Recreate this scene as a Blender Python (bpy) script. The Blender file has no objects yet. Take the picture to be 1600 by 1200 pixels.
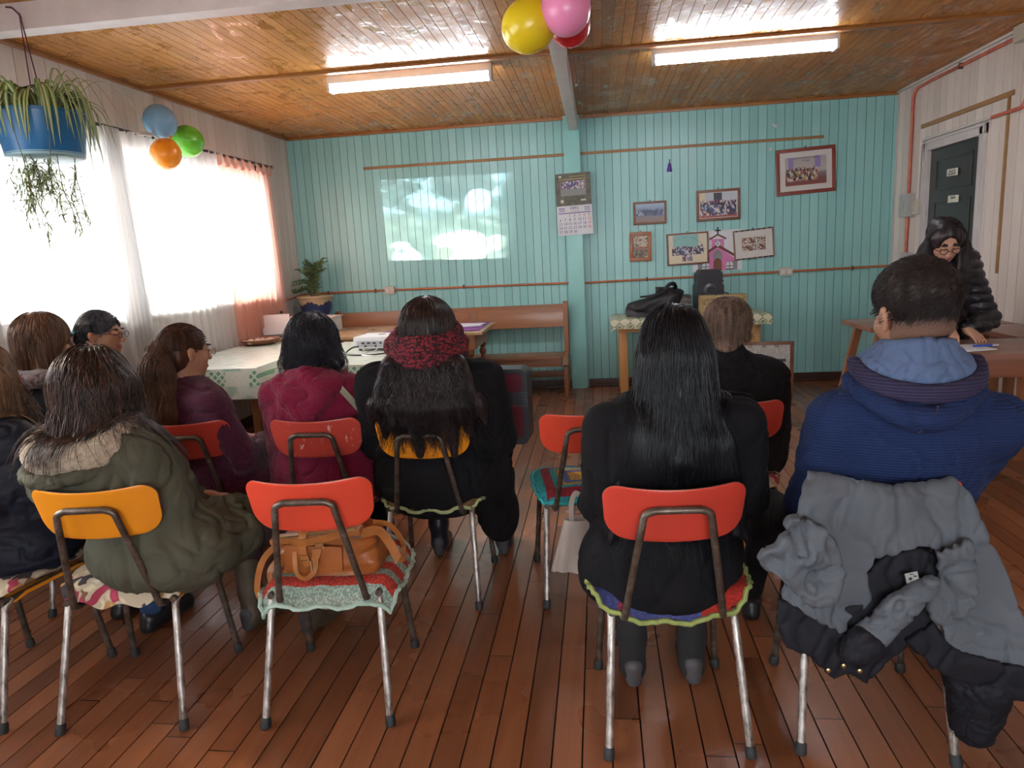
import bpy, bmesh, math, random
import numpy as np
from mathutils import Vector, Matrix, noise
from math import pi, sin, cos, radians as rad

C = bpy.context.scene.collection
S = bpy.context.scene

# ---------------------------------------------------------------- camera
F0, YAW, PITCH, ROLL, CH = 1099.2, -.129364, .184015, -.0525617, 1.42
_cy, _sy = cos(YAW), sin(YAW)
_f = Vector((_sy*cos(PITCH), _cy*cos(PITCH), -sin(PITCH)))
_r = Vector((_cy, -_sy, 0)); _u = _r.cross(_f)
_R = cos(ROLL)*_r + sin(ROLL)*_u; _U = -sin(ROLL)*_r + cos(ROLL)*_u
cam = bpy.data.cameras.new('camera'); cam_ob = bpy.data.objects.new('camera', cam); C.objects.link(cam_ob)
cam.sensor_fit = 'HORIZONTAL'; cam.sensor_width = 36; cam.lens = F0/1600*36; cam.clip_start = .05; cam.clip_end = 200
m = Matrix((_R, _U, -_f)).transposed().to_4x4(); m.translation = Vector((0, 0, CH)); cam_ob.matrix_world = m
S.camera = cam_ob

def _ray(px, py): return _f + _R*((px-800)/F0) - _U*((py-600)/F0)
def at_z(px, py, z): d = _ray(px, py); t = (z-CH)/d.z; return Vector((t*d.x, t*d.y, z))
def at_y(px, py, y): d = _ray(px, py); t = y/d.y; return Vector((t*d.x, y, CH+t*d.z))
def at_x(px, py, x): d = _ray(px, py); t = x/d.x; return Vector((x, t*d.y, CH+t*d.z))

# ---------------------------------------------------------------- world, light, exposure
XL, XR, YB, ZC, YF = -3.169, 2.799, 7.294, 2.7015, -2.2
S.view_settings.view_transform = 'Standard'; S.view_settings.look = 'None'
S.view_settings.gamma = 1; S.view_settings.use_curve_mapping = False
S.view_settings.exposure = 0.85
wd = bpy.data.worlds.new('overcast_sky'); S.world = wd; wd.use_nodes = True
wn = wd.node_tree.nodes; wl = wd.node_tree.links
bg = wn['Background']
tc = wn.new('ShaderNodeTexCoord'); sx = wn.new('ShaderNodeSeparateXYZ'); cr = wn.new('ShaderNodeValToRGB')
wl.new(tc.outputs['Generated'], sx.inputs[0]); wl.new(sx.outputs['Z'], cr.inputs[0]); wl.new(cr.outputs[0], bg.inputs[0])
cr.color_ramp.elements[0].position = 0.0; cr.color_ramp.elements[0].color = (.62, .66, .68, 1)
cr.color_ramp.elements[1].position = .35; cr.color_ramp.elements[1].color = (.86, .94, 1.0, 1)
bg.inputs[1].default_value = 10
def lamp(name, kind, loc, direction=None, **kw):
    l = bpy.data.lights.new(name, kind); o = bpy.data.objects.new(name, l); C.objects.link(o); o.location = loc
    if direction is not None: o.rotation_euler = Vector(direction).to_track_quat('-Z', 'Y').to_euler()
    for k, v in kw.items(): setattr(l, k, v)
    return o
lamp('sun', 'SUN', (-8, 8, 6), (.86, -.18, -.46), energy=3.0, angle=rad(1.5), color=(1, .86, .68))
WIN = [(3.38, 6.55, 1.13, 2.27), (-1.4, 2.55, 1.0, 2.27)]

# ---------------------------------------------------------------- materials
def lin(c):
    if isinstance(c, str):
        c = c.lstrip('#'); c = [int(c[i:i+2], 16)/255 for i in (0, 2, 4)]
        return tuple(((x+.055)/1.055)**2.4 if x > .04045 else x/12.92 for x in c)
    return tuple(c)
class Mat:
    def __init__(s, name, color=None, rough=.6, metal=0, **kw):
        s.m = bpy.data.materials.new(name); s.m.use_nodes = True; s.t = s.m.node_tree; s.n = s.t.nodes; s.l = s.t.links
        s.b = s.n['Principled BSDF']; s.out = s.n['Material Output']; s._tc = None
        if color is not None: s.b.inputs['Base Color'].default_value = (*lin(color), 1)
        s.b.inputs['Roughness'].default_value = rough; s.b.inputs['Metallic'].default_value = metal
        for k, v in kw.items(): s.b.inputs[k.replace('_', ' ')].default_value = v
    def node(s, t, **kw):
        n = s.n.new(t)
        for k, v in kw.items(): setattr(n, k, v)
        return n
    def lk(s, a, b): s.l.new(a, b); return s
    def co(s, scale=(1, 1, 1), rot=(0, 0, 0), which='Object'):
        if s._tc is None: s._tc = s.node('ShaderNodeTexCoord')
        mp = s.node('ShaderNodeMapping'); mp.inputs['Scale'].default_value = scale; mp.inputs['Rotation'].default_value = rot
        s.lk(s._tc.outputs[which], mp.inputs[0]); return mp.outputs[0]
    def noise(s, v, scale, detail=4, rough=.55, dist=0):
        n = s.node('ShaderNodeTexNoise'); n.inputs['Scale'].default_value = scale; n.inputs['Detail'].default_value = detail
        n.inputs['Roughness'].default_value = rough; n.inputs['Distortion'].default_value = dist; s.lk(v, n.inputs[0]); return n.outputs[0]
    def math(s, op, a, b=None, c=None):
        n = s.node('ShaderNodeMath', operation=op)
        for i, x in enumerate((a, b, c)):
            if x is None: continue
            if isinstance(x, (int, float)): n.inputs[i].default_value = x
            else: s.lk(x, n.inputs[i])
        return n.outputs[0]
    def ramp(s, fac, stops, interp='LINEAR'):
        r = s.node('ShaderNodeValToRGB'); r.color_ramp.interpolation = interp; e = r.color_ramp.elements
        while len(e) < len(stops): e.new(.5)
        for q, (p, c) in zip(e, stops): q.position = p; q.color = (*lin(c), 1)
        s.lk(fac, r.inputs[0]); return r.outputs[0]
    def mix(s, fac, a, b, blend='MIX'):
        n = s.node('ShaderNodeMix', data_type='RGBA', blend_type=blend)
        for i, x in ((0, fac), (6, a), (7, b)):
            if isinstance(x, (int, float)): n.inputs[i].default_value = x
            elif isinstance(x, (str, tuple, list)): n.inputs[i].default_value = (*lin(x), 1)
            else: s.lk(x, n.inputs[i])
        return n.outputs[2]
    def color(s, x): s.lk(x, s.b.inputs['Base Color']); return s
    def rough(s, x): s.lk(x, s.b.inputs['Roughness']); return s
    def bump(s, h, strength=.3, dist=.01):
        n = s.node('ShaderNodeBump'); n.inputs['Strength'].default_value = strength; n.inputs['Distance'].default_value = dist
        s.lk(h, n.inputs['Height'])
        if s.b.inputs['Normal'].is_linked: s.lk(s.b.inputs['Normal'].links[0].from_socket, n.inputs['Normal'])
        s.lk(n.outputs[0], s.b.inputs['Normal']); return s
    def sep(s, v):
        n = s.node('ShaderNodeSeparateXYZ'); s.lk(v, n.inputs[0]); return n.outputs
    def rnd(s, v):   # white noise of a scalar
        n = s.node('ShaderNodeTexWhiteNoise', noise_dimensions='1D'); s.lk(v, n.inputs['W']); return n.outputs['Value']

def plain(name, c, rough=.6, metal=0, var=.12, vs=8, bump=0, bs=60, **kw):
    M = Mat(name, c, rough, metal, **kw)
    n = M.noise(M.co(), vs); c = lin(c)
    M.color(M.ramp(n, [(.3, tuple(x*(1-var) for x in c)), (.7, tuple(min(1, x*(1+var)) for x in c))]))
    if bump: M.bump(M.noise(M.co(), bs), bump, .004)
    return M.m
def painted_boards(name, c1, c2, axis, bw, rough=.45, bleed=None):
    """paint on tongue-and-groove boards: every board a shade of its own; grain; scuffs"""
    M = Mat(name, None, rough); v = M.co(); x = M.sep(v)[axis]
    r = M.rnd(M.math('FLOOR', M.math('DIVIDE', x, bw)))
    st = M.noise(M.co((1, 1, .12) if axis != 2 else (1, .12, 1)), 30, 5)
    k = M.math('ADD', M.math('MULTIPLY', r, .55), M.math('MULTIPLY', st, .45))
    col = M.ramp(k, [(.2, c1), (.8, c2)])
    big = M.noise(v, .7, 2); col = M.mix(M.math('MULTIPLY', M.math('SUBTRACT', big, .4), .5), col, bleed or c1)
    M.color(col); M.bump(st, .12, .003); M.bump(M.noise(v, 6, 2), .06, .01)
    return M.m
def wood(name, dark, light, rough=.4, along=0, scale=9, coat=0, gloss_var=.15):
    M = Mat(name, None, rough); sc = [1, 1, 1]; sc[along] = .09
    v = M.co(tuple(sc)); n = M.noise(v, scale, 6, .6, .8); n2 = M.noise(v, scale*7, 4)
    k = M.math('ADD', M.math('MULTIPLY', n, .75), M.math('MULTIPLY', n2, .25))
    M.color(M.ramp(k, [(.28, dark), (.52, tuple((a+b)/2 for a, b in zip(lin(dark), lin(light)))), (.75, light)]))
    M.rough(M.math('ADD', M.math('MULTIPLY', M.noise(M.co(), 5), gloss_var*2), rough-gloss_var))
    M.bump(n2, .1, .002)
    if coat: M.b.inputs['Coat Weight'].default_value = coat; M.b.inputs['Coat Roughness'].default_value = .15
    return M.m

# floor: reddish-brown varnished planks running towards the back wall
PW = .086
def floor_material():
    M = Mat('worn_floor_planks', None, .3); v = M.co(); X, Y, Z = M.sep(v)[:3]
    idx = M.math('FLOOR', M.math('DIVIDE', X, PW)); r1 = M.rnd(idx)
    yy = M.math('ADD', Y, M.math('MULTIPLY', r1, 9.7)); L = 1.9
    j = M.math('FLOOR', M.math('DIVIDE', yy, L)); r2 = M.rnd(M.math('ADD', M.math('MULTIPLY', idx, 13.7), j))
    g = M.node('ShaderNodeCombineXYZ'); M.lk(M.math('MULTIPLY', X, 1), g.inputs[0]); M.lk(M.math('MULTIPLY', Y, .06), g.inputs[1]); M.lk(M.math('MULTIPLY', r2, 20), g.inputs[2])
    gr = M.noise(g.outputs[0], 22, 6, .6, .6); fine = M.noise(g.outputs[0], 120, 3)
    k = M.math('ADD', M.math('MULTIPLY', gr, .55), M.math('MULTIPLY', r2, .45))
    col = M.ramp(k, [(.2, (.10, .031, .012)), (.5, (.20, .066, .026)), (.8, (.30, .108, .045))])
    wear = M.noise(v, 1.6, 5, .65); col = M.mix(M.math('MULTIPLY', M.ramp(wear, [(.42, (0, 0, 0)), (.8, (1, 1, 1))]), .28), col, (.14, .085, .06))
    spots = M.noise(v, 26, 2); col = M.mix(M.math('MULTIPLY', M.ramp(spots, [(.74, (0, 0, 0)), (.84, (1, 1, 1))]), .22), col, (.03, .014, .01))
    jx = M.math('ABSOLUTE', M.math('SUBTRACT', M.math('MODULO', M.math('ADD', yy, 100*L), L), L/2))
    joint = M.math('GREATER_THAN', jx, L/2-.0022)
    col = M.mix(joint, col, (.012, .006, .004))
    M.color(col)
    M.rough(M.math('ADD', .19, M.math('MULTIPLY', M.noise(v, 2.2, 3, .5), .20)))
    M.bump(fine, .05, .002); M.bump(M.noise(v, 9, 3), .12, .008); M.bump(M.noise(v, 55, 3), .05, .003)
    return M.m
def ceiling_material():
    M = Mat('varnished_ceiling_boards', None, .3); v = M.co(); X = M.sep(v)[0]; bw = .062
    r = M.rnd(M.math('FLOOR', M.math('DIVIDE', X, bw)))
    g = M.node('ShaderNodeCombineXYZ'); Y = M.sep(v)[1]
    M.lk(X, g.inputs[0]); M.lk(M.math('MULTIPLY', Y, .22), g.inputs[1]); M.lk(M.math('MULTIPLY', r, 9), g.inputs[2])
    n = M.noise(g.outputs[0], 7, 6, .6, 1.5)
    k = M.math('ADD', M.math('MULTIPLY', n, .7), M.math('MULTIPLY', r, .25))
    M.color(M.ramp(k, [(.2, (.34, .125, .018)), (.5, (.49, .205, .038)), (.8, (.60, .28, .065))]))
    pt = M.noise(M.co((1, .6, 1)), 5.5, 6, .72, 1.2); M.rough(M.sep(M.ramp(pt, [(.44, (.50, .50, .50)), (.53, (.36, .36, .36)), (.60, (.13, .13, .13))]))[0])
    M.b.inputs['Specular IOR Level'].default_value = .38
    M.bump(M.noise(v, 9, 4, .6, .8), .38, .014); M.bump(n, .1, .004)
    return M.m

m_teal = painted_boards('teal_painted_boards', (.225, .47, .455), (.29, .56, .54), 0, .0815, .32, (.31, .51, .49))
m_cream = painted_boards('cream_painted_boards', (.55, .475, .43), (.69, .615, .565), 1, .115, .4)
m_cream_x = painted_boards('cream_painted_boards_front', (.55, .475, .43), (.69, .615, .565), 0, .115, .4)
m_gap = plain('dark_board_gap', (.02, .028, .026), .9)
m_gapf = plain('dark_floor_gap', (.008, .005, .004), .8)
m_gapc = plain('dark_ceiling_gap', (.15, .06, .018), .7)
m_floor = floor_material(); m_ceil = ceiling_material()
m_base = plain('dark_brown_skirting_paint', (.05, .022, .016), .35, var=.3)
m_white = plain('off_white_paint', (.60, .56, .54), .45, var=.06, bump=.15)
m_beam = plain('pale_beam_paint', (.58, .50, .48), .5, var=.08, bump=.2)
m_trimw = wood('ochre_batten_wood', (.23, .115, .04), (.36, .2, .08), .5, 0)
m_trimc = wood('ceiling_batten_wood', (.24, .085, .02), (.40, .165, .05), .35, 0)

# ---------------------------------------------------------------- mesh toolkit
MX = {}
def setp(o, label=None, cat=None, group=None, kind=None):
    if label: o['label'] = label
    if cat: o['category'] = cat
    if group: o['group'] = group
    if kind: o['kind'] = kind
    return o
def empty(name, loc, rz=0, label=None, cat=None, group=None, kind=None):
    o = bpy.data.objects.new(name, None); C.objects.link(o); o.location = loc; o.rotation_euler = (0, 0, rz); o.empty_display_size = .1
    MX[o.name] = Matrix.Translation(loc) @ Matrix.Rotation(rz, 4, 'Z')
    return setp(o, label, cat, group, kind)
def spline(pts, n=8):
    """Catmull-Rom through pts"""
    P = [Vector(p) for p in pts]; P = [P[0]*2-P[1]] + P + [P[-1]*2-P[-2]]; out = []
    for i in range(1, len(P)-2):
        for k in range(n):
            t = k/n; a, b, c, d = P[i-1:i+3]
            out.append(.5*((2*b)+(c-a)*t+(2*a-5*b+4*c-d)*t*t+(3*b-3*c+d-a)*t*t*t))
    return out + [P[-2]]
class MB:
    def __init__(s): s.v = []; s.f = []; s.mi = []; s.cur = 0
    def add(s, vs, fs, mi=None):
        o = len(s.v); s.v += [tuple(v) for v in vs]; s.f += [tuple(o+i for i in f) for f in fs]
        s.mi += [s.cur if mi is None else mi]*len(fs); return s
    def box(s, c, d, rot=None, bev=0, mi=None, taper=None):
        b = bmesh.new(); bmesh.ops.create_cube(b, size=1)
        for v in b.verts:
            k = 1
            if taper and v.co.z > 0: v.co.x *= taper; v.co.y *= taper
            v.co = Vector((v.co.x*d[0], v.co.y*d[1], v.co.z*d[2]))
        if bev: bmesh.ops.bevel(b, geom=b.edges[:], offset=min(bev, min(d)*.45), segments=2, affect='EDGES', profile=.7)
        b.verts.ensure_lookup_table()
        for i, v in enumerate(b.verts): v.index = i
        M_ = rot if rot is not None else Matrix.Identity(3)
        if isinstance(M_, (int, float)): M_ = Matrix.Rotation(M_, 3, 'Z')
        s.add([M_ @ v.co + Vector(c) for v in b.verts], [[v.index for v in f.verts] for f in b.faces], mi); b.free(); return s
    def bb(s, x0, x1, y0, y1, z0, z1, bev=0, mi=None):
        return s.box(((x0+x1)/2, (y0+y1)/2, (z0+z1)/2), (abs(x1-x0), abs(y1-y0), abs(z1-z0)), None, bev, mi)
    def tube(s, pts, r, n=10, cap=True, mi=None, closed=False, flat=1):
        P = [Vector(p) for p in pts]; m_ = len(P); R = r if hasattr(r, '__len__') else [r]*m_
        vs, fs = [], []; up = None
        for i, p in enumerate(P):
            if closed: t = (P[(i+1) % m_]-P[i-1])
            else: t = (P[min(i+1, m_-1)]-P[max(i-1, 0)])
            if t.length < 1e-9: t = Vector((0, 0, 1))
            t.normalize()
            if up is None: up = t.orthogonal().normalized() if abs(t.z) > .95 else Vector((0, 0, 1))
            a = (up - t*up.dot(t)); a = a.normalized() if a.length > 1e-6 else t.orthogonal().normalized(); up = a; b = t.cross(a)
            for k in range(n): th = 2*pi*k/n; vs.append(p + (a*cos(th)*flat + b*sin(th))*R[i])
        for i in range(m_ if closed else m_-1):
            j = (i+1) % m_
            for k in range(n): fs.append((i*n+k, i*n+(k+1) % n, j*n+(k+1) % n, j*n+k))
        if cap and not closed: fs += [tuple(range(n-1, -1, -1)), tuple((m_-1)*n+k for k in range(n))]
        return s.add(vs, fs, mi)
    def cyl(s, a, b, r, r2=None, n=16, mi=None): return s.tube([a, b], [r, r if r2 is None else r2], n, True, mi)
    def lathe(s, prof, c=(0, 0, 0), n=28, mi=None, rot=None, sy=1):
        vs, fs = [], []; M_ = rot or Matrix.Identity(3)
        for r, z in prof:
            for k in range(n): vs.append(M_ @ Vector((r*cos(2*pi*k/n), sy*r*sin(2*pi*k/n), z)) + Vector(c))
        for i in range(len(prof)-1):
            for k in range(n): fs.append((i*n+k, i*n+(k+1) % n, (i+1)*n+(k+1) % n, (i+1)*n+k))
        if prof[0][0] > 1e-5: fs.append(tuple(range(n-1, -1, -1)))
        if prof[-1][0] > 1e-5: fs.append(tuple((len(prof)-1)*n+k for k in range(n)))
        return s.add(vs, fs, mi)
    def prism(s, poly, h, axis='y', at=0, mi=None):
        """polygon in the plane across `axis`, thickness h from `at`"""
        def p3(a, b, d): return {'y': (a, d, b), 'z': (a, b, d), 'x': (d, a, b)}[axis]
        n = len(poly); vs = [p3(a, b, at) for a, b in poly] + [p3(a, b, at+h) for a, b in poly]
        fs = [tuple(range(n)), tuple(range(2*n-1, n-1, -1))] + [(i, i+n, (i+1) % n+n, (i+1) % n) for i in range(n)]
        return s.add(vs, fs, mi)
    def grid(s, fn, nu, nv, mi=None, thick=0):
        P = [[Vector(fn(i/nu, j/nv)) for j in range(nv+1)] for i in range(nu+1)]
        vs = [p for row in P for p in row]; w = nv+1
        fs = [(i*w+j, (i+1)*w+j, (i+1)*w+j+1, i*w+j+1) for i in range(nu) for j in range(nv)]
        if thick:
            N = [[None]*(nv+1) for _ in range(nu+1)]
            for i in range(nu+1):
                for j in range(nv+1):
                    a = P[min(i+1, nu)][j]-P[max(i-1, 0)][j]; b = P[i][min(j+1, nv)]-P[i][max(j-1, 0)]; n_ = a.cross(b); N[i][j] = n_.normalized() if n_.length > 1e-12 else Vector((0, 0, 1))
            k = len(vs); vs += [P[i][j]-N[i][j]*thick for i in range(nu+1) for j in range(nv+1)]
            fs += [tuple(k+q for q in reversed(f)) for f in fs]
            ed = [i*w for i in range(nu+1)] + [nu*w+j for j in range(1, nv+1)] + [i*w+nv for i in range(nu-1, -1, -1)] + [j for j in range(nv-1, 0, -1)]
            for q in range(len(ed)): a, b = ed[q], ed[(q+1) % len(ed)]; fs.append((b, a, a+k, b+k))
        return s.add(vs, fs, mi)
    def build(s, name, mats, parent=None, world=False, origin=None, smooth=True, **tags):
        me = bpy.data.meshes.new(name)
        V = np.array(s.v, dtype=float).reshape(-1, 3)
        if parent is not None and world:
            Mi = np.array(MX[parent.name].inverted()); V = V @ Mi[:3, :3].T + Mi[:3, 3]
        if origin is not None: V = V - np.array(origin)
        me.from_pydata(V.tolist(), [], s.f)
        for m_ in (mats if isinstance(mats, (list, tuple)) else [mats]): me.materials.append(m_)
        me.polygons.foreach_set('material_index', s.mi)
        me.polygons.foreach_set('use_smooth', [bool(smooth)]*len(s.f)); me.update()
        b = bmesh.new(); b.from_mesh(me); bmesh.ops.recalc_face_normals(b, faces=b.faces)
        if smooth:
            for e in b.edges:
                if len(e.link_faces) == 2 and e.calc_face_angle(0) > rad(smooth if smooth is not True else 38): e.smooth = False
        b.to_mesh(me); b.free()
        o = bpy.data.objects.new(name, me); C.objects.link(o)
        if origin is not None: o.location = origin
        if parent is not None: o.parent = parent
        MX[o.name] = (MX[parent.name] if parent is not None else Matrix.Identity(4)) @ Matrix.Translation(origin or (0, 0, 0))
        return setp(o, **tags)
def copy_tree(o, parent=None, kids=None):
    if kids is None:
        kids = {}
        for q in C.objects:
            if q.parent: kids.setdefault(q.parent.name, []).append(q)
    c = o.copy(); C.objects.link(c); c.parent = parent
    for ch in kids.get(o.name, []): copy_tree(ch, c, kids)
    return c
def text_mesh(mb, body, size, place, mi=0, align='CENTER', ext=.0006):
    """lettering as thin raised mesh; place(x, y, z)->world"""
    cu = bpy.data.curves.new('t', 'FONT'); cu.body = body; cu.size = size; cu.extrude = ext; cu.align_x = align; cu.resolution_u = 2
    o = bpy.data.objects.new('t', cu); me = bpy.data.meshes.new_from_object(o)
    mb.add([place(*v.co) for v in me.vertices], [tuple(p.vertices) for p in me.polygons], mi)
    bpy.data.objects.remove(o); bpy.data.curves.remove(cu); bpy.data.meshes.remove(me)

# ---------------------------------------------------------------- the room
def boards(mb, a0, a1, bw, gap, depth, place, holes=(), b0=0, b1=1, gap_mi=1):
    """boards from a0 to a1 side by side with open grooves between; place(a, b, d): d<0 is into the wall"""
    n0 = math.floor(a0/bw); a = n0*bw
    while a < a1:
        s0, s1 = max(a+gap/2, a0), min(a+bw-gap/2, a1)
        segs = [(b0, b1)]
        for (h0, h1, z0, z1) in holes:
            if s1 > h0+1e-4 and s0 < h1-1e-4: segs = [q for (p0, p1) in segs for q in ((p0, min(p1, z0)), (max(p0, z1), p1)) if q[1]-q[0] > 1e-4]
        for (p0, p1) in segs:
            if s1 > s0:
                mb.add([place(s0, p0, 0), place(s1, p0, 0), place(s1, p1, 0), place(s0, p1, 0)], [(0, 1, 2, 3)], 0)
                mb.add([place(s0, p0, 0), place(s0, p1, 0), place(s0, p1, -depth), place(s0, p0, -depth)], [(0, 1, 2, 3)], 0)
                mb.add([place(s1, p0, 0), place(s1, p1, 0), place(s1, p1, -depth), place(s1, p0, -depth)], [(3, 2, 1, 0)], 0)
            q0, q1 = max(a-gap/2, a0), min(a+gap/2, a1)
            if q1 > q0: mb.add([place(q0, p0, -depth), place(q1, p0, -depth), place(q1, p1, -depth), place(q0, p1, -depth)], [(0, 1, 2, 3)], gap_mi)
        a += bw
def solid_back(mb, x0, x1, y0, y1, z0, z1): mb.bb(x0, x1, y0, y1, z0, z1, mi=0)
f = MB(); boards(f, XL, XR, PW, .005, .007, lambda a, b, d: (a, b, d), b0=YF, b1=YB); f.bb(XL-.13, XR+.13, YF-.13, YB+.12, -.12, -.008); f.build('floor', [m_floor, m_gapf], kind='structure', smooth=False)
f = MB(); boards(f, XL, XR, .062, .0032, .005, lambda a, b, d: (a, b, ZC-d), b0=YF, b1=YB); f.bb(XL, XR, YF, YB, ZC+.009, ZC+.1); f.build('ceiling', [m_ceil, m_gapc], kind='structure', smooth=False)
f = MB(); boards(f, XL, XR, .0815, .0042, .007, lambda a, b, d: (a, YB-d, b), b0=0, b1=ZC); f.bb(XL, XR, YB+.009, YB+.12, 0, ZC); f.build('wall_back', [m_teal, m_gap], kind='structure', smooth=False)
holesL = [(y0, y1, z0, z1) for y0, y1, z0, z1 in WIN]
f = MB(); boards(f, YF, YB, .115, .005, .007, lambda a, b, d: (XL+d, a, b), holesL, 0, ZC)
def wall_with_holes(mb, a0, a1, holes, box):
    cuts = sorted(holes); p = a0
    for (h0, h1, z0, z1) in cuts:
        box(p, h0, 0, ZC); box(h0, h1, 0, z0); box(h0, h1, z1, ZC); p = h1
    box(p, a1, 0, ZC)
wall_with_holes(f, YF, YB, holesL, lambda a, b, z0, z1: f.bb(XL-.13, XL-.009, a, b, z0, z1))
f.build('wall_left', [m_cream, m_gap], kind='structure', smooth=False)
f = MB(); boards(f, YF, YB, .115, .004, .006, lambda a, b, d: (XR-d, a, b), [(5.75, 6.58, 0, 2.085)], 0, ZC)
wall_with_holes(f, YF, YB, [(5.75, 6.58, 0, 2.085)], lambda a, b, z0, z1: f.bb(XR+.009, XR+.13, a, b, z0, z1))
m_gapl = plain('grey_board_gap', (.16, .13, .115), .8)
f.build('wall_right', [m_cream, m_gapl], kind='structure', smooth=False)
f = MB(); fh = [(-.9, 1.7, .95, 2.25)]; boards(f, XL, XR, .115, .005, .007, lambda a, b, d: (a, YF+d, b), fh, 0, ZC)
wall_with_holes(f, XL, XR, fh, lambda a, b, z0, z1: f.bb(a, b, YF-.13, YF-.009, z0, z1))
f.build('wall_front', [m_cream_x, m_gap], kind='structure', smooth=False)
# skirting
f = MB(); f.bb(XL, -.315, YB-.022, YB, 0, .085, .004); f.bb(-.13, XR, YB-.022, YB, 0, .085, .004); f.bb(XL, -.315, YB-.04, YB-.02, 0, .02, .004); f.bb(-.13, XR, YB-.04, YB-.02, 0, .02, .004); f.build('baseboard_back', m_base, kind='structure')
f = MB(); f.bb(XR-.022, XR, YF, 5.68, 0, .10, .004); f.bb(XR-.04, XR-.02, YF, 5.68, 0, .02, .004); f.bb(XR-.022, XR, 6.65, YB-.04, 0, .10, .004); f.build('baseboard_right', m_base, kind='structure')
f = MB(); f.bb(XL, XL+.022, YF, YB-.04, 0, .10, .004); f.build('baseboard_left', m_base, kind='structure')
# ceiling edge moulding and cross battens
f = MB(); f.bb(XL, XR, YB-.03, YB, ZC-.028, ZC, .006); f.build('trim_1', m_trimc, kind='structure')
f = MB(); f.bb(XL, XL+.03, YF, YB-.03, ZC-.028, ZC, .006); f.build('trim_2', m_trimc, kind='structure')
f = MB(); f.bb(XR-.022, XR, YF, YB-.03, ZC-.02, ZC, .006); f.build('trim_3', m_white, kind='structure')
f = MB(); f.bb(XL+.03, -.245, 4.90, 4.95, ZC-.022, ZC, .005); f.build('trim_4', m_trimc, kind='structure')
f = MB(); f.bb(-.165, XR-.022, 4.95, 5.0, ZC-.022, ZC, .005); f.build('trim_5', m_trimc, kind='structure')
# beams and post
f = MB(); f.bb(-.248, -.163, 3.4, YB-.10, 2.562, ZC, .005); f.build('trim_6', m_white, kind='structure', label='pale painted ceiling beam running to the post')
f = MB(); f.bb(XL, XR, 3.292, 3.392, 2.58, ZC, .006); f.build('trim_7', m_beam, kind='structure', label='pale painted beam across the room above the hanging plant')
m_post = plain('teal_post_paint', (.25, .53, .51), .32, var=.1, vs=3, bump=.1)
f = MB(); f.bb(-.305, -.148, YB-.085, YB-.006, 0, ZC, .005); f.build('trim_8', m_post, kind='structure', label='teal painted square post against the back wall')
# ochre battens nailed on the walls
f = MB(); f.bb(at_y(568, 263, YB).x, -.305, YB-.014, YB, 2.335, 2.362, .003); f.build('trim_9', m_trimw, kind='structure')
f = MB(); f.bb(-.148, at_y(1287, 214, YB).x, YB-.014, YB, 2.335, 2.362, .003); f.build('trim_10', m_trimw, kind='structure')
m_trimy = wood('ochre_batten_wood_side', (.23, .115, .04), (.36, .2, .08), .5, 1)
f = MB(); f.bb(XR-.014, XR, 5.36, 6.74, 2.285, 2.32, .003); f.build('trim_11', m_trimy, kind='structure')
f = MB(); f.bb(XR-.012, XR, 5.40, 5.427, 1.10, 2.285, .003); f.build('trim_12', m_trimy, kind='structure')

# window glass, frames, sill
M = Mat('window_glass'); tr = M.node('ShaderNodeBsdfTransparent'); gl = M.node('ShaderNodeBsdfGlossy'); gl.inputs['Roughness'].default_value = .02
fr = M.node('ShaderNodeFresnel'); fr.inputs[0].default_value = 1.3; mx = M.node('ShaderNodeMixShader')
M.lk(fr.outputs[0], mx.inputs[0]); M.lk(tr.outputs[0], mx.inputs[1]); M.lk(gl.outputs[0], mx.inputs[2]); M.lk(mx.outputs[0], M.out.inputs[0]); m_glass = M.m
for i, (y0, y1, z0, z1) in enumerate(WIN):
    w = empty('window_%d' % (i+1), (XL-.06, (y0+y1)/2, z0), kind='structure')
    f = MB(); nm = 3 if i == 0 else 3
    for a, b in ((y0, y0+.05), (y1-.05, y1)): f.bb(XL-.1, XL-.03, a, b, z0, z1, .004)
    for a, b in ((z0, z0+.05), (z1-.05, z1)): f.bb(XL-.1, XL-.03, y0, y1, a, b, .004)
    for k in range(1, nm):
        yy = y0+(y1-y0)*k/nm; f.bb(XL-.1, XL-.03, yy-.03, yy+.03, z0, z1, .004)
    f.build('window_frame', m_white, w, world=True)
    f = MB(); f.bb(XL-.068, XL-.062, y0+.04, y1-.04, z0+.04, z1-.04); f.build('pane', m_glass, w, world=True)
    f = MB(); f.bb(XL-.03, XL+.06, y0-.05, y1+.05, z0-.03, z0, .006); f.build('window_sill', m_white, w, world=True)
w = empty('window_3', (.4, YF-.06, .95), kind='structure'); f = MB()
for a, b in ((-.9, -.85), (1.65, 1.7), (.37, .43)): f.bb(a, b, YF-.1, YF-.03, .95, 2.25, .004)
for a, b in ((.95, 1.0), (2.2, 2.25)): f.bb(-.9, 1.7, YF-.1, YF-.03, a, b, .004)
f.build('window_frame', m_white, w, world=True); f = MB(); f.bb(-.86, 1.66, YF-.068, YF-.062, .99, 2.21); f.build('pane', m_glass, w, world=True)

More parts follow.
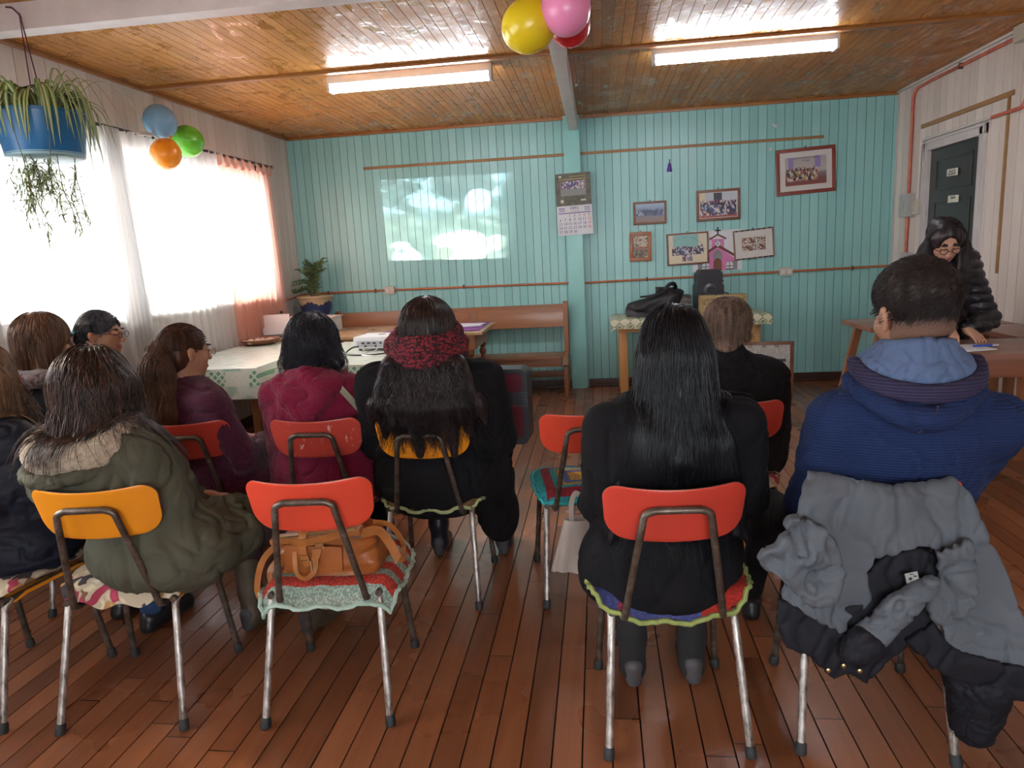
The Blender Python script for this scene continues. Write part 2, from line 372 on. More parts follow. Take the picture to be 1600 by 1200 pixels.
# door in the right wall
m_door = plain('charcoal_door_paint', (.033, .034, .034), .35, var=.15)
m_dframe = plain('white_door_frame_paint', (.52, .48, .47), .4, var=.06)
d = empty('door_1', (XR, 6.16, 0), kind='structure')
f = MB(); f.bb(XR+.012, XR+.05, 5.745, 6.585, -.008, 2.09, .002)
for z0, z1 in ((1.74, 2.0), (1.36, 1.66), (.95, 1.28), (.5, .86), (.1, .42)):
    # raised panel with a moulded surround
    f.bb(XR+.004, XR+.014, 5.87, 6.46, z0, z0+.018, .004); f.bb(XR+.004, XR+.014, 5.87, 6.46, z1-.018, z1, .004)
    f.bb(XR+.004, XR+.014, 5.87, 5.888, z0, z1, .004); f.bb(XR+.004, XR+.014, 6.442, 6.46, z0, z1, .004)
f.build('door_panel', m_door, d, world=True)
f = MB()
for a, b in ((5.665, 5.755), (6.575, 6.655)): f.bb(XR-.02, XR+.05, a, b, 0, 2.165, .006); f.bb(XR-.03, XR-.018, a+.01, a+.028, 0, 2.165, .004)
f.bb(XR-.02, XR+.05, 5.665, 6.655, 2.085, 2.165, .006); f.bb(XR-.03, XR-.018, 5.665, 6.655, 2.145, 2.165, .004); f.build('door_frame', m_dframe, d, world=True)
f = MB(); f.cyl((XR+.012, 5.84, 1.02), (XR-.04, 5.84, 1.02), .01); f.cyl((XR-.035, 5.84, 1.02), (XR-.035, 5.94, 1.02), .009); f.build('door_handle', Mat('brushed_steel', (.5, .5, .5), .3, 1).m, d, world=True)
m_sign = plain('faded_sign_card', (.62, .60, .52), .5, var=.06); m_ink = plain('black_ink', (.015, .015, .015), .5)
for nm, (cy, cz, hh, lines) in {'upper': (6.16, 1.868, .055, ['SALA DE', 'REUNION']), 'lower': (6.12, 1.66, .055, ['TIRAR'])}.items():
    s_ = MB(); s_.box((XR-.001, cy, cz), (.004, .17, hh), Matrix.Rotation(.02, 3, 'X'), .001)
    for k in range(len(lines)): text_mesh(s_, lines[k], .026, lambda x, y, z, k=k: (XR-.0035-z, cy-x*1.1, cz+.006-k*.022*(len(lines) > 1)+y-.006), 1)
    s_.build('door_sign', [m_sign, m_ink], None, origin=(XR-.003, cy, cz-hh/2), label='small pale sign with dark capitals, %s of the two on the dark door' % nm, cat='sign')

# ---------------------------------------------------------------- curtains
def sheer(name, tint, trans, fold, dif=.5):
    M = Mat(name); a = M.node('ShaderNodeBsdfTransparent'); b = M.node('ShaderNodeBsdfTranslucent'); c = M.node('ShaderNodeBsdfDiffuse')
    a.inputs[0].default_value = (*[min(1, x*1.05) for x in tint], 1); b.inputs[0].default_value = (*tint, 1); c.inputs[0].default_value = (*tint, 1)
    m1 = M.node('ShaderNodeMixShader'); m1.inputs[0].default_value = dif; M.lk(b.outputs[0], m1.inputs[1]); M.lk(c.outputs[0], m1.inputs[2])
    m2 = M.node('ShaderNodeMixShader'); m2.inputs[0].default_value = trans; M.lk(m1.outputs[0], m2.inputs[1]); M.lk(a.outputs[0], m2.inputs[2])
    M.lk(m2.outputs[0], M.out.inputs[0]); return M.m
m_sheer = sheer('white_sheer_voile', (.92, .91, .90), .42, 0, .5)
m_peach = sheer('peach_sheer_voile', (.95, .62, .52), .30, 0, .35)
def curtain(name, mat, y0, y1, ztop, zbot, folds, amp, label, seed=0, x=XL+.085, gather=None, group=None, par=None):
    rs = random.Random(seed); ph = [rs.uniform(0, 6.28) for _ in range(6)]
    def fn(u, v):
        y = y0+(y1-y0)*u
        if gather:  # cloth pulled together towards one line lower down
            gy, k = gather; y = y + (gy-y)*k*(1-v)**.8
        f_ = (.55+.45*(1-v))
        dx = amp*f_*(sin(folds*2*pi*u+ph[0]+.5*sin(3*u*2*pi+ph[1])) + .4*sin(folds*4.3*pi*u+ph[2]+v*1.2))
        zb = zbot + .02*sin(9*u+ph[3])
        return (x+dx+.012*sin(ph[4]+v*3+u*7), y, zb+(ztop-zb)*v)
    mb = MB(); mb.grid(fn, int(max(60, folds*14)), 14)
    if par: return mb.build(name, mat, par, world=True)
    return mb.build(name, mat, None, origin=(x, (y0+y1)/2, zbot), label=label, cat='curtain', group=group)
curtain('sheer_curtain', m_sheer, 3.22, 4.62, 2.36, .45, 11, .018, 'white sheer curtain hanging nearest the camera at the left edge, behind the spider plant', 1)
m_dense = sheer('shade_greyed_voile', (.66, .64, .63), .04, 0, .6)  # white voile tinted grey: the shade of overlapping layers is in the colour
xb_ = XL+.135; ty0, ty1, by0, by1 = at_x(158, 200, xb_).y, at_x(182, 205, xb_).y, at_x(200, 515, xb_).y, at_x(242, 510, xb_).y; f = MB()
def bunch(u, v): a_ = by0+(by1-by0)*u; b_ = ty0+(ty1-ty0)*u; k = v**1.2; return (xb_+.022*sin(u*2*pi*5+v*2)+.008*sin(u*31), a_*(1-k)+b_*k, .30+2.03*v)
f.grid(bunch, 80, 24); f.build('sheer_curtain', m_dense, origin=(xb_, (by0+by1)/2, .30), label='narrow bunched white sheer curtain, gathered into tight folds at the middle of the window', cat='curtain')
curtain('sheer_curtain', m_sheer, 4.60, 5.75, 2.36, .62, 12, .018, 'wide white sheer curtain between the bunched one and the peach curtain', 3)
pc = empty('peach_curtain', (XL+.085, 6.2, .6), label='peach orange sheer curtain with tab tops at the far end of the window', cat='curtain')
curtain('drape', m_peach, 5.66, 6.62, 2.27, .62, 10, .022, '', 4, par=pc)
for k in range(8):
    yy = 5.68+k*.13; f = MB(); f.grid(lambda u, v: (XL+.085+.022*sin(u*2*pi), yy+v*.055, 2.305+.05*cos(u*2*pi)), 12, 2); f.build('tab', m_peach, pc, world=True)
m_rod = plain('dark_steel_rod', (.06, .05, .05), .35, .7)
t = empty('curtain_rod', (XL+.085, 5.0, 2.345), label='long dark curtain rod along the top of the window', cat='curtain rod')
f = MB(); f.cyl((XL+.085, 3.1, 2.345), (XL+.085, 6.69, 2.345), .011); f.build('rod', m_rod, t, world=True)
f = MB(); f.lathe([(.0, -.02), (.014, -.016), (.02, 0), (.014, .016), (0, .02)], (XL+.085, 6.70, 2.345), 14); f.build('finial', Mat('dull_pewter', (.4, .4, .38), .35, 1).m, t, world=True)
for yy in (4.72, 6.5):
    f = MB(); f.bb(XL, XL+.09, yy-.008, yy+.008, 2.325, 2.338); f.bb(XL, XL+.012, yy-.02, yy+.02, 2.28, 2.37, .003); f.build('bracket', m_rod, t, world=True)

# ---------------------------------------------------------------- fluorescent lights
Mt = Mat('lit_fluorescent_tube'); e_ = Mt.node('ShaderNodeEmission'); e_.inputs[0].default_value = (.86, .92, 1, 1); e_.inputs[1].default_value = 28
Mt.lk(e_.outputs[0], Mt.out.inputs[0]); m_tube = Mt.m
m_house = plain('white_enamel_housing', (.62, .58, .56), .4, var=.04); m_sock = plain('lamp_socket_plastic', (.55, .55, .58), .4)
for i, (x0, x1, y) in enumerate([(-1.855, -.685, 5.09), (.388, 1.563, 5.06)]):
    t = empty('fluorescent_light', ((x0+x1)/2, y, ZC), label=('lit white fluorescent batten light on the wooden ceiling, %s the central beam' % ('left of' if i == 0 else 'right of')), cat='ceiling light')
    f = MB(); f.bb(x0, x1, y-.045, y+.045, ZC-.055, ZC, .006); f.build('housing', m_house, t, world=True)
    for yy in (y-.028, y+.028):
        f = MB(); f.cyl((x0+.03, yy, ZC-.085), (x1-.03, yy, ZC-.085), .018, n=14); f.build('tube', m_tube, t, world=True)
    for xx in (x0+.012, x1-.012):
        f = MB(); f.bb(xx-.009, xx+.009, y-.05, y+.05, ZC-.108, ZC-.05, .004); f.build('socket', m_sock, t, world=True)

# ---------------------------------------------------------------- conduits, outlets, switches
m_cond = plain('orange_brown_conduit', (.42, .13, .05), .4, var=.12); m_condr = plain('red_orange_conduit', (.50, .12, .07), .45, var=.3, vs=14)
m_plas = plain('ivory_plastic', (.50, .46, .38), .4, var=.05); m_greyp = plain('grey_plastic', (.38, .38, .37), .4, var=.05); m_clip = plain('dark_clip', (.05, .04, .035), .5)
cz = 1.10
def conduit(pts, mat, label, clips=(), r=.011, cat='conduit'):
    t = empty('electrical_conduit', pts[0], label=label, cat=cat)
    f = MB(); f.tube(pts, r, 10); f.build('pipe', mat, t, world=True)
    for c, a in clips:
        f = MB(); f.box(c, a, bev=.002); f.build('clip', m_clip, t, world=True)
xo = at_y(610, 454, YB).x; xo2 = at_y(1227, 424, YB).x
def cl(x, z=cz): return ((x, YB-.014, z), (.014, .026, .04))
conduit([(XL+.02, 6.85, cz-.03), (XL+.02, YB-.02, cz-.005), (XL+.06, YB-.016, cz), (xo-.05, YB-.014, cz)], m_cond, 'orange-brown conduit from the left corner to the outlet beside the plant', [cl(XL+.3), cl(-2.35)])
conduit([(xo+.05, YB-.014, cz), (-.31, YB-.014, cz-.012)], m_cond, 'orange-brown conduit between the left outlet and the teal post', [cl(-1.4)])
conduit([(-.143, YB-.014, cz-.018), (xo2-.06, YB-.014, cz)], m_cond, 'orange-brown conduit from the teal post to the double outlet', [cl(.48, cz-.01)])
conduit([(xo2+.06, YB-.014, cz), (XR-.01, YB-.014, cz+.01)], m_cond, 'orange-brown conduit between the double outlet and the right corner', [cl(2.45, cz+.005)])
def plate(name, c, d, mat, label, holes, cat='wall outlet', axis='y'):
    t = empty(name, c, label=label, cat=cat)
    f = MB(); f.box((0, 0, 0), d, bev=.006); f.build('cover', mat, t)
    for (a, b, w, h) in holes:
        f = MB()
        if axis == 'y': f.box((a, -d[1]/2-.001, b), (w, .006, h), bev=.002)
        else: f.box((-d[0]/2-.001, a, b), (.006, w, h), bev=.002)
        f.build('socket_insert', m_house if axis == 'y' else m_greyp, t)
    return t
plate('wall_outlet', (xo, YB-.02, cz), (.105, .04, .08), m_plas, 'ivory outlet on the conduit above the long bench', [(-.02, 0, .035, .035)])
plate('wall_outlet', (xo2, YB-.02, cz), (.125, .04, .08), m_plas, 'ivory double outlet right of the church drawing', [(-.028, 0, .035, .04), (.028, 0, .035, .04)])
plate('switch_box', (XR-.03, 6.91, 1.655), (.06, .19, .2), m_greyp, 'large grey electrical box on the right wall between corner and door', [(.01, 0, .05, .07)], 'switch box', 'x')
plate('light_switch', (XR-.02, 6.74, 1.63), (.04, .09, .12), m_plas, 'small ivory light switch beside the dark door', [(0, .02, .03, .03), (0, -.02, .03, .03)], 'light switch', 'x')
plate('junction_box', (XR-.03, 6.86, 1.19), (.05, .15, .1), m_greyp, 'low grey box on the white wall behind the standing woman', [(0, 0, .05, .05)], 'switch box', 'x')
plate('junction_box', (XR-.035, 5.24, 2.645), (.07, .13, .1), m_plas, 'ivory junction box under the ceiling at the right edge', [], 'switch box', 'x')
xc = XR-.014
conduit(spline([(xc, 6.92, 1.22), (xc, 6.92, 1.55)], 2), m_condr, 'short vertical red conduit below the grey switch box', [], .013)
conduit(spline([(xc, 6.92, 1.75), (xc, 6.92, 2.3), (xc, 6.92, 2.56), (xc, 6.86, 2.63), (xc, 6.7, 2.645), (xc, 6.0, 2.645), (xc, 5.30, 2.645)], 5), m_condr, 'red conduit rising from the switch box and running under the ceiling', [((xc, 6.1, 2.645), (.03, .014, .045))], .013)
conduit(spline([(xc, 5.20, 2.60), (xc, 5.20, 2.4), (xc, 5.20, 2.25), (xc, 5.24, 2.19), (xc, 5.34, 2.185), (xc, 5.6, 2.185)], 5), m_condr, 'red conduit curving down from the ceiling box at the right edge', [], .013)
conduit(spline([(xc, 5.6, 2.185), (xc, 6.2, 2.185), (xc, 6.64, 2.185), (xc, 6.70, 2.15), (xc, 6.72, 2.05), (xc, 6.73, 1.7)], 5), m_white, 'pale painted conduit above and beside the door frame', [], .011)

# ---------------------------------------------------------------- balloons
def balloon(x, y, z, r, col, label, group, nd=(0, 0, -1), stretch=1.12):
    M = Mat('balloon_rubber_' + label.split()[0], col, .25); M.b.inputs['Subsurface Weight'].default_value = .25; M.b.inputs['Subsurface Radius'].default_value = (.1, .1, .1); M.b.inputs['Subsurface Scale'].default_value = .1
    t = empty('balloon', (x, y, z), label=label, cat='balloon', group=group)
    q = Vector(nd).normalized().to_track_quat('-Z', 'Y').to_matrix(); n = 24
    prof = []
    for i in range(n+1):
        th = pi*i/n; rr = r*sin(th); zz = -r*stretch*cos(th)
        if zz < 0: zz *= 1.06; rr *= 1-.10*(abs(zz)/r)**3 if abs(zz) < r*1.1 else 1
        prof.append((max(rr, 0), zz))
    f = MB(); f.lathe(prof, (0, 0, 0), 36, rot=q); f.build('skin', M.m, t)
    f = MB(); zb = -r*stretch*1.06; f.lathe([(.012, zb-.022), (.006, zb-.012), (.004, zb-.004), (.016, zb+.012)], (0, 0, 0), 12, rot=q); f.build('knot', M.m, t)
    return t
p = at_y(826, 41, 3.15); balloon(p.x, p.y, p.z, .108, (.80, .60, .02), 'yellow balloon in the cluster of three under the central beam', 'balloons under the beam', (.8, 0, .25), 1.06)
p = at_y(884, 12, 3.1); balloon(p.x, p.y, p.z, .102, (.85, .28, .50), 'pink balloon in the cluster of three under the central beam', 'balloons under the beam', (-.1, .2, .9), 1.1)
p = at_y(890, 38, 3.28); balloon(p.x, p.y, p.z, .088, (.62, .02, .03), 'red balloon half behind the pink one under the central beam', 'balloons under the beam', (-.2, .2, .8), 1.1)
bx = XL+.22
p = at_x(250, 190, bx); balloon(p.x, p.y, p.z, .108, (.20, .40, .58), 'blue balloon topmost of three on the curtain rod', 'balloons on the curtain rod', (.2, .3, -1), 1.05)
p = at_x(293, 221, bx); balloon(p.x, p.y, p.z, .112, (.16, .56, .05), 'green balloon right of the blue and orange ones on the curtain rod', 'balloons on the curtain rod', (.1, -1, .1), 1.08)
p = at_x(259, 241, bx+.05); balloon(p.x, p.y, p.z, .100, (.92, .30, .02), 'orange balloon lowest of three on the curtain rod', 'balloons on the curtain rod', (.2, .4, 1), 1.05)
p = at_x(240, 211, bx); f = MB(); f.tube([(p.x-.1, p.y-.13, p.z+.005), (p.x-.02, p.y-.02, p.z+.015), (p.x, p.y+.14, p.z-.03)], .006, 8); f.box((p.x-.03, p.y-.05, p.z), (.03, .16, .02), Matrix.Rotation(.1, 3, 'X'), .004)
f.build('balloon_holder', plain('pale_tape', (.5, .46, .42), .5), origin=tuple(p), label='crumpled pale tape holding three balloons to the curtain rod', cat='tape')
f = MB(); f.tube([(-.205, 3.5, 2.562), (-.19, 3.35, 2.5), (p.x*0-.1, 3.2, 2.44)], .003, 6); f.build('balloon_string', m_white, origin=(-.205, 3.5, 2.562), label='thin white string tying the balloon cluster to the beam', cat='string')

# ---------------------------------------------------------------- wall pictures (each with its own procedural picture)
def picture_mat(name, kind, W, H, o=(0, 0)):
    """small printed picture; object coordinates x across, z up, origin at picture centre"""
    M = Mat(name, None, .35); v = M.co(); X, Y, Z = M.sep(v)[:3]
    u = M.math('DIVIDE', X, W); w = M.math('DIVIDE', Z, H)      # -.5..+.5
    def band(x, a, b): return M.math('MULTIPLY', M.math('GREATER_THAN', x, a), M.math('LESS_THAN', x, b))
    def crowd(base, w0, w1, dens, cols, sc, ua=-.48, ub=.48):
        vo = M.node('ShaderNodeTexVoronoi'); vo.inputs['Scale'].default_value = sc; M.lk(M.co((1, 1, .62)), vo.inputs[0])
        sp = M.node('ShaderNodeSeparateColor'); M.lk(vo.outputs['Color'], sp.inputs[0])
        c = M.ramp(sp.outputs[0], cols, 'CONSTANT'); edge = M.noise(v, 60, 2)
        top = M.math('ADD', w1, M.math('MULTIPLY', M.math('SUBTRACT', edge, .5), .35))
        msk = M.math('MULTIPLY', M.math('MULTIPLY', M.math('GREATER_THAN', w, w0), M.math('LESS_THAN', w, top)), band(u, ua, ub))
        return M.mix(M.math('MULTIPLY', msk, dens), base, c)
    dk = [(0, (.02, .02, .04)), (.3, (.04, .05, .12)), (.45, (.5, .36, .28)), (.62, (.3, .03, .05)), (.72, (.06, .12, .3)), (.86, (.55, .5, .5))]
    if kind == 'group_blue':
        c = M.ramp(M.math('ADD', w, .5), [(0, (.22, .14, .12)), (.3, (.2, .16, .17)), (.32, (.13, .16, .24)), (.62, (.16, .22, .34)), (1, (.30, .38, .52))])
        c = crowd(c, -.15, .18, .8, [(0, (.02, .03, .08)), (.5, (.08, .1, .2)), (.8, (.3, .3, .35))], 60)
    elif kind == 'group_dark':
        c = M.mix(M.math('MULTIPLY', band(u, -.12, .1), M.math('GREATER_THAN', w, .1)), (.42, .45, .5), (.03, .03, .05))
        c = M.mix(band(u, -.5, -.35), c, (.55, .45, .3)); c = M.mix(M.math('LESS_THAN', w, -.36), c, (.30, .07, .05)); c = crowd(c, -.42, .18, 1, dk, 70)
    elif kind == 'group_hall':
        c = M.mix(band(u, -.38, .28), (.55, .5, .38), (.20, .40, .38)); c = M.mix(M.math('LESS_THAN', w, -.12), c, (.62, .52, .36)); c = crowd(c, -.22, .08, 1, dk, 95, -.42, .42); c = crowd(c, -.44, -.2, 1, dk, 95, -.15, .12)
    elif kind == 'collage':
        c = crowd(M.ramp(w, [(0, (.3, .2, .15)), (1, (.3, .2, .15))]), -.5, .9, .9, [(0, (.09, .02, .015)), (.3, (.35, .12, .06)), (.5, (.6, .55, .5)), (.65, (.1, .07, .06)), (.8, (.4, .35, .3))], 110)
        c = M.mix(band(w, .0, .05), c, (.55, .55, .55)); c = M.mix(band(u, .1, .13), c, (.55, .55, .55))
    elif kind == 'group_big':
        c = M.ramp(M.math('ADD', w, .5), [(0, (.22, .04, .03)), (.2, (.14, .06, .07)), (.4, (.2, .15, .15)), (.5, (.42, .38, .36)), (1, (.36, .32, .32))])
        c = M.mix(M.math('MULTIPLY', M.math('ADD', band(u, -.42, -.3), band(u, .22, .36)), M.math('GREATER_THAN', w, .1)), c, (.24, .18, .42))
        c = crowd(c, -.35, .1, 1, [(0, (.05, .02, .02)), (.2, (.25, .13, .08)), (.4, (.5, .42, .4)), (.6, (.3, .06, .05)), (.75, (.04, .04, .05)), (.9, (.35, .25, .1))], 58, -.48, .3)
    elif kind == 'plaque_top': c = M.ramp(M.noise(v, 22, 3), [(.4, (.06, .03, .02)), (.5, (.5, .42, .32)), (.62, (.25, .12, .05))])
    elif kind == 'plaque_low': c = M.ramp(M.noise(v, 30, 3), [(.4, (.05, .035, .025)), (.55, (.2, .12, .06)), (.7, (.3, .26, .2))])
    elif kind == 'mosaic':
        c = crowd(M.ramp(w, [(0, (.2, .2, .2)), (1, (.2, .2, .2))]), -.5, .9, .95, [(0, (.05, .07, .22)), (.25, (.5, .5, .55)), (.45, (.25, .16, .1)), (.6, (.2, .06, .2)), (.75, (.03, .03, .03)), (.9, (.45, .38, .3))], 95)
    M.color(c); return M.m
m_cardw = plain('white_mount_card', (.55, .52, .49), .5, var=.03)
def picture(ppx, kind, mats, bw, mount, label, th=.02, cat='picture frame', name='picture_frame', extra=None, hook=True):
    """ppx: four photo points of the frame's outer corners on the wall: tl tr br bl"""
    P = [at_y(*q, YB-th-.002) for q in ppx]; c = sum(P, Vector())/4; W = ((P[1]-P[0]).length+(P[2]-P[3]).length)/2; H = ((P[0]-P[3]).length+(P[1]-P[2]).length)/2
    an = math.atan2(P[1].z-P[0].z+P[2].z-P[3].z, P[1].x-P[0].x+P[2].x-P[3].x)
    t = empty(name, (c.x, YB-th/2-.002, c.z), label=label, cat=cat); t.rotation_euler = (0, -an, 0); MX[t.name] = Matrix.Translation(t.location) @ Matrix.Rotation(-an, 4, 'Y')
    f = MB()
    for k, (a, b, cc, d) in enumerate(((-W/2, W/2, H/2-bw, H/2), (-W/2, W/2, -H/2, -H/2+bw), (-W/2, -W/2+bw, -H/2+bw, H/2-bw), (W/2-bw, W/2, -H/2+bw, H/2-bw))):
        f.bb(a, b, -th/2, th/2, cc, d, .004); 
        if bw > .012:
            i_ = bw*.3; 
    f.bb(-W/2+bw*.7, W/2-bw*.7, -.001, .003, -H/2+bw*.7, H/2-bw*.7); f.build('frame', mats, t)
    iw, ih = W-2*bw, H-2*bw
    if mount: f = MB(); f.bb(-iw/2, iw/2, -.004, -.0015, -ih/2, ih/2); f.build('mount', m_cardw, t)
    pw, ph = iw-2*mount, ih-2*mount
    f = MB(); f.bb(-pw/2, pw/2, -.0065, -.0042, -ph/2, ph/2); f.build('photograph', picture_mat('print_'+kind, kind, pw, ph), t)
    if hook: f = MB(); f.cyl((0, 0, H/2+.008), (0, -.012, H/2+.008), .006); f.build('hook', m_clip, t)
    if extra: extra(t, W, H, pw, ph)
    return t
m_fr1 = wood('brown_frame_wood', (.10, .03, .012), (.22, .08, .03), .35, 0, 20); m_fr2 = plain('red_brown_frame', (.20, .035, .02), .35, var=.15)
m_fr3 = wood('orange_plaque_wood', (.22, .06, .015), (.36, .12, .03), .3, 2, 16)
picture([(989, 316), (1041, 313), (1042, 349), (990, 352)], 'group_blue', m_fr1, .022, 0, 'small brown frame with a bluish group photo, upper left of the wall pictures')
picture([(1088, 298), (1157, 293), (1157, 342), (1088, 347)], 'group_dark', m_fr1, .026, .006, 'brown framed group photo, uppermost of those above the speaker')
def wr(lines, size, zf, mat=m_ink):
    def ex(t, W, H, pw, ph):
        f = MB()
        for k, (ln, z) in enumerate(zip(lines, zf)): text_mesh(f, ln, size, lambda x, y, zz: (x, -.0072-zz, ph*z+y))
        f.build('lettering', mat, t)
    return ex
def arc_text(t, W, H, pw, ph):
    f = MB(); s = 'FELIZ DIA DEL ENCUENTRO'; 
    for i, ch in enumerate(s):
        a = (i-(len(s)-1)/2)*.11; cx, cz_ = .19*sin(a), -.10+.19*cos(a)
        text_mesh(f, ch, .017, lambda x, y, z, a=a, cx=cx, cz_=cz_: (cx+x*cos(a)+y*sin(a)-.02, -.0072-z, cz_-x*sin(a)+y*cos(a)+.02))
    f.build('lettering', m_ink, t)
picture([(1041, 366), (1107, 361), (1108, 411), (1043, 416)], 'group_hall', m_fr1, .016, .004, 'tilted brown framed group photo in a hall, directly left of the church drawing', extra=arc_text)
m_fr4 = Mat('black_and_tan_frame', None, .4); q = m_fr4.sep(m_fr4.co()); wv = m_fr4.node('ShaderNodeTexWave'); wv.inputs['Scale'].default_value = 6; m_fr4.lk(m_fr4.co(), wv.inputs[0]); m_fr4.color(m_fr4.ramp(wv.outputs[1], [(.45, (.01, .01, .01)), (.6, (.22, .12, .08))]))
picture([(1146, 361), (1209, 354), (1210, 400), (1147, 408)], 'collage', m_fr4.m, .014, .065, 'black and tan frame with a white mount and small photos, right of the church drawing')
picture([(1213, 235), (1306, 225), (1306, 298), (1213, 307)], 'group_big', m_fr2, .034, .05, 'large red-brown frame with a white mount, highest on the right of the teal wall', extra=wr(['CAMARA CHILENA DE TURISMO', 'OCTUBRE'], .016, (.44, .34)))
def plaque2(t, W, H, pw, ph):
    f = MB(); f.bb(-pw/2, pw/2, -.011, -.004, -.022, -.006, .002); f.build('crossbar', m_fr3, t)
    f = MB(); f.bb(-pw/2+.01, pw/2-.01, -.009, -.006, -ph/2+.01, -.028); f.build('lower_photograph', picture_mat('print_plaque_low', 'plaque_low', pw, ph), t)
picture([(984, 363), (1018, 362), (1018, 407), (984, 409)], 'plaque_top', m_fr3, .035, 0, 'small orange-brown wooden plaque with two little pictures, lower left of the wall pictures', .03, 'plaque', 'wooden_plaque', plaque2)
# church drawing on white card, cut-out paper shapes
xa, za = at_y(1085, 364, YB).x, 0
tl = at_y(1108, 364, YB); br = at_y(1158, 424, YB); cx0 = at_y(1120, 400, YB).x
t = empty('church_drawing', (at_y(1121, 420, YB).x, YB-.006, at_y(1121, 423, YB).z), label='paper drawing of a pink church with brown roofs on white card behind the speaker', cat='drawing')
m_pink = plain('pink_paper', (.58, .17, .38), .6, var=.05); m_brn = plain('brown_paper', (.14, .035, .025), .6); m_gry = plain('grey_paper', (.22, .21, .22), .6); m_wht = plain('white_paper', (.60, .60, .62), .6, var=.03); m_dbr = wood('drawn_door_brown', (.12, .04, .015), (.2, .08, .03), .5, 2)
def pl(name, polys, mat, y, th=.002, par=None):
    f = MB()
    for q in polys: f.prism(q, th, 'y', y)
    return f.build(name, mat, par or t)
R_ = lambda a, b, c, d: [(a, c), (b, c), (b, d), (a, d)]
pl('card', [R_(-.24, .235, 0, .395)], m_wht, 0, .003)
pl('wall_front', [R_(-.19, .19, .005, .12), [(-.16, .12), (.16, .12), (0, .235)]], m_pink, -.002)
pl('side_shade', [R_(.10, .19, .005, .09), R_(-.19, -.12, .005, .09)], m_gry, -.003)
pl('tower', [R_(-.058, .062, .17, .31)], m_pink, -.0035)
pl('roof', [[(-.2, .11), (-.2, .135), (0, .262), (.2, .135), (.2, .11), (0, .232)], [(-.078, .30), (-.078, .318), (0, .362), (.082, .318), (.082, .30), (0, .345)]], m_brn, -.006)
pl('gable_panel', [[(-.045, .11), (.045, .11), (.045, .17), (0, .215), (-.045, .17)]], m_gry, -.005)
dr = pl('church_door', [[(-.04, .0), (.04, .0), (.04, .09), (.025, .115), (0, .125), (-.025, .115), (-.04, .09)]], m_dbr, -.007)
def disc(cx, cz_, r, n=18): return [(cx+r*cos(2*pi*k/n), cz_+r*sin(2*pi*k/n)) for k in range(n)]
pl('round_window', [disc(.002, .265, .033)], m_gry, -.006); pl('round_window_pane', [disc(.002, .265, .026)], m_wht, -.0075)
m_slate = plain('dark_slate_paper', (.04, .06, .08), .5)
pl('window_cross', [[(-.022, .243), (-.016, .243), (.024, .287), (.018, .287)], [(-.022, .287), (-.016, .287), (.024, .243), (.018, .243)]], m_slate, -.009)
pl('steeple_cross', [R_(-.006, .008, .345, .425), R_(-.028, .03, .385, .399)], m_slate, -.007)
for cx in (-.115, .115):
    pl('arched_window', [[(cx-.035, .015), (cx+.035, .015), (cx+.035, .06), (cx+.02, .085), (cx-.02, .085), (cx-.035, .06)]], m_wht, -.006)
    pl('window_bars', [R_(cx-.003, cx+.003, .015, .085), R_(cx-.035, cx+.035, .04, .047), R_(cx-.04, cx+.04, .008, .017)], m_slate, -.0085)

# calendar on the post
c0 = at_y(866, 272, YB-.105); c1 = at_y(924, 366, YB-.105)
t = empty('wall_calendar', ((c0.x+c1.x)/2+.004, YB-.096, c0.z), label='wall calendar with a photo collage above the April 2026 page, hanging on the teal post', cat='calendar')
an = rad(-1.5); t.rotation_euler = (0, an, 0); Wc = .345; Hc = .595
m_olive = plain('olive_brown_print', (.085, .08, .05), .4, var=.4, vs=14); m_gold = plain('gold_print', (.30, .22, .09), .5); m_blue = plain('navy_print', (.03, .04, .22), .5); m_red = plain('red_print', (.55, .04, .05), .5)
f = MB(); f.bb(-Wc/2, Wc/2, 0, .003, -.31, 0); f.build('header', m_olive, t)
f = MB(); f.bb(-.125, .125, -.003, 0, -.215, -.075); f.build('photo_collage', picture_mat('print_mosaic', 'mosaic', .25, .30), t)
f = MB(); f.bb(-.14, .13, -.002, 0, -.062, -.052); f.bb(-.03, .13, -.002, 0, -.035, -.029); f.build('title_bar', m_gold, t)
for a, b, c, d in ((-.13, -.1, -.28, -.25), (.07, .12, -.27, -.255), (-.135, -.11, -.04, -.018)):
    f = MB(); f.bb(a, b, -.002, 0, c, d); f.build('printed_emblem', m_plas, t)
f = MB(); f.bb(-Wc/2, Wc/2, -.001, .002, -Hc, -.31); f.build('page', m_wht, t)
f = MB(); g = MB(); z0 = -.31
text_mesh(f, 'ABRIL', .036, lambda x, y, z: (x, -.0016-z, z0-.036+y)); text_mesh(g, '2 0 2 6', .028, lambda x, y, z: (x, -.0016-z, z0-.062+y))
f.bb(-.16, .16, -.0022, -.001, z0-.075, z0-.068); f.bb(-.155, -.095, -.0018, -.001, z0-.026, z0-.02); g.bb(-.098, -.095, -.0018, -.001, z0-.058, z0-.026); f.bb(.095, .155, -.0018, -.001, z0-.022, z0-.018); g.bb(.152, .155, -.0018, -.001, z0-.058, z0-.022)
rows = [['', '', '1', '2', '3', '4', '5'], list(map(str, range(6, 13))), list(map(str, range(13, 20))), list(map(str, range(20, 27))), ['27', '28', '29', '30', '', '', '']]
for r_, row in enumerate(rows):
    for c_, s_ in enumerate(row):
        if s_: text_mesh(g if (c_ == 6 or (r_ == 0 and c_ in (4, 5))) else f, s_, .036, lambda x, y, z, r_=r_, c_=c_: (-.145+c_*.0475+x, -.0016-z, z0-.108-r_*.039+y))
f.build('blue_lettering', m_blue, t); g.build('red_lettering', m_red, t)
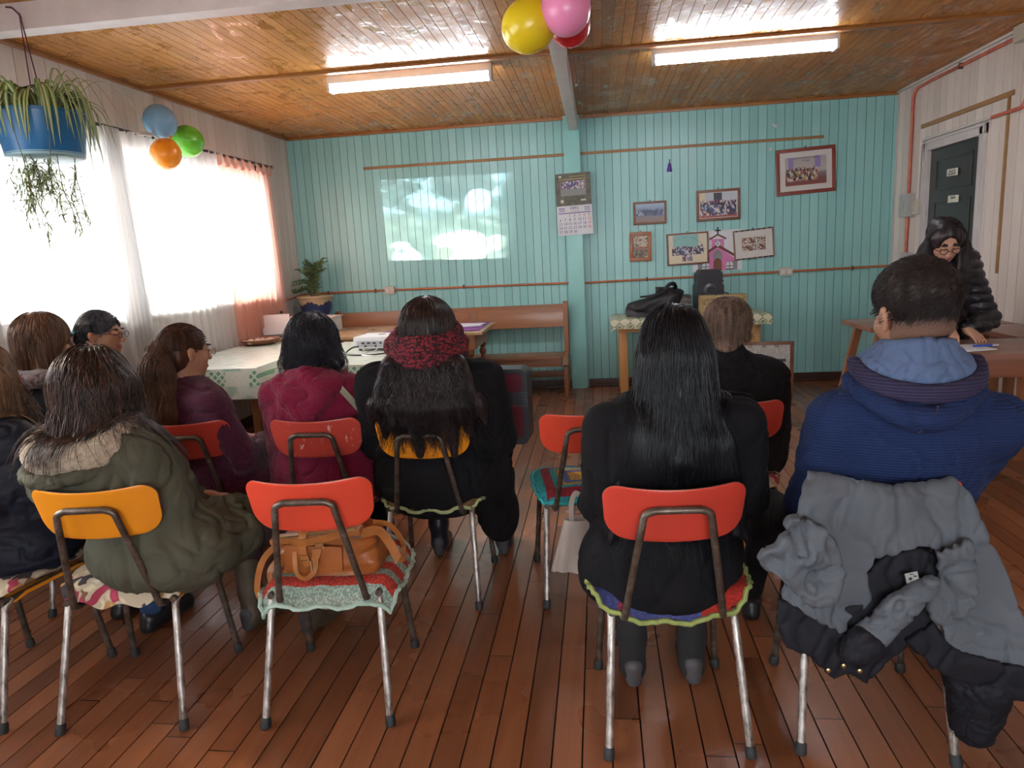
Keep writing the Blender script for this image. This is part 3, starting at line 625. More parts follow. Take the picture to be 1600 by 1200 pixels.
f = MB(); f.bb(-.155, -.1, -.0015, -.0008, z0-.058, z0-.03); f.bb(.1, .15, -.0015, -.0008, z0-.058, z0-.026); f.build('mini_months', plain('pale_blue_print', (.36, .38, .5), .6), t)
# purple tassel, tapes
p = at_y(1046, 254, YB-.02)
t = empty('hanging_tassel', (p.x, YB-.012, p.z-.03), label='tiny purple tassel pinned high on the teal wall above the picture frames', cat='tassel')
f = MB(); f.lathe([(.004, .03), (.012, .02), (.022, -.03), (.026, -.05), (.02, -.055), (0, -.055)], (0, 0, 0), 12, sy=.5); f.build('fringe', plain('purple_thread', (.09, .04, .28), .7), t)
f = MB(); f.tube([(0, .0, .03), (.004, .003, .05), (0, 0, .062)], .004, 6); f.build('loop', m_clip, t)
for (px, py, s, lb) in ((1210, 196, 1, 'scrap of pale tape highest on the right of the teal wall'), (1204, 233, .7, 'scrap of pale tape left of the large red-brown frame')):
    p = at_y(px, py, YB-.002); f = MB(); f.box((0, 0, 0), (.05*s, .002, .022), Matrix.Rotation(.6 if s == 1 else -.5, 3, 'Y'), 0); f.build('tape_scrap', m_cardw, origin=None, label=lb, cat='tape').location = (p.x, YB-.002, p.z)
curtain('sheer_curtain', m_sheer, -1.5, 2.65, 2.36, .5, 30, .018, 'long white sheer curtain added unseen over the second window to soften its sun patch', 9)  # unseen curtain, added to soften the sun falling through this window

# ---------------------------------------------------------------- chairs
Ms = Mat('worn_steel_tube', None, .38, .75); v = Ms.co((1, 1, .35)); n = Ms.noise(v, 34, 5, .7)
Ms.color(Ms.ramp(n, [(.33, (.09, .065, .05)), (.45, (.34, .30, .27)), (.6, (.62, .58, .55))])); Ms.rough(Ms.math('ADD', .25, Ms.math('MULTIPLY', n, .4))); m_steel = Ms.m
Md = Mat('brown_aged_steel_tube', None, .42, .6); n = Md.noise(Md.co(), 26, 5, .7)
Md.color(Md.ramp(n, [(.3, (.045, .03, .022)), (.55, (.13, .10, .08)), (.75, (.28, .24, .21))])); m_dsteel = Md.m
m_rubber = plain('black_rubber', (.02, .02, .022), .7)
def laminate(name, c, scratch=0):
    M = Mat(name, c, .36); n = M.noise(M.co(), 2.5, 3); cc = lin(c)
    col = M.ramp(n, [(.3, tuple(x*.88 for x in cc)), (.7, tuple(min(1, x*1.08) for x in cc))])
    if scratch:
        w = M.noise(M.co((1, 1, .5), (0, .5, 0)), 16, 6, .75, 2.2); col = M.mix(M.ramp(w, [(.60, (0, 0, 0)), (.64, (scratch,)*3)]), col, (.75, .55, .5))
    M.color(col); M.bump(M.noise(M.co(), 40, 2), .04, .002); return M.m
m_ply = wood('plywood_edge', (.12, .06, .03), (.25, .14, .07), .6, 0, 30)
def make_chair(lam, label, group='laminate stacking chairs'):
    t = empty('stacking_chair', (0, 0, 0), label=label, cat='chair', group=group)
    for sx in (-1, 1):
        for sy in (-1, 1):
            foot = Vector((sx*.198, sy*.222, .0)); top = Vector((sx*.172, -.115 if sy < 0 else .165, .392))
            d = (top-foot).normalized(); f = MB(); f.tube([foot+d*.015, foot.lerp(top, .6), top-d*.015, top+Vector((0, -sy*.02, .006))], .0115, 12)
            l = f.build('leg', m_steel if sy < 0 else m_dsteel, t)
            f = MB(); f.tube([foot, foot+d*.006, foot+d*.030, foot+d*.034], [.0145, .0160, .0150, .012], 12); f.build('rubber_foot', m_rubber, l)
    f = MB()
    for sx in (-1, 1): f.tube([(sx*.172, -.13, .396), (sx*.172, .185, .396)], .0105, 10)
    f.tube([(-.172, -.10, .392), (.172, -.10, .392)], .009, 8); f.tube([(-.172, .15, .392), (.172, .15, .392)], .009, 8); f.build('seat_frame', m_dsteel, t)
    f = MB(); pts = []
    L = [Vector((-.140, -.04, .380)), Vector((-.139, -.120, .380)), Vector((-.137, -.143, .390)), Vector((-.132, -.152, .43))]
    hl = Vector((-.092, -.213, .692)); L += [L[-1].lerp(hl, .5), hl]
    cn = Vector((-.060, -.222, .735)); L += spline([hl, Vector((-.085, -.219, .722)), cn], 4)[1:]
    pts = L + [Vector((-p.x, p.y, p.z)) for p in reversed(L)]
    f.tube(pts, .0105, 12); f.build('back_frame', m_dsteel, t)
    f = MB(); hw_, z0, z1, rb, rt = .192, .630, .796, .068, .040; ol = []
    for cx, cz_, r, a0 in ((hw_-rb-.004, z0+rb, rb, -pi/2), (hw_-rt, z1-rt, rt, 0), (-hw_+rt, z1-rt, rt, pi/2), (-hw_+rb+.004, z0+rb, rb, pi)):
        for k in range(9): an = a0+pi/2*k/8; ol.append((cx+r*cos(an), cz_+r*sin(an)))
        if a0 == 0:
            for k in range(1, 8): x = (hw_-rt)*(1-2*k/8); ol.append((x, z1-.007*(1-(x/(hw_-rt))**2)))
        if a0 == pi:
            for k in range(1, 8): x = (-hw_+rb+.004)*(1-2*k/8); ol.append((x, z0-.003*(1-(x/.12)**2)))
    zc_ = (z0+z1)/2; yb_ = lambda x, z: -.196+.05*(x/hw_)**2-.045*(z-zc_)/(z1-z0); n_ = len(ol); R__ = 7
    for side in (0, 1):
        vs = [(0, yb_(0, zc_)-.005+side*.010, zc_)]
        for q in range(1, R__+1):
            k = 1-(1-q/R__)**1.6
            for (x, z) in ol: X, Z = x*k, zc_+(z-zc_)*k; e_ = .0022*(q == R__); vs.append((X, yb_(X, Z)+(-.005+e_ if side == 0 else .005-e_), Z))
        fs = [(0, 1+j, 1+(j+1) % n_) for j in range(n_)] + [(1+(q-1)*n_+j, 1+q*n_+j, 1+q*n_+(j+1) % n_, 1+(q-1)*n_+(j+1) % n_) for q in range(1, R__) for j in range(n_)]
        f.add(vs, fs)
    N0 = 1+(R__-1)*n_; N1 = N0+1+R__*n_; f.f += [(N0+j, N0+(j+1) % n_, N1+(j+1) % n_, N1+j) for j in range(n_)]; f.mi += [1]*n_
    f.build('backrest', [lam, m_ply], t)
    f = MB()
    def st(u, v):
        a = u*2-1; b = v*2-1; r = 1-.05*abs(b)**6; 
        return (a*.188*r, .055+b*.155*(1-.05*abs(a)**6), .409-.010*(1-a*a)*(1-b*b)-.014*(max(0, abs(b)-.7)/.3)-.006*(max(0, abs(a)-.7)/.3))
    f.grid(st, 14, 14, thick=.010); f.build('seat', lam, t)
    f = MB()
    for sx in (-1, 1): f.lathe([(.0, -.0025), (.006, -.002), (.007, 0)], (sx*.06, -.197+.008, .735), 8, rot=Matrix.Rotation(-pi/2, 3, 'X'))
    return t
m_or = laminate('yellow_orange_laminate', (.78, .27, .012)); m_rd = laminate('orange_red_laminate', (.66, .062, .030)); m_rds = laminate('scratched_red_laminate', (.50, .055, .038), .8); m_rdd = laminate('deep_red_laminate', (.50, .045, .028))
CH_ = [
 (-1.556, 2.03, 6.3, m_or, 'yellow-orange chair with a floral cushion under the person in the green parka'),
 (-.895, 2.088, 4.7, m_rd, 'empty orange-red chair with a brown leather bag on its seat'),
 (.172, 2.008, 4.0, m_rdd, 'red chair under the person with straight black hair to the waist'),
 (.735, 2.03, -4.0, m_rdd, 'chair hidden under the grey and black jacket'),
 (-2.09, 2.03, -8.0, m_or, 'chair cut by the left edge, under the person in the dark padded coat'),
 (-.72, 2.83, 0.0, m_or, 'yellow-orange chair under the person with the red knitted scarf'),
 (-1.19, 2.87, 2.5, m_rds, 'scratched red chair under the person in the crimson hoodie'),
 (-.09, 2.877, 10.0, m_rd, 'empty red chair with a turquoise and maroon crocheted seat cover'),
 (.535, 3.02, -3.0, m_rdd, 'red chair under the short-haired person in the black fleece'),
 (-1.79, 2.86, 10.0, m_rdd, 'red chair under the person with the ponytail'),
 (-2.52, 2.74, -6.0, m_rdd, 'red chair hidden under the person with the light brown bob'),
 (-2.72, 3.50, -25.0, m_rdd, 'red chair hidden under the person in profile by the window')]
chairs = []
proto = {}
for x, y, rz, lam, lb in CH_:
    if lam.name not in proto: c = make_chair(lam, lb); proto[lam.name] = c
    else: c = copy_tree(proto[lam.name]); c['label'] = lb
    c.location = (x, y, 0); c.rotation_euler = (0, 0, rad(rz)); chairs.append(c); MX[c.name] = Matrix.Translation((x, y, 0)) @ Matrix.Rotation(rad(rz), 4, 'Z')

# ---------------------------------------------------------------- cushions and covers on the chair seats
def floral_mat():
    M = Mat('floral_cotton', None, .8); v = M.co()
    vo = M.node('ShaderNodeTexVoronoi'); vo.inputs['Scale'].default_value = 26; M.lk(M.mix(.12, v, M.noise(v, 12, 2)), vo.inputs[0])
    sp = M.node('ShaderNodeSeparateColor'); M.lk(vo.outputs['Color'], sp.inputs[0])
    c = M.ramp(sp.outputs[0], [(0, (.62, .52, .36)), (.34, (.50, .27, .10)), (.48, (.05, .035, .04)), (.62, (.62, .52, .38)), (.80, (.42, .03, .08)), (.90, (.22, .11, .05))], 'CONSTANT')
    pet = M.ramp(vo.outputs['Distance'], [(.2, (1, 1, 1)), (.45, (.35, .3, .3))]); M.color(M.mix(.5, c, pet, 'MULTIPLY')); M.bump(M.noise(v, 30, 3), .3, .006); return M.m
def crochet_mat(name, cols, axis=0, period=.05, sc=150):
    M = Mat(name, None, .9); v = M.co(); q = M.sep(v); wob = M.math('MULTIPLY', M.math('SUBTRACT', M.noise(v, 25, 2), .5), .012)
    x = M.math('ADD', q[axis], wob) if axis < 3 else M.math('MAXIMUM', M.math('ABSOLUTE', q[0]), M.math('ABSOLUTE', q[1]))
    fr = M.math('FRACT', M.math('ADD', M.math('DIVIDE', x, period), 10.0)); n = len(cols)
    c = M.ramp(fr, [(i/n, k) for i, k in enumerate(cols)], 'CONSTANT')
    vo = M.node('ShaderNodeTexVoronoi'); vo.inputs['Scale'].default_value = sc; M.lk(M.co((1, .55, 1)), vo.inputs[0])
    M.color(M.mix(.75, c, M.ramp(vo.outputs['Distance'], [(.1, (1, 1, 1)), (.62, (.25, .25, .25))]), 'MULTIPLY')); M.bump(vo.outputs['Distance'], -.9, .006); return M.m
def cushion(ci, name, mat, label, w=.40, d=.36, th=.035, drop=.03, sag=.015, edge=None, cat='cushion', wav=.004, seed=1, y0=.055, rz=0, sidedrop=0.0, edgecol=None):
    ch = chairs[ci]; Mx = MX[ch.name]; loc = Mx @ Vector((0, y0, .410)); t = empty(name, loc, ch.rotation_euler.z+rad(rz), label=label, cat=cat)
    f = MB(); rs = random.Random(seed); p1, p2 = rs.uniform(0, 6), rs.uniform(0, 6)
    def surf(u, v, top):
        a, b = u*2-1, v*2-1; e = 1-.06*(abs(a)**4)*(abs(b)**4)*2
        x, y = a*w/2*e, b*d/2*e; rim = (1-abs(a)**8)*(1-abs(b)**8)
        z = th*.5 + (th*.5*rim if top else -th*.5*rim)
        z -= drop*max(0, (-b-.72)/.28)**1.5 ; z -= sidedrop*max(0, (abs(a)-.8)/.2)**1.5
        z -= sag*(1-a*a)*max(0, -b)**2; z += wav*sin(a*11+p1)*(abs(b)**3)+wav*sin(b*9+p2)*(abs(a)**3)
        return (x, y, z+.004+(0 if top else 0))
    f.grid(lambda u, v: surf(u, v, True), 30, 24); f.grid(lambda u, v: surf(u, v, False), 30, 24)
    f.build('cover', mat, t)
    if edge:
        f = MB(); n = 120; ring = []
        for k in range(n):
            s_ = k/n*4; q = int(s_); r_ = s_-q
            u, v = [(r_, 0), (1, r_), (1-r_, 1), (0, 1-r_)][q]; p = Vector(surf(u, v, True)); c_ = Vector((0, 0, p.z)); 
            ring.append(p + (p-c_).normalized()*.006*(1+.6*sin(k*2.2)))
        f.tube(ring, .0075, 6, closed=True); f.build('edging', edge, t)
    return t
m_flor = floral_mat()
cushion(0, 'seat_cushion', m_flor, 'flowered cream and brown cushion under the person in the green parka', .44, .37, .05, .03, .03, None, wav=.010, seed=3)
cushion(4, 'seat_cushion', m_flor, 'flowered cushion at the left edge, under the person in the dark padded coat', .42, .37, .045, .02, .02, None, seed=5)
m_mint = plain('mint_yarn', (.36, .48, .40), .9, bump=.8, bs=180); m_purp = plain('green_yarn_edging', (.28, .33, .10), .9, bump=.8, bs=180)
cushion(1, 'crocheted_seat_cover', crochet_mat('red_mint_zigzag_crochet', [(.38, .50, .42), (.60, .05, .03), (.60, .05, .03), (.40, .48, .40)], 1, .09), 'red and mint green crocheted cover under the brown leather bag', .45, .40, .014, .045, .012, m_mint, 'seat cover', .006, 7, sidedrop=.045)
def blue_red():
    M = Mat('blue_and_red_crochet', None, .9); v = M.co(); x = M.sep(v)[0]; k = M.math('ADD', M.math('DIVIDE', M.math('ADD', x, M.math('MULTIPLY', M.noise(v, 18, 1), .06)), .5), .42)
    c = M.ramp(k, [(0, (.05, .06, .22)), (.18, (.30, .03, .08)), (.23, (.06, .07, .24)), (.64, (.52, .02, .01))], 'CONSTANT')
    vo = M.node('ShaderNodeTexVoronoi'); vo.inputs['Scale'].default_value = 130; M.lk(M.co((.6, 1, 1)), vo.inputs[0])
    M.color(M.mix(.7, c, M.ramp(vo.outputs['Distance'], [(.1, (1, 1, 1)), (.6, (.3, .3, .3))]), 'MULTIPLY')); M.bump(vo.outputs['Distance'], -.9, .006); return M.m
cushion(2, 'crocheted_cushion', blue_red(), 'blue and red crocheted cushion under the person with straight black hair', .46, .38, .05, .02, .05, m_purp, wav=.006, seed=11, sidedrop=-.015)
mf = Mat('brown_fleece_pad', None, .95); n = mf.noise(mf.co(), 60, 5, .7); mf.color(mf.ramp(n, [(.35, (.07, .035, .012)), (.6, (.20, .11, .04)), (.75, (.30, .2, .09))])); mf.bump(n, 1, .01)
cushion(5, 'seat_cushion', mf.m, 'brown fleecy cushion with pale green edging under the person with the red scarf', .43, .37, .03, .02, .02, plain('pale_green_piping', (.30, .34, .16), .8), wav=.008, seed=13)
def granny():
    M = Mat('turquoise_maroon_granny_square', None, .9); v = M.co(); q = M.sep(v)
    r_ = M.math('MAXIMUM', M.math('ABSOLUTE', q[0]), M.math('ABSOLUTE', q[1]))
    c = M.ramp(M.math('DIVIDE', r_, .21), [(0, (.55, .28, .02)), (.26, (.08, .12, .35)), (.40, (.60, .30, .02)), (.5, (.02, .36, .42)), (.62, (.30, .01, .03)), (.80, (.03, .40, .46))], 'CONSTANT')
    vo = M.node('ShaderNodeTexVoronoi'); vo.inputs['Scale'].default_value = 110; M.lk(M.co((1, .5, 1)), vo.inputs[0])
    M.color(M.mix(.7, c, M.ramp(vo.outputs['Distance'], [(.1, (1, 1, 1)), (.6, (.3, .3, .3))]), 'MULTIPLY')); M.bump(vo.outputs['Distance'], -.9, .006); return M.m
cushion(7, 'crocheted_cushion', granny(), 'turquoise and maroon crocheted cushion on the empty red chair', .41, .37, .045, .03, .0, plain('turquoise_yarn', (.04, .42, .46), .9, bump=.8, bs=180), wav=.004, seed=17)
cushion(8, 'seat_cushion', m_flor, 'reddish patterned cushion under the short-haired person in the black fleece', .41, .37, .04, .02, .02, None, seed=23)
cushion(9, 'seat_cushion', plain('dull_red_cushion_cloth', (.30, .07, .05), .9, bump=.3), 'thin dull red cushion under the person with the ponytail', .38, .36, .025, .01, .01, None, seed=29)
cushion(6, 'seat_cushion', plain('dark_wine_cushion_cloth', (.10, .02, .03), .9, bump=.3), 'thin dark cushion under the person in the crimson hoodie', .38, .36, .025, .01, .01, None, seed=31)

# ---------------------------------------------------------------- brown leather bag on the empty chair
Ml = Mat('tan_leather', None, .42); n = Ml.noise(Ml.co(), 7, 4); Ml.color(Ml.ramp(n, [(.3, (.20, .052, .010)), (.7, (.35, .105, .022))])); Ml.bump(Ml.noise(Ml.co(), 70, 3), .25, .002); Ml.bump(Ml.noise(Ml.co(), 11, 4, .6, 1), .6, .012); m_leather = Ml.m
m_leather2 = plain('tan_leather_strap', (.33, .115, .028), .4, var=.2, vs=20, bump=.2)
m_brass = Mat('old_brass', (.45, .33, .16), .35, 1).m
cb = MX[chairs[1].name]; t = empty('leather_handbag', cb @ Vector((-.005, .035, .43)), rad(2), label='tan leather bag with straps and buckles lying on the empty red chair', cat='bag')
def bag_body(mb, w, d, h, soft=.012, seed=0):
    def shp(u, v):
        th = u*2*pi; e = .35; cx, sx = cos(th), sin(th); x = abs(cx)**e*math.copysign(1, cx); y = abs(sx)**e*math.copysign(1, sx)
        bulge = 1+.05*sin(pi*v)-.10*v; nz = soft*noise.noise(Vector((x*2+seed, y*2, v*4)))
        return (x*(w/2*bulge+nz), y*(d/2*bulge+nz-.03*v*d), h*v+.02*sin(3*x+seed)*v)
    mb.grid(shp, 72, 16)
    def top(u, v):
        a = shp(u, 1); return (a[0]*v, a[1]*v, a[2]+(1-v)*.025+.006*sin(a[0]*50)*(1-v)*v)
    mb.grid(top, 72, 6); mb.grid(lambda u, v: (shp(u, 0)[0]*v, shp(u, 0)[1]*v, 0), 72, 3)
f = MB(); bag_body(f, .335, .20, .135, .02, 2); f.build('body', m_leather, t)
def strap(mb, pts, w, th=.003, n=8, up=None, twist=0):
    P = spline(pts, n); vs = []; fs = []; m_ = len(P); U = Vector(up) if up else Vector((0, 1, 0))
    for i, p in enumerate(P):
        tt = (P[min(i+1, m_-1)]-P[max(i-1, 0)]).normalized(); a = U.cross(tt); a = a.normalized() if a.length > 1e-4 else Vector((1, 0, 0)); b = tt.cross(a)
        for (ka, kb) in ((-1, -1), (1, -1), (1, 1), (-1, 1)): vs.append(p+a*ka*w/2+b*kb*th/2)
    for i in range(m_-1):
        for k in range(4): fs.append((i*4+k, i*4+(k+1) % 4, i*4+4+(k+1) % 4, i*4+4+k))
    fs += [(3, 2, 1, 0), tuple((m_-1)*4+k for k in range(4))]; mb.add(vs, fs)
f = MB(); f.box((-.03, -.108, .065), (.19, .016, .085), Matrix.Rotation(.05, 3, 'Y'), .012); f.build('front_pocket', m_leather, t)
f = MB(); f.box((-.02, -.09, .135), (.30, .05, .022), Matrix.Rotation(-.10, 3, 'Y'), .010); f.build('zip_flap', m_leather2, t)
f = MB(); f.box((-.02, -.112, .148), (.27, .006, .008), Matrix.Rotation(-.10, 3, 'Y'), .002); f.build('zip', m_brass, t)
for pts, w in (([(-.05, -.085, .165), (-.055, -.12, .14), (-.055, -.126, .09), (-.045, -.124, .045)], .024), ([(.02, -.09, .17), (.0, -.118, .13), (-.01, -.124, .09), (-.03, -.126, .05)], .022),
               ([(-.13, -.10, .12), (-.06, -.13, .125), (.03, -.125, .14), (.10, -.11, .165)], .026), ([(-.09, -.11, .10), (-.08, -.135, .03), (-.05, -.138, .01), (-.02, -.13, .04), (-.02, -.12, .10)], .016),
               ([(-.15, -.08, .11), (-.21, -.09, .05), (-.235, -.10, -.04), (-.215, -.11, -.085), (-.185, -.10, -.06), (-.20, -.07, .0), (-.165, -.05, .05)], .020),
               ([(.12, -.08, .13), (.17, -.06, .135), (.21, -.08, .105), (.25, -.12, .06)], .036), ([(.14, .0, .14), (.2, -.01, .13), (.25, -.06, .09), (.26, -.12, .055)], .020)):
    f = MB(); strap(f, pts, w, .0045, 8, (0, .9, .25)); f.build('strap', m_leather2, t)
for c in ((-.052, -.131, .075), (.0, -.130, .115)):
    f = MB(); f.tube([Vector(c)+Vector(q) for q in ((-.012, 0, -.009), (.012, 0, -.009), (.012, 0, .009), (-.012, 0, .009))], .0022, 6, closed=True); f.build('buckle', m_brass, t)
f = MB(); f.cyl((-.03, -.137, .035), (-.03, -.137, .07), .004, n=8); f.build('zip_pull', m_brass, t)

# ---------------------------------------------------------------- beige tote hanging by the empty chair
p0 = at_y(905, 790, 2.45)
t = empty('tote_bag', (p0.x, 2.45, at_y(905, 890, 2.45).z), rad(8), label='pale beige cloth tote bag hanging between the crocheted cushion and the black-haired person', cat='bag')
m_beige = plain('beige_cloth', (.40, .34, .30), .85, bump=.3, bs=30)
f = MB(); hh = .20
def tote(u, v):
    th = u*2*pi; ww = .10*(1.0-.45*v); return (ww*cos(th)*(1+.05*sin(5*th))-.01*(1-v), .035*sin(th)*(1-.3*v)+.006*sin(9*u*6.28)*(1-v), v*hh+.008*sin(th*2)*(1-v))
f.grid(tote, 40, 10); f.grid(lambda u, v: (tote(u, 0)[0]*v, tote(u, 0)[1]*v, tote(u, 0)[2]*v), 40, 3); f.build('bag_body', m_beige, t)
f = MB(); strap(f, [(-.03, 0, hh-.01), (-.028, .0, hh+.06), (-.01, .0, hh+.10), (.015, 0, hh+.06), (.03, 0, hh-.01)], .018, .003, 6); f.build('handle', m_beige, t)

# ---------------------------------------------------------------- long pew bench
m_bench = wood('honey_brown_bench_wood', (.17, .06, .022), (.34, .135, .05), .35, 0, 7, .2); m_benchv = wood('honey_brown_bench_end', (.17, .06, .022), (.34, .135, .05), .35, 2, 7, .2)
t = empty('wooden_bench', (-1.54, 6.95, 0), label='long brown wooden bench with a high plank backrest against the teal wall', cat='bench')
f = MB(); f.box((-1.545, 7.13, .775), (2.40, .028, .23), Matrix.Rotation(-.10, 3, 'X'), .006); f.build('backrest', m_bench, t, world=True)
f = MB(); f.bb(-2.72, -.37, 6.74, 7.10, .385, .41, .006); f.build('seat', m_bench, t, world=True)
f = MB(); f.bb(-2.70, -.38, 6.76, 6.785, .31, .385, .004); f.build('apron', m_bench, t, world=True)
f = MB(); f.bb(-2.70, -.38, 7.05, 7.075, .16, .22, .004); f.build('stretcher', m_bench, t, world=True)
for x in (-2.735, -.345):
    f = MB(); f.prism([(7.075, 0), (7.15, 0), (7.185, .40), (7.175, .88), (7.15, .915), (7.11, .90), (7.10, .42), (7.06, .40), (6.73, .42), (6.72, .33), (6.79, .30), (7.06, .30)], .045, 'x', x-.022)
    f.build('bench_end', m_benchv, t, world=True)
    f = MB(); f.bb(x-.02, x+.02, 6.76, 6.81, 0, .31, .004); f.build('leg', m_benchv, t, world=True)

# ---------------------------------------------------------------- plant on blue stool in the corner
m_bluep = plain('blue_plastic', (.035, .22, .42), .4, var=.06)
t = empty('plastic_stool', (-2.90, 7.02, 0), label='blue plastic stool under the potted plant in the left corner', cat='stool')
f = MB(); f.box((0, 0, .86), (.30, .28, .03), bev=.012); f.box((0, 0, .835), (.28, .26, .03), bev=.01); f.build('seat', m_bluep, t)
for sx in (-1, 1):
    for sy in (-1, 1): f = MB(); f.tube([(sx*.15, sy*.14, 0), (sx*.115, sy*.105, .83)], [.02, .024], 8); f.build('leg', m_bluep, t)
f = MB(); f.box((0, -.135, .35), (.25, .012, .03), bev=.004); f.box((0, .135, .35), (.25, .012, .03), bev=.004); f.build('rung', m_bluep, t)
pc_ = at_y(491, 475, 6.95)
t = empty('potted_plant', (pc_.x, 7.0, .877), label='bushy green plant in a cream and blue glazed pot in the left corner', cat='potted plant')
Mp = Mat('cream_and_blue_glaze', None, .35); v = Mp.co(); q = Mp.sep(v); ang = Mp.math('ARCTAN2', q[1], q[0])
zz = Mp.math('ADD', q[2], Mp.math('MULTIPLY', Mp.math('SINE', Mp.math('MULTIPLY', ang, 5)), .018)); zz = Mp.math('ADD', zz, Mp.math('MULTIPLY', Mp.math('SINE', Mp.math('MULTIPLY', ang, 23)), .006))
Mp.color(Mp.ramp(zz, [(.0, (.035, .05, .14)), (.115, (.05, .06, .17)), (.127, (.05, .03, .03)), (.137, (.50, .36, .22))], 'CONSTANT')); Mp.bump(Mp.noise(v, 20, 3), .2, .004)
f = MB(); f.lathe([(.0, 0), (.10, 0), (.125, .02), (.155, .09), (.165, .15), (.175, .19), (.185, .20), (.185, .215), (.165, .215), (.155, .19), (0, .185)], (0, 0, 0), 36); f.build('pot', Mp.m, t)
m_soil = plain('dark_soil', (.03, .02, .012), .95, bump=.6)
m_leafd = plain('soft_green_leaf', (.10, .16, .06), .6, var=.4, vs=20); m_stem = plain('plant_stem', (.10, .10, .04), .6)
rs = random.Random(5); fs_, ff = MB(), MB()
for k in range(34):
    a = rs.uniform(0, 2*pi); sp = rs.uniform(.02, .17); h = rs.uniform(.12, .36) if k > 8 else rs.uniform(.3, .40)
    if k % 6 == 0: a = pi+rs.uniform(-.4, .3); sp = .22; h = rs.uniform(.10, .22)
    tip = Vector((cos(a)*sp+.01, sin(a)*sp*.5-.02, .2+h)); 
    if k % 6 == 0: tip.z -= .06
    mid = Vector((cos(a)*sp*.35, sin(a)*sp*.3, .2+h*.75)); st = spline([(cos(a)*.04, sin(a)*.04, .19), mid, tip], 7); fs_.tube(st, .0022, 4)
    for i, p in enumerate(st[3:]):
        for _ in range(6):
            d = Vector((rs.gauss(0, 1), rs.gauss(0, 1), rs.uniform(-.2, 1))).normalized(); l = rs.uniform(.018, .04); w = d.orthogonal().normalized()*l*.22
            ff.add([p, p+d*l*.5+w, p+d*l, p+d*l*.5-w], [(0, 1, 2, 3)])
fs_.build('stems', m_stem, t); ff.build('foliage', m_leafd, t, smooth=False)
f = MB(); f.lathe([(.158, .186), (.1, .195), (0, .2)], (0, 0, 0), 20); f.build('soil', m_soil, t)

# ---------------------------------------------------------------- tables
m_tab = wood('oak_table_top', (.30, .16, .07), (.50, .31, .16), .3, 0, 6, .3); m_tabd = wood('orange_brown_table_front', (.26, .09, .025), (.42, .17, .055), .35, 0, 8, .2); m_legw = wood('turned_table_leg', (.16, .06, .025), (.30, .13, .05), .35, 2, 8, .2)
t = empty('wooden_table', (-1.95, 6.3, 0), label='wooden table with drawers in front of the long bench, purple cloth on it', cat='table')
f = MB(); f.bb(-3.02, -.99, 5.84, 6.70, .752, .780, .008); f.build('tabletop', m_tab, t, world=True)
f = MB(); f.bb(-2.94, -1.07, 5.90, 5.925, .62, .752, .003); f.bb(-2.94, -1.07, 6.61, 6.635, .62, .752, .003); f.bb(-2.94, -2.915, 5.925, 6.61, .62, .752, .003); f.bb(-1.095, -1.07, 5.925, 6.61, .62, .752, .003); f.build('apron', m_tabd, t, world=True)
for x in (-2.6, -1.95, -1.35):
    f = MB(); f.bb(x-.2, x+.2, 5.888, 5.902, .638, .735, .005); dr = f.build('drawer', m_tabd, t, world=True)
    f = MB(); f.lathe([(0, -.02), (.012, -.018), (.014, -.008), (.006, 0)], (x, 5.884, .687), 12, rot=Matrix.Rotation(-pi/2, 3, 'X')); k_ = f.build('knob', m_legw, t, world=True); k_.parent = dr
for x in (-2.9, -1.12):
    for y in (5.94, 6.59):
        f = MB(); f.bb(x-.032, x+.032, y-.032, y+.032, .58, .752, .004); f.lathe([(.018, 0), (.022, .03), (.018, .06), (.03, .18), (.034, .34), (.026, .45), (.02, .48), (.034, .5), (.034, .53), (.02, .55), (.034, .58)], (x, y, 0), 16); f.build('leg', m_legw, t, world=True)
m_purple = plain('purple_cloth', (.19, .03, .24), .7, var=.15, bump=.2)
a, b, c_, d_ = at_z(583, 523, .785), at_z(618, 506, .785), at_z(776, 500, .785), at_z(752, 519, .785)
f = MB(); a = Vector((-1.98, 5.90, 0)); b = Vector((-1.62, 6.62, 0)); c_ = Vector((-1.04, 6.64, 0)); d_ = Vector((-1.03, 5.92, 0))
def pcl(u, v): q = a.lerp(d_, u).lerp(b.lerp(c_, u), v); return (q.x, q.y, .7825+.003*abs(sin(u*9+v*5)))
f.grid(pcl, 24, 20, thick=-.0015); f.build('purple_cloth', m_purple, origin=(-1.4, 6.2, .782), label='purple cloth spread across the wooden table', cat='cloth')
m_paper = plain('white_sheet_paper', (.62, .62, .66), .5, var=.03)
f = MB(); f.box((0, 0, .004), (.30, .22, .006), .15, .002); f.box((.02, .015, .010), (.28, .2, .004), -.1, .001); f.build('paper_stack', m_paper, origin=None, label='sheets of white paper beside the drinking glass on the purple cloth', cat='paper').location = (-1.22, 6.32, .787)
Mg = Mat('clear_glass', (.95, .97, .97), .03); Mg.b.inputs['Transmission Weight'].default_value = 1; Mg.b.inputs['IOR'].default_value = 1.3; m_clear = Mg.m
gp = at_z(743, 505, .79)
f = MB(); f.lathe([(0, 0), (.034, 0), (.038, .09), (.036, .09), (.032, .008), (0, .008)], (0, 0, 0), 24); f.build('drinking_glass', m_clear, label='clear drinking glass standing on the papers at the right end of the wooden table', cat='glass').location = (-1.17, 6.45, .802)

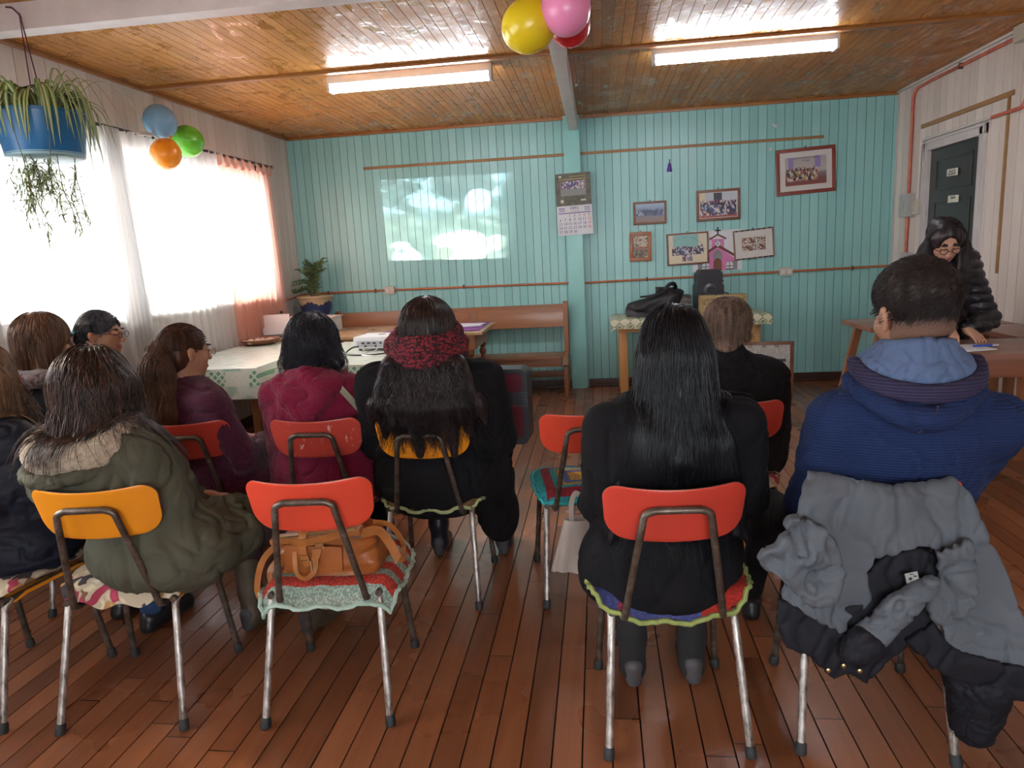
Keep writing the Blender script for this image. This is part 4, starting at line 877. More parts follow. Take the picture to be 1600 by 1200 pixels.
# two tables under printed oilcloth
def oilcloth():
    M = Mat('green_print_oilcloth', None, .28); v = M.co(); q = M.sep(v)
    br = M.node('ShaderNodeTexVoronoi'); br.inputs['Scale'].default_value = 11; M.lk(M.co((.45, 1.4, 1)), br.inputs[0])
    fl = M.ramp(M.noise(M.co((.5, 1.6, 1)), 16, 3, .6, .6), [(.53, (.60, .61, .54)), (.60, (.33, .44, .36))])
    bx_ = M.math('ABSOLUTE', M.math('SUBTRACT', M.math('FRACT', M.math('DIVIDE', M.math('ADD', q[0], q[1]), .09)), .5)); by_ = M.math('ABSOLUTE', M.math('SUBTRACT', M.math('FRACT', M.math('DIVIDE', M.math('SUBTRACT', q[0], q[1]), .09)), .5))
    lat = M.math('LESS_THAN', M.math('MINIMUM', bx_, by_), .13)
    side = M.math('LESS_THAN', q[2], -.012); gc = M.ramp(M.math('ADD', M.math('MULTIPLY', q[0], 0), M.math('FRACT', M.math('DIVIDE', q[0], .34))), [(0, (.12, .30, .18)), (.5, (.58, .58, .48))], 'CONSTANT')
    lx = M.math('LESS_THAN', M.math('ABSOLUTE', M.math('SUBTRACT', M.math('FRACT', M.math('DIVIDE', M.math('ADD', q[0], q[2]), .05)), .5)), .16); lz = M.math('LESS_THAN', M.math('ABSOLUTE', M.math('SUBTRACT', M.math('FRACT', M.math('DIVIDE', M.math('SUBTRACT', q[0], q[2]), .05)), .5)), .16)
    sc_ = M.mix(M.math('MAXIMUM', lx, lz), gc, (.60, .60, .5)); fade = M.math('GREATER_THAN', q[2], -.11)
    sc_ = M.mix(fade, M.ramp(M.noise(v, 12, 3), [(.5, (.55, .56, .48)), (.6, (.30, .40, .30))]), sc_)
    M.color(M.mix(side, fl, sc_)); M.bump(M.noise(v, 5, 3), .15, .01); return M.m
m_oil = oilcloth()
def cloth_table(x0, x1, y0, y1, z, label, clabel, drop=.26, seed=1, ov=.03):
    t = empty('dining_table', ((x0+x1)/2, (y0+y1)/2, 0), label=label, cat='table')
    f = MB(); f.bb(x0, x1, y0, y1, z-.03, z, .004); f.build('tabletop', m_tabd, t, world=True)
    for xx in (x0+.05, x1-.05):
        for yy in (y0+.05, y1-.05): f = MB(); f.bb(xx-.025, xx+.025, yy-.025, yy+.025, 0, z-.03, .003); f.build('leg', m_legw, t, world=True)
    f = MB(); N = 60; rs = random.Random(seed); ph = [rs.uniform(0, 6) for _ in range(4)]
    def fn(u, v):   # u,v in 0..1 across, centre flat, rims hang down
        a = (u*2-1); b = (v*2-1); hx, hy = (x1-x0)/2+.004, (y1-y0)/2+.004; wx, wy = hx+drop, hy+drop
        X, Y = a*wx, b*wy; ox, oy = max(0, abs(X)-hx), max(0, abs(Y)-hy); o = max(ox, oy); sgx, sgy = math.copysign(1, X), math.copysign(1, Y)
        px = sgx*min(abs(X), hx); py = sgy*min(abs(Y), hy)
        wv = .012*sin(px*14+ph[0])*(o/drop) if oy >= ox else .012*sin(py*14+ph[1])*(o/drop)
        if oy > 0: py += sgy*(.008+ov*(o/drop)+wv)
        if ox > 0: px += sgx*(.008+ov*(o/drop)+wv)
        return (px+(x0+x1)/2, py+(y0+y1)/2, z+.004-o*.98+.0015*sin(X*7+ph[2])*(o == 0))
    f.grid(fn, 64, 64); f.build('tablecloth', m_oil, origin=((x0+x1)/2, (y0+y1)/2, z), label=clabel, cat='tablecloth')
cloth_table(-2.14, -1.22, 4.40, 5.68, .755, 'table under the projector, covered with green printed oilcloth', 'pale oilcloth with green print on the table under the projector', seed=2)
cloth_table(-3.00, -2.24, 4.30, 5.72, .765, 'table beside the window, covered with green printed oilcloth', 'pale oilcloth with green print on the table beside the window', .2, 5)

# projector
t = empty('projector', (-1.63, 5.12, .763), rad(-6), label='white video projector on the oilcloth table, pointing at the teal wall', cat='projector')
m_pw = plain('white_projector_plastic', (.66, .66, .68), .4, var=.03); m_port = plain('black_port_plastic', (.02, .02, .025), .4)
f = MB(); f.box((0, 0, .06), (.36, .27, .09), bev=.02); f.build('case', m_pw, t)
f = MB(); f.box((0, -.134, .05), (.30, .006, .045), bev=.002); f.build('rear_panel', plain('pale_grey_panel', (.42, .43, .46), .4), t)
for x in (-.10, -.055, -.01, .04, .09):
    f = MB(); f.box((x, -.138, .058), (.026 if x < 0 else .018, .004, .012), bev=.002); f.build('port', m_port, t)
for x in (-.08, .0, .1): f = MB(); f.box((x, -.138, .036), (.016, .004, .012), bev=.002); f.build('port', m_port, t)
f = MB(); f.lathe([(0, .0), (.032, 0), (.036, .012), (.03, .02), (0, .016)], (.07, .135, .06), 24, rot=Matrix.Rotation(-pi/2, 3, 'X')); f.build('lens', Mat('dark_lens_glass', (.02, .02, .04), .05).m, t)
for sx in (-.14, .14): f = MB(); f.cyl((sx, .1, 0), (sx, .1, .02), .012); f.cyl((sx, -.1, 0), (sx, -.1, .02), .012); f.build('foot', m_rubber, t)
f = MB(); f.box((.0, .0, .107), (.05, .02, .003), bev=.001); f.build('keypad', m_port, t)
f = MB(); P0 = Vector((-1.77, 4.97, .80)); f.tube(spline([P0, (-1.80, 4.92, .80), (-1.83, 4.86, .77), (-1.76, 4.78, .765), (-1.60, 4.76, .765), (-1.5, 4.85, .765)], 8), .006, 8); f.build('projector_cable', m_port, origin=tuple(P0), label='thick black cable plugged into the back of the projector', cat='cable')
f = MB(); f.tube(spline([(-1.62, 4.975, .80), (-1.63, 4.92, .775), (-1.70, 4.83, .767), (-1.66, 4.74, .767), (-1.52, 4.68, .767), (-1.38, 4.76, .767)], 8), .004, 8); f.build('projector_cable', m_pw, origin=(-1.62, 4.97, .8), label='thin white cable plugged into the back of the projector', cat='cable')
xo_ = at_y(610, 454, YB).x
f = MB(); f.tube(spline([(xo_, YB-.05, 1.06), (xo_-.01, YB-.05, .95), (xo_+.01, 7.19, .85), (xo_, 7.19, .6)], 6), .004, 6); f.build('power_cord', m_pw, origin=(xo_, YB-.05, .6), label='thin white cord hanging from the ivory outlet behind the bench', cat='cable')
# light thrown by the projector: a real spot lamp whose beam carries the picture
c4 = [at_y(592, 281, YB), at_y(812, 268, YB), at_y(800, 404, YB), at_y(606, 408, YB)]; cc = sum(c4, Vector())/4
src = MX[t.name] @ Vector((.07, .18, .06)); so = lamp('projector_beam', 'SPOT', src, cc-src, energy=620, spot_size=rad(62), spot_blend=0, shadow_soft_size=.004, color=(1, .66, .68))
so.data.use_nodes = True; nt = so.data.node_tree; nn = nt.nodes; ll = nt.links; em = nn['Emission']
class LM(Mat):
    def __init__(s): s.t = nt; s.n = nn; s.l = ll; s._tc = None
L_ = LM(); tcn = L_.node('ShaderNodeTexCoord'); q = L_.sep(tcn.outputs['Normal']); Rm = so.rotation_euler.to_matrix().inverted()
loc = [Rm @ (p-src) for p in c4]; uv4 = [(p.x/-p.z, p.y/-p.z) for p in loc]
U_ = L_.math('DIVIDE', q[0], L_.math('MULTIPLY', q[2], -1)); V_ = L_.math('DIVIDE', q[1], L_.math('MULTIPLY', q[2], -1))
u0 = (uv4[0][0]+uv4[3][0])/2; u1 = (uv4[1][0]+uv4[2][0])/2; w0 = (uv4[2][1]+uv4[3][1])/2; w1 = (uv4[0][1]+uv4[1][1])/2
def edge(pa, pb):   # signed side of the line pa->pb, >0 inside
    a_ = pb[1]-pa[1]; b_ = -(pb[0]-pa[0]); c__ = -(a_*pa[0]+b_*pa[1]); n_ = math.hypot(a_, b_)
    return L_.math('ADD', L_.math('ADD', L_.math('MULTIPLY', U_, a_/n_), L_.math('MULTIPLY', V_, b_/n_)), c__/n_)
msk = None
for i in range(4):
    e = edge(uv4[i], uv4[(i+1) % 4]); mid = (sum(p[0] for p in uv4)/4, sum(p[1] for p in uv4)/4); pa, pb = uv4[i], uv4[(i+1) % 4]
    sgn = 1 if ((pb[1]-pa[1])*(mid[0]-pa[0])-(pb[0]-pa[0])*(mid[1]-pa[1])) > 0 else -1
    soft = .004 if i not in (1,) else .10
    s_ = L_.node('ShaderNodeMapRange'); s_.inputs[1].default_value = 0; s_.inputs[2].default_value = soft; L_.lk(L_.math('MULTIPLY', e, sgn), s_.inputs[0]); s_ = s_.outputs[0]
    msk = s_ if msk is None else L_.math('MULTIPLY', msk, s_)
cu = L_.math('DIVIDE', L_.math('SUBTRACT', U_, u0), u1-u0); cv = L_.math('DIVIDE', L_.math('SUBTRACT', V_, w0), w1-w0)
cmb = L_.node('ShaderNodeCombineXYZ'); L_.lk(cu, cmb.inputs[0]); L_.lk(cv, cmb.inputs[1]); vv = cmb.outputs[0]
base = L_.ramp(L_.noise(vv, 4.2, 5, .6, .6), [(.40, (.03, .045, .045)), (.50, (.14, .19, .18)), (.58, (.60, .75, .9))])
low = L_.ramp(L_.noise(vv, 6, 4, .6, .4), [(.35, (.10, .13, .10)), (.55, (.22, .26, .2)), (.7, (.5, .55, .48))])
sky_ = L_.mix(L_.ramp(cv, [(.52, (0, 0, 0)), (.72, (1, 1, 1))]), low, base)
def blob(cx, cy, rx, ry, rot=0, wob=.25):
    dx = L_.math('SUBTRACT', cu, cx); dy = L_.math('SUBTRACT', cv, cy); c, s__ = cos(rot), sin(rot)
    a_ = L_.math('DIVIDE', L_.math('ADD', L_.math('MULTIPLY', dx, c), L_.math('MULTIPLY', dy, s__)), rx); b_ = L_.math('DIVIDE', L_.math('SUBTRACT', L_.math('MULTIPLY', dy, c), L_.math('MULTIPLY', dx, s__)), ry)
    d_ = L_.math('ADD', L_.math('MULTIPLY', a_, a_), L_.math('MULTIPLY', b_, b_)); d_ = L_.math('ADD', d_, L_.math('MULTIPLY', L_.math('SUBTRACT', L_.noise(vv, 9, 3), .5), wob*2))
    m_ = L_.node('ShaderNodeMapRange'); m_.inputs[1].default_value = 1.12; m_.inputs[2].default_value = .85; L_.lk(d_, m_.inputs[0]); return m_.outputs[0]
pic = L_.mix(blob(.72, .72, .10, .13), sky_, (.70, .82, 1.0))
pic = L_.mix(blob(.61, .16, .21, .22, -.12), pic, (1.0, .97, .92)); pic = L_.mix(blob(.46, .28, .10, .08, .6), pic, (1, .96, .92)); pic = L_.mix(blob(.13, .06, .12, .16), pic, (.95, .95, .95)); pic = L_.mix(blob(.1, .24, .08, .05), pic, (.9, .92, .92)); pic = L_.mix(blob(.45, .1, .07, .09), pic, (.3, .36, .2)); pic = L_.mix(blob(.86, .2, .10, .10, -.8), pic, (.7, .75, .62)); pic = L_.mix(blob(.1, .16, .035, .03), pic, (.3, .35, .35))
pic = L_.mix(.12, pic, (.5, .52, .55))
L_.lk(pic, em.inputs[0]); L_.lk(msk, em.inputs[1])

# things at the far end of the window tables
m_card = plain('white_cardboard', (.62, .58, .57), .6, var=.05)
t = empty('cardboard_box', (-2.72, 6.45, .782), rad(-4), label='long white cardboard box left of the potted plant on the wooden table', cat='box')
f = MB(); f.box((0, 0, .065), (.46, .26, .13), bev=.003); f.build('box_body', m_card, t)
f = MB(); f.box((.0, .02, .137), (.48, .27, .008), Matrix.Rotation(.03, 3, 'Y'), .002); f.build('lid', plain('pinkish_card', (.50, .40, .38), .6), t)
f = MB(); f.box((.05, .0, .147), (.06, .14, .012), .5, .004); f.build('black_handle', m_port, t)
t = empty('wicker_tray', (-2.86, 5.62, .772), rad(10), label='round brown tray of small iced pastries at the far end of the window table', cat='tray')
f = MB(); f.lathe([(0, 0), (.12, 0), (.16, .03), (.165, .045), (.155, .04), (.115, .012), (0, .012)], (0, 0, 0), 32); f.build('rim', wood('wicker_brown', (.12, .045, .02), (.25, .1, .04), .6, 0, 30), t)
m_past = plain('iced_pastry', (.60, .38, .30), .6, var=.3, vs=40)
rs = random.Random(3)
for k in range(16):
    a_ = k*2.4; r_ = .03+.027*math.sqrt(k)
    if k == 0: r_ = 0
    f = MB(); f.lathe([(0, 0), (.022, .003), (.026, .012), (.018, .024), (0, .028)], (0, 0, 0), 10); o = f.build('pastry', m_past, label='small iced pastry lying on the round brown tray by the window', cat='pastry', group='pastries on the round tray'); o.location = (-2.86+r_*cos(a_), 5.62+r_*sin(a_), .786)
f = MB(); f.box((0, 0, .03), (.26, .16, .06), bev=.004); f.build('small_crate', wood('pale_crate_wood', (.35, .2, .08), (.5, .33, .15), .6), label='small pale wooden box between the pastry tray and the white cardboard box', cat='box').location = (-2.62, 5.98, .782)
t = empty('notebook', (-2.90, 6.08, .782), rad(20), label='opened grey folder propped against the peach curtain beside the white box', cat='folder')
f = MB(); f.box((0, 0, .006), (.26, .2, .010), bev=.002); f.build('base', m_port, t); f = MB(); f.box((-.03, .13, .10), (.24, .006, .20), Matrix.Rotation(-.5, 3, 'X'), .002); f.build('cover', m_card, t)
f = MB(); f.lathe([(0, 0), (.03, 0), (.032, .01), (.032, .11), (.012, .15), (.011, .19), (.0, .19)], (0, 0, 0), 20); f.build('glass_bottle', m_clear, label='small clear bottle with a dark cap near the peach curtain', cat='bottle').location = (-2.97, 6.32, .782)
f = MB(); f.lathe([(0, 0), (.013, 0), (.013, .025), (0, .025)], (0, 0, 0), 14); f.build('bottle_cap', m_port, label='dark cap on the small clear bottle near the curtain', cat='bottle cap').location = (-2.97, 6.32, .972)

# small bench end seen beside the profile woman
t = empty('wooden_chair', (-2.17, 3.42, 0), rad(-50), label='orange-brown wooden chair back between the dark-haired person in profile and the ponytail', cat='chair')
f = MB(); f.box((0, 0, .70), (.30, .03, .30), Matrix.Rotation(-.08, 3, 'X'), .012); f.build('backrest', m_tabd, t)
f = MB(); f.box((0, 0, .857), (.31, .045, .016), Matrix.Rotation(-.08, 3, 'X'), .005); f.build('top_rail', m_pw, t)
f = MB(); f.box((0, .20, .43), (.40, .40, .03), bev=.008); f.build('seat', m_tabd, t)
for sx in (-1, 1):
    for sy in (0, 1): f = MB(); f.box((sx*.17, .02+sy*.34, .21), (.035, .035, .42), bev=.004); f.build('leg', m_tabd, t)

# ---------------------------------------------------------------- small table under the picture wall
m_pine = wood('orange_pine', (.38, .17, .05), (.58, .30, .11), .4, 2, 5, .2)
Mc = Mat('cream_damask_oilcloth', None, .35); v = Mc.co(); q = Mc.sep(v)
def lattice(M, a, b, per):
    fa = M.math('ABSOLUTE', M.math('SUBTRACT', M.math('FRACT', M.math('DIVIDE', a, per)), .5)); fb = M.math('ABSOLUTE', M.math('SUBTRACT', M.math('FRACT', M.math('DIVIDE', b, per)), .5))
    s = M.math('ADD', fa, fb); ring = M.math('LESS_THAN', M.math('ABSOLUTE', M.math('SUBTRACT', s, .40)), .075); dot = M.math('LESS_THAN', s, .20); return M.math('MAXIMUM', ring, dot)
wob = M_ = Mc.math('MULTIPLY', Mc.math('SUBTRACT', Mc.noise(v, 45, 2), .5), .035)
pat = lattice(Mc, Mc.math('ADD', q[0], wob), Mc.math('ADD', Mc.math('ADD', q[2], Mc.math('MULTIPLY', q[1], 1)), wob), .10)
Mc.color(Mc.mix(pat, (.52, .50, .36), (.13, .17, .07)))
t = empty('side_table', (.83, 6.97, 0), label='pine table with a green patterned oilcloth under the framed pictures', cat='table')
f = MB(); f.bb(.13, 1.53, 6.72, 7.22, .72, .745, .004); f.build('tabletop', m_pine, t, world=True)
f = MB(); f.bb(.18, 1.48, 6.76, 6.785, .62, .72, .003); f.build('apron', m_pine, t, world=True)
for x in (.215, 1.44):
    for y in (6.80, 7.16): f = MB(); f.bb(x-.04, x+.04, y-.035, y+.035, 0, .72, .005); f.build('leg', m_pine, t, world=True)
f = MB()
def tc2(u, v):
    x0, x1, y0, y1, z = .10, 1.57, 6.70, 7.22, .750; x = x0+(x1-x0)*u
    dd = [(y1, z), (y0, z), (y0-.008, z-.01), (y0-.014, z-.095+.006*sin(x*9))]; k = v*3; i = min(int(k), 2); r_ = k-i
    y = dd[i][0]*(1-r_)+dd[i+1][0]*r_; zz = dd[i][1]*(1-r_)+dd[i+1][1]*r_
    e = max(0, (abs(u-.5)-.485)/.015); return (x, y, zz-.03*e)
f.grid(tc2, 60, 12, thick=.002); f.build('tablecloth', Mc.m, origin=(.83, 6.97, .745), label='cream oilcloth with a green ornamental print on the pine table', cat='tablecloth')
f = MB(); f.bb(-.012, .012, -.257, .245, .0, .002); f.build('green_ribbon', plain('green_ribbon_cloth', (.06, .14, .06), .5), label='narrow dark green strip across the left end of the patterned oilcloth', cat='ribbon').location = (.36, 6.97, .7535)

# loudspeaker
m_spk = plain('black_speaker_plastic', (.022, .022, .03), .45, var=.2); m_grill = plain('dark_grey_cone', (.07, .07, .08), .35)
p = at_y(1107, 421, 7.05)
t = empty('loudspeaker', (p.x, 7.07, .753), rad(3), label='black plastic loudspeaker standing on the pine table in front of the church drawing', cat='loudspeaker')
hs = p.z-.753; f = MB()
f.prism([(-.125, 0), (.125, 0), (.13, .04), (.13, hs*.62), (.118, hs*.68), (.118, hs*.9), (.085, hs), (-.085, hs), (-.118, hs*.9), (-.118, hs*.68), (-.13, hs*.62), (-.13, .04)], .2, 'y', -.10); f.build('cabinet', m_spk, t)
f = MB(); f.lathe([(.105, -.008), (.10, -.016), (.088, -.010), (.035, .012), (.03, -.004), (0, -.010)], (0, -.10, hs*.53), 32, rot=Matrix.Rotation(-pi/2, 3, 'X') @ Matrix.Scale(-1, 3, (0, 0, 1))); f.build('woofer', m_grill, t)
f = MB(); f.prism([(-.09, hs*.78), (.09, hs*.78), (.07, hs*.93), (-.07, hs*.93)], .004, 'y', -.105); f.build('horn', m_spk, t)
for sx in (-1, 1): f = MB(); f.box((sx*.095, -.105, hs*.73), (.06, .01, .015), bev=.003); f.build('side_slot', m_port, t)
# tan patterned case
p0, p1 = at_y(1093, 462, 6.80), at_y(1165, 460, 6.80)
t = empty('tan_case', ((p0.x+p1.x)/2, 6.83, .753), rad(2), label='tan and gold patterned box standing in front of the loudspeaker', cat='case')
Mw = Mat('gold_woven_print', None, .5); Mw.color(Mw.ramp(Mw.noise(Mw.co((1, 1, 2)), 24, 4, .7, 1), [(.35, (.13, .08, .03)), (.5, (.38, .27, .12)), (.68, (.52, .42, .24))])); w_ = p1.x-p0.x; h_ = p0.z-.753
f = MB(); f.box((0, 0, h_/2), (w_, .12, h_), bev=.012); f.build('case_body', Mw.m, t)
m_tan = plain('tan_edge_binding', (.36, .25, .11), .5, var=.25, vs=30)
f = MB(); f.box((0, -.06, h_-.02), (w_+.01, .02, .035), bev=.006); f.build('top_edge', m_tan, t)
for sx in (-1, 1): f = MB(); f.box((sx*(w_/2-.012), -.062, h_/2), (.025, .016, h_-.02), bev=.004); f.build('side_edge', m_tan, t)
f = MB(); f.tube(spline([(-.07, -.06, h_), (-.05, -.06, h_+.02), (.0, -.06, h_+.025), (.05, -.06, h_+.01)], 5), .006, 6); f.build('handle', m_port, t)
p = at_y(1071, 465, 7.0); f = MB(); f.box((0, 0, .09), (.10, .16, .18), bev=.003); f.box((.045, -.08, .09), (.02, .004, .18)); f.build('book_box', plain('dark_mottled_print', (.10, .09, .08), .5, var=.9, vs=30), label='small dark printed box between the black bag and the loudspeaker', cat='box').location = (p.x, 7.05, .753)
# black bag: lumpy cloth
pl_, pr_ = at_y(984, 487, 6.93), at_y(1056, 487, 6.93)
t = empty('black_bag', ((pl_.x+pr_.x)/2, 6.95, .753), 0, label='black cloth carrying bag slumped on the left of the pine table', cat='bag')
w_ = pr_.x-pl_.x+.06; f = MB()
def bb_(u, v):
    th = u*2*pi; x = cos(th); y = sin(th); xx = abs(x)**.7*math.copysign(1, x); hh = .21+.055*xx
    n_ = noise.noise(Vector((xx*2, y*2, v*3)))*.03; k = (1-max(0, v-.72)**2*9) if v > .72 else 1
    return (xx*(w_/2)*k*(1+.10*v)+.03*v+n_, abs(y)**.8*math.copysign(1, y)*.13*k+n_, v*hh+n_*.5)
f.grid(bb_, 56, 20); f.grid(lambda u, v: (bb_(u, 1)[0]*v+.03*(1-v), bb_(u, 1)[1]*v, bb_(u, 1)[2]+.004*(1-v)), 56, 4)
m_bcl = plain('black_nylon', (.012, .011, .015), .5, bump=.5, bs=14); f.build('bag_body', m_bcl, t)
f = MB(); f.tube(spline([(.10, -.05, .22), (.15, -.06, .29), (.20, -.04, .30), (.22, 0, .26), (.19, .03, .24)], 6), .018, 8); f.build('handle', m_bcl, t)
f = MB(); strap(f, [(-.12, -.10, .19), (-.02, -.125, .20), (.08, -.115, .23), (.15, -.08, .27)], .02, .004); f.build('seam_strap', m_bcl, t)
# boards with newspaper behind the short-haired person
p0, p1 = at_y(1178, 535, 6.6), at_y(1232, 533, 6.6)
t = empty('covered_panel', ((p0.x+p1.x)/2-.06, 6.62, 0), rad(-6), label='brown board wrapped in newspaper leaning below the pine table', cat='board')
hN = p0.z; Mn = Mat('newsprint', None, .7); v = Mn.co(); q = Mn.sep(v); ln = Mn.math('LESS_THAN', Mn.math('FRACT', Mn.math('DIVIDE', q[2], .014)), .45); tx = Mn.math('GREATER_THAN', Mn.noise(Mn.co((1, 1, .35)), 60, 2), .45)
Mn.color(Mn.mix(Mn.math('MULTIPLY', Mn.math('MULTIPLY', ln, tx), .55), (.44, .42, .39), (.08, .08, .08)))
f = MB(); f.box((0, 0, hN/2), (.52, .03, hN), bev=.003); f.build('board', m_fr1, t)
f = MB(); f.box((-.015, -.018, hN/2-.012), (.48, .004, hN-.035)); f.build('newspaper', Mn.m, t)
f = MB(); f.box((.06, -.021, hN-.17), (.26, .003, .03)); f.build('masthead', m_greyp, t)
f = MB(); f.box((.13, -.0225, hN-.17), (.12, .003, .026)); f.build('dark_heading', m_ink, t)
for x in (-.12, .0, .11): f = MB(); f.tube([Vector((x, -.022, hN-.035))+Vector((.012*cos(a), 0, .012*sin(a))) for a in [k*pi/4 for k in range(8)]], .003, 5, closed=True); f.build('ring', m_clip, t)

# ---------------------------------------------------------------- tables along the right wall
m_big = wood('red_brown_table_wood', (.15, .055, .035), (.30, .135, .085), .38, 0, 5, .25); m_bigf = wood('red_brown_table_edge', (.14, .04, .018), (.27, .09, .04), .35, 0, 6, .3); m_bigv = wood('red_brown_table_leg', (.20, .07, .03), (.34, .13, .05), .4, 2, 6)
def work_table(x0, x1, y0, y1, label, apron=True, splay=0, z=.78):
    t = empty('work_table', ((x0+x1)/2, (y0+y1)/2, 0), label=label, cat='table')
    f = MB(); f.bb(x0, x1, y0, y1, z-.035, z, .008); f.build('tabletop', m_big, t, world=True)
    if apron: f = MB(); f.bb(x0+.03, x1-.03, y0+.02, y0+.045, z-.13, z-.035, .004); f.bb(x0+.03, x0+.055, y0+.045, y1-.02, z-.13, z-.035, .004); f.bb(x0+.055, x1-.03, y1-.045, y1-.02, z-.13, z-.035, .004); f.build('apron', m_bigf, t, world=True)
    for sx in (0, 1):
        for sy in (0, 1):
            xx = x0+.10 if sx == 0 else x1-.07; yy = y0+.08 if sy == 0 else y1-.08
            f = MB(); d = -splay if sx == 0 else 0; f.tube([(xx+d*0, yy, z-.035), (xx+d, yy, 0)], .035, 4); f.build('leg', m_bigv, t, world=True)
work_table(1.82, 2.785, 3.86, 4.42, 'red-brown wooden table nearest the camera on the right, with a paper and pen')
work_table(2.44, 2.785, 4.46, 5.10, 'red-brown table running along the white wall behind the standing woman', False)
work_table(1.86, 2.785, 5.13, 5.72, 'red-brown table with slanting legs whose corner shows left of the man in the blue hoodie', False, .16)
pp = at_z(1505, 545, .785)
f = MB(); f.box((0, 0, .002), (.30, .22, .003), .25, 0); f.box((.03, .02, .004), (.28, .2, .003), .05, 0); f.build('paper_sheets', m_paper, label='white sheets of paper on the near table in front of the standing woman', cat='paper').location = (pp.x-.03, pp.y+.02, .781)
t = empty('blue_pen', (at_z(1535, 541, .787).x, at_z(1535, 541, .787).y, .79), rad(6), label='blue and white pen lying on the paper on the near table', cat='pen')
f = MB(); f.cyl((-.05, 0, 0), (.05, 0, 0), .007, n=8); f.build('barrel', plain('blue_pen_plastic', (.03, .09, .5), .3), t); f = MB(); f.cyl((.05, 0, 0), (.085, 0, 0), .0055, n=8); f.build('cap', m_paper, t)
t = empty('pencil', (at_z(1473, 551, .787).x, at_z(1473, 551, .787).y-.01, .787), rad(-5), label='short brown pencil lying at the left edge of the paper sheets', cat='pencil')
f = MB(); f.cyl((-.05, 0, 0), (.03, 0, 0), .005, n=6); f.build('shaft', m_tabd, t)

# ---------------------------------------------------------------- hanging spider plant
YP = 3.16; pt = at_y(62, 182, YP); pb_ = at_y(78, 247, YP); Rp = (at_y(122, 215, YP).x-at_y(5, 215, YP).x)/2
t = empty('hanging_plant', (pt.x, YP, pb_.z), label='spider plant in a blue bucket hanging from the pale beam at top left', cat='hanging plant')
H = pt.z-pb_.z; m_bpot = plain('blue_bucket_plastic', (.02, .15, .36), .35, var=.1)
f = MB(); f.lathe([(0, 0), (Rp*.82, 0), (Rp*.86, .01), (Rp*.98, H), (Rp*1.02, H), (Rp*1.02, H+.012), (Rp*.94, H+.01), (Rp*.8, .02), (0, .02)], (0, 0, 0), 40); f.build('bucket', m_bpot, t)
f = MB(); f.lathe([(0, -.006), (Rp*.80, -.006), (Rp*.85, .0), (Rp*.865, .016), (Rp*.85, .018)], (0, 0, 0), 40); f.build('base_rim', plain('pale_blue_rim', (.30, .48, .55), .4), t)
f = MB(); f.lathe([(Rp*.93, H-.01), (0, H)], (0, 0, 0), 24); f.build('soil', m_soil, t)
m_cordp = plain('maroon_cord', (.10, .02, .05), .8)
hp = [Vector((Rp*cos(a)*.98, 0, H+.0+.135*sin(a))) for a in [pi*k/20 for k in range(21)]]
f = MB(); f.tube(hp, .0065, 8); f.build('handle', plain('dark_purple_handle', (.025, .012, .04), .5), t)
tb = at_y(30, 22, 3.285)
f = MB(); f.tube([(-.02, 0, H+.13), (tb.x-pt.x, tb.y-YP, tb.z-pb_.z)], .0028, 6); f.tube([(.02, 0, H+.13), (tb.x-pt.x+.004, tb.y-YP-.002, tb.z-pb_.z)], .0028, 6)
q0 = Vector((tb.x-pt.x, tb.y-YP-.004, tb.z-pb_.z)); f.tube([q0+Vector((.01, 0, -.02)), q0, q0+Vector((-.03, 0, .03)), q0+Vector((-.06, 0, .035))], .004, 6); f.build('cord', m_cordp, t)
Mv = Mat('striped_spider_leaf', None, .5); uvn = Mv.node('ShaderNodeAttribute', attribute_name='stripe'); Mv.color(Mv.ramp(uvn.outputs['Fac'], [(.0, (.16, .24, .06)), (.33, (.22, .30, .09)), (.42, (.62, .62, .38)), (.58, (.62, .62, .38)), (.67, (.22, .30, .09)), (1, (.16, .23, .06))])); Mv.b.inputs['Subsurface Weight'].default_value = .0
Mv2 = Mv
class Blades(MB):
    def __init__(s): super().__init__(); s.st = []
    def blade(s, pts, w, n=6):
        P = spline(pts, n); m_ = len(P); base = len(s.v); side = None
        for i, p in enumerate(P):
            tt = (P[min(i+1, m_-1)]-P[max(i-1, 0)]).normalized(); a = tt.cross(Vector((0, 0, 1))); a = a.normalized() if a.length > .15 else (side or Vector((1, 0, 0))); side = a
            up = a.cross(tt); k = min(1, .5+2.5*i/m_)*(1-(i/(m_-1))**3*.95)*w/2
            for q_ in (-1, -.33, .33, 1): s.v.append(tuple(p+a*k*q_+up*abs(q_)*k*.5)); s.st.append((q_+1)/2)
        for i in range(m_-1):
            for j in range(3): s.f.append((base+i*4+j, base+i*4+j+1, base+i*4+5+j, base+i*4+4+j)); s.mi.append(0)
    def done(s, name, mat, par, **k):
        st = list(s.st); o = s.build(name, mat, par, **k); a = o.data.attributes.new('stripe', 'FLOAT', 'POINT'); a.data.foreach_set('value', st[:len(o.data.vertices)]); return o
rs = random.Random(21); B = Blades()
for k in range(95):
    a = rs.uniform(0, 2*pi); l = rs.uniform(.16, .40); out = rs.uniform(.4, 1); st = Vector((cos(a)*rs.uniform(0, Rp*.7), sin(a)*rs.uniform(0, Rp*.7), H))
    o = Vector((cos(a), sin(a), 0)); hgt = rs.uniform(.05, .14)
    p1 = st+o*l*.30*out+Vector((0, 0, hgt)); p2 = st+o*l*(.55)*out+Vector((0, 0, hgt*.6-.03)); p3 = st+o*(l*.68)*out+Vector((0, 0, -l*.45)); 
    # keep outside the bucket
    for p in (p2, p3):
        rr = math.hypot(p.x, p.y)
        if rr < Rp*1.06: p.x *= Rp*1.08/max(rr, .01); p.y *= Rp*1.08/max(rr, .01)
    B.blade([st, p1, p2, p3], rs.uniform(.016, .028))
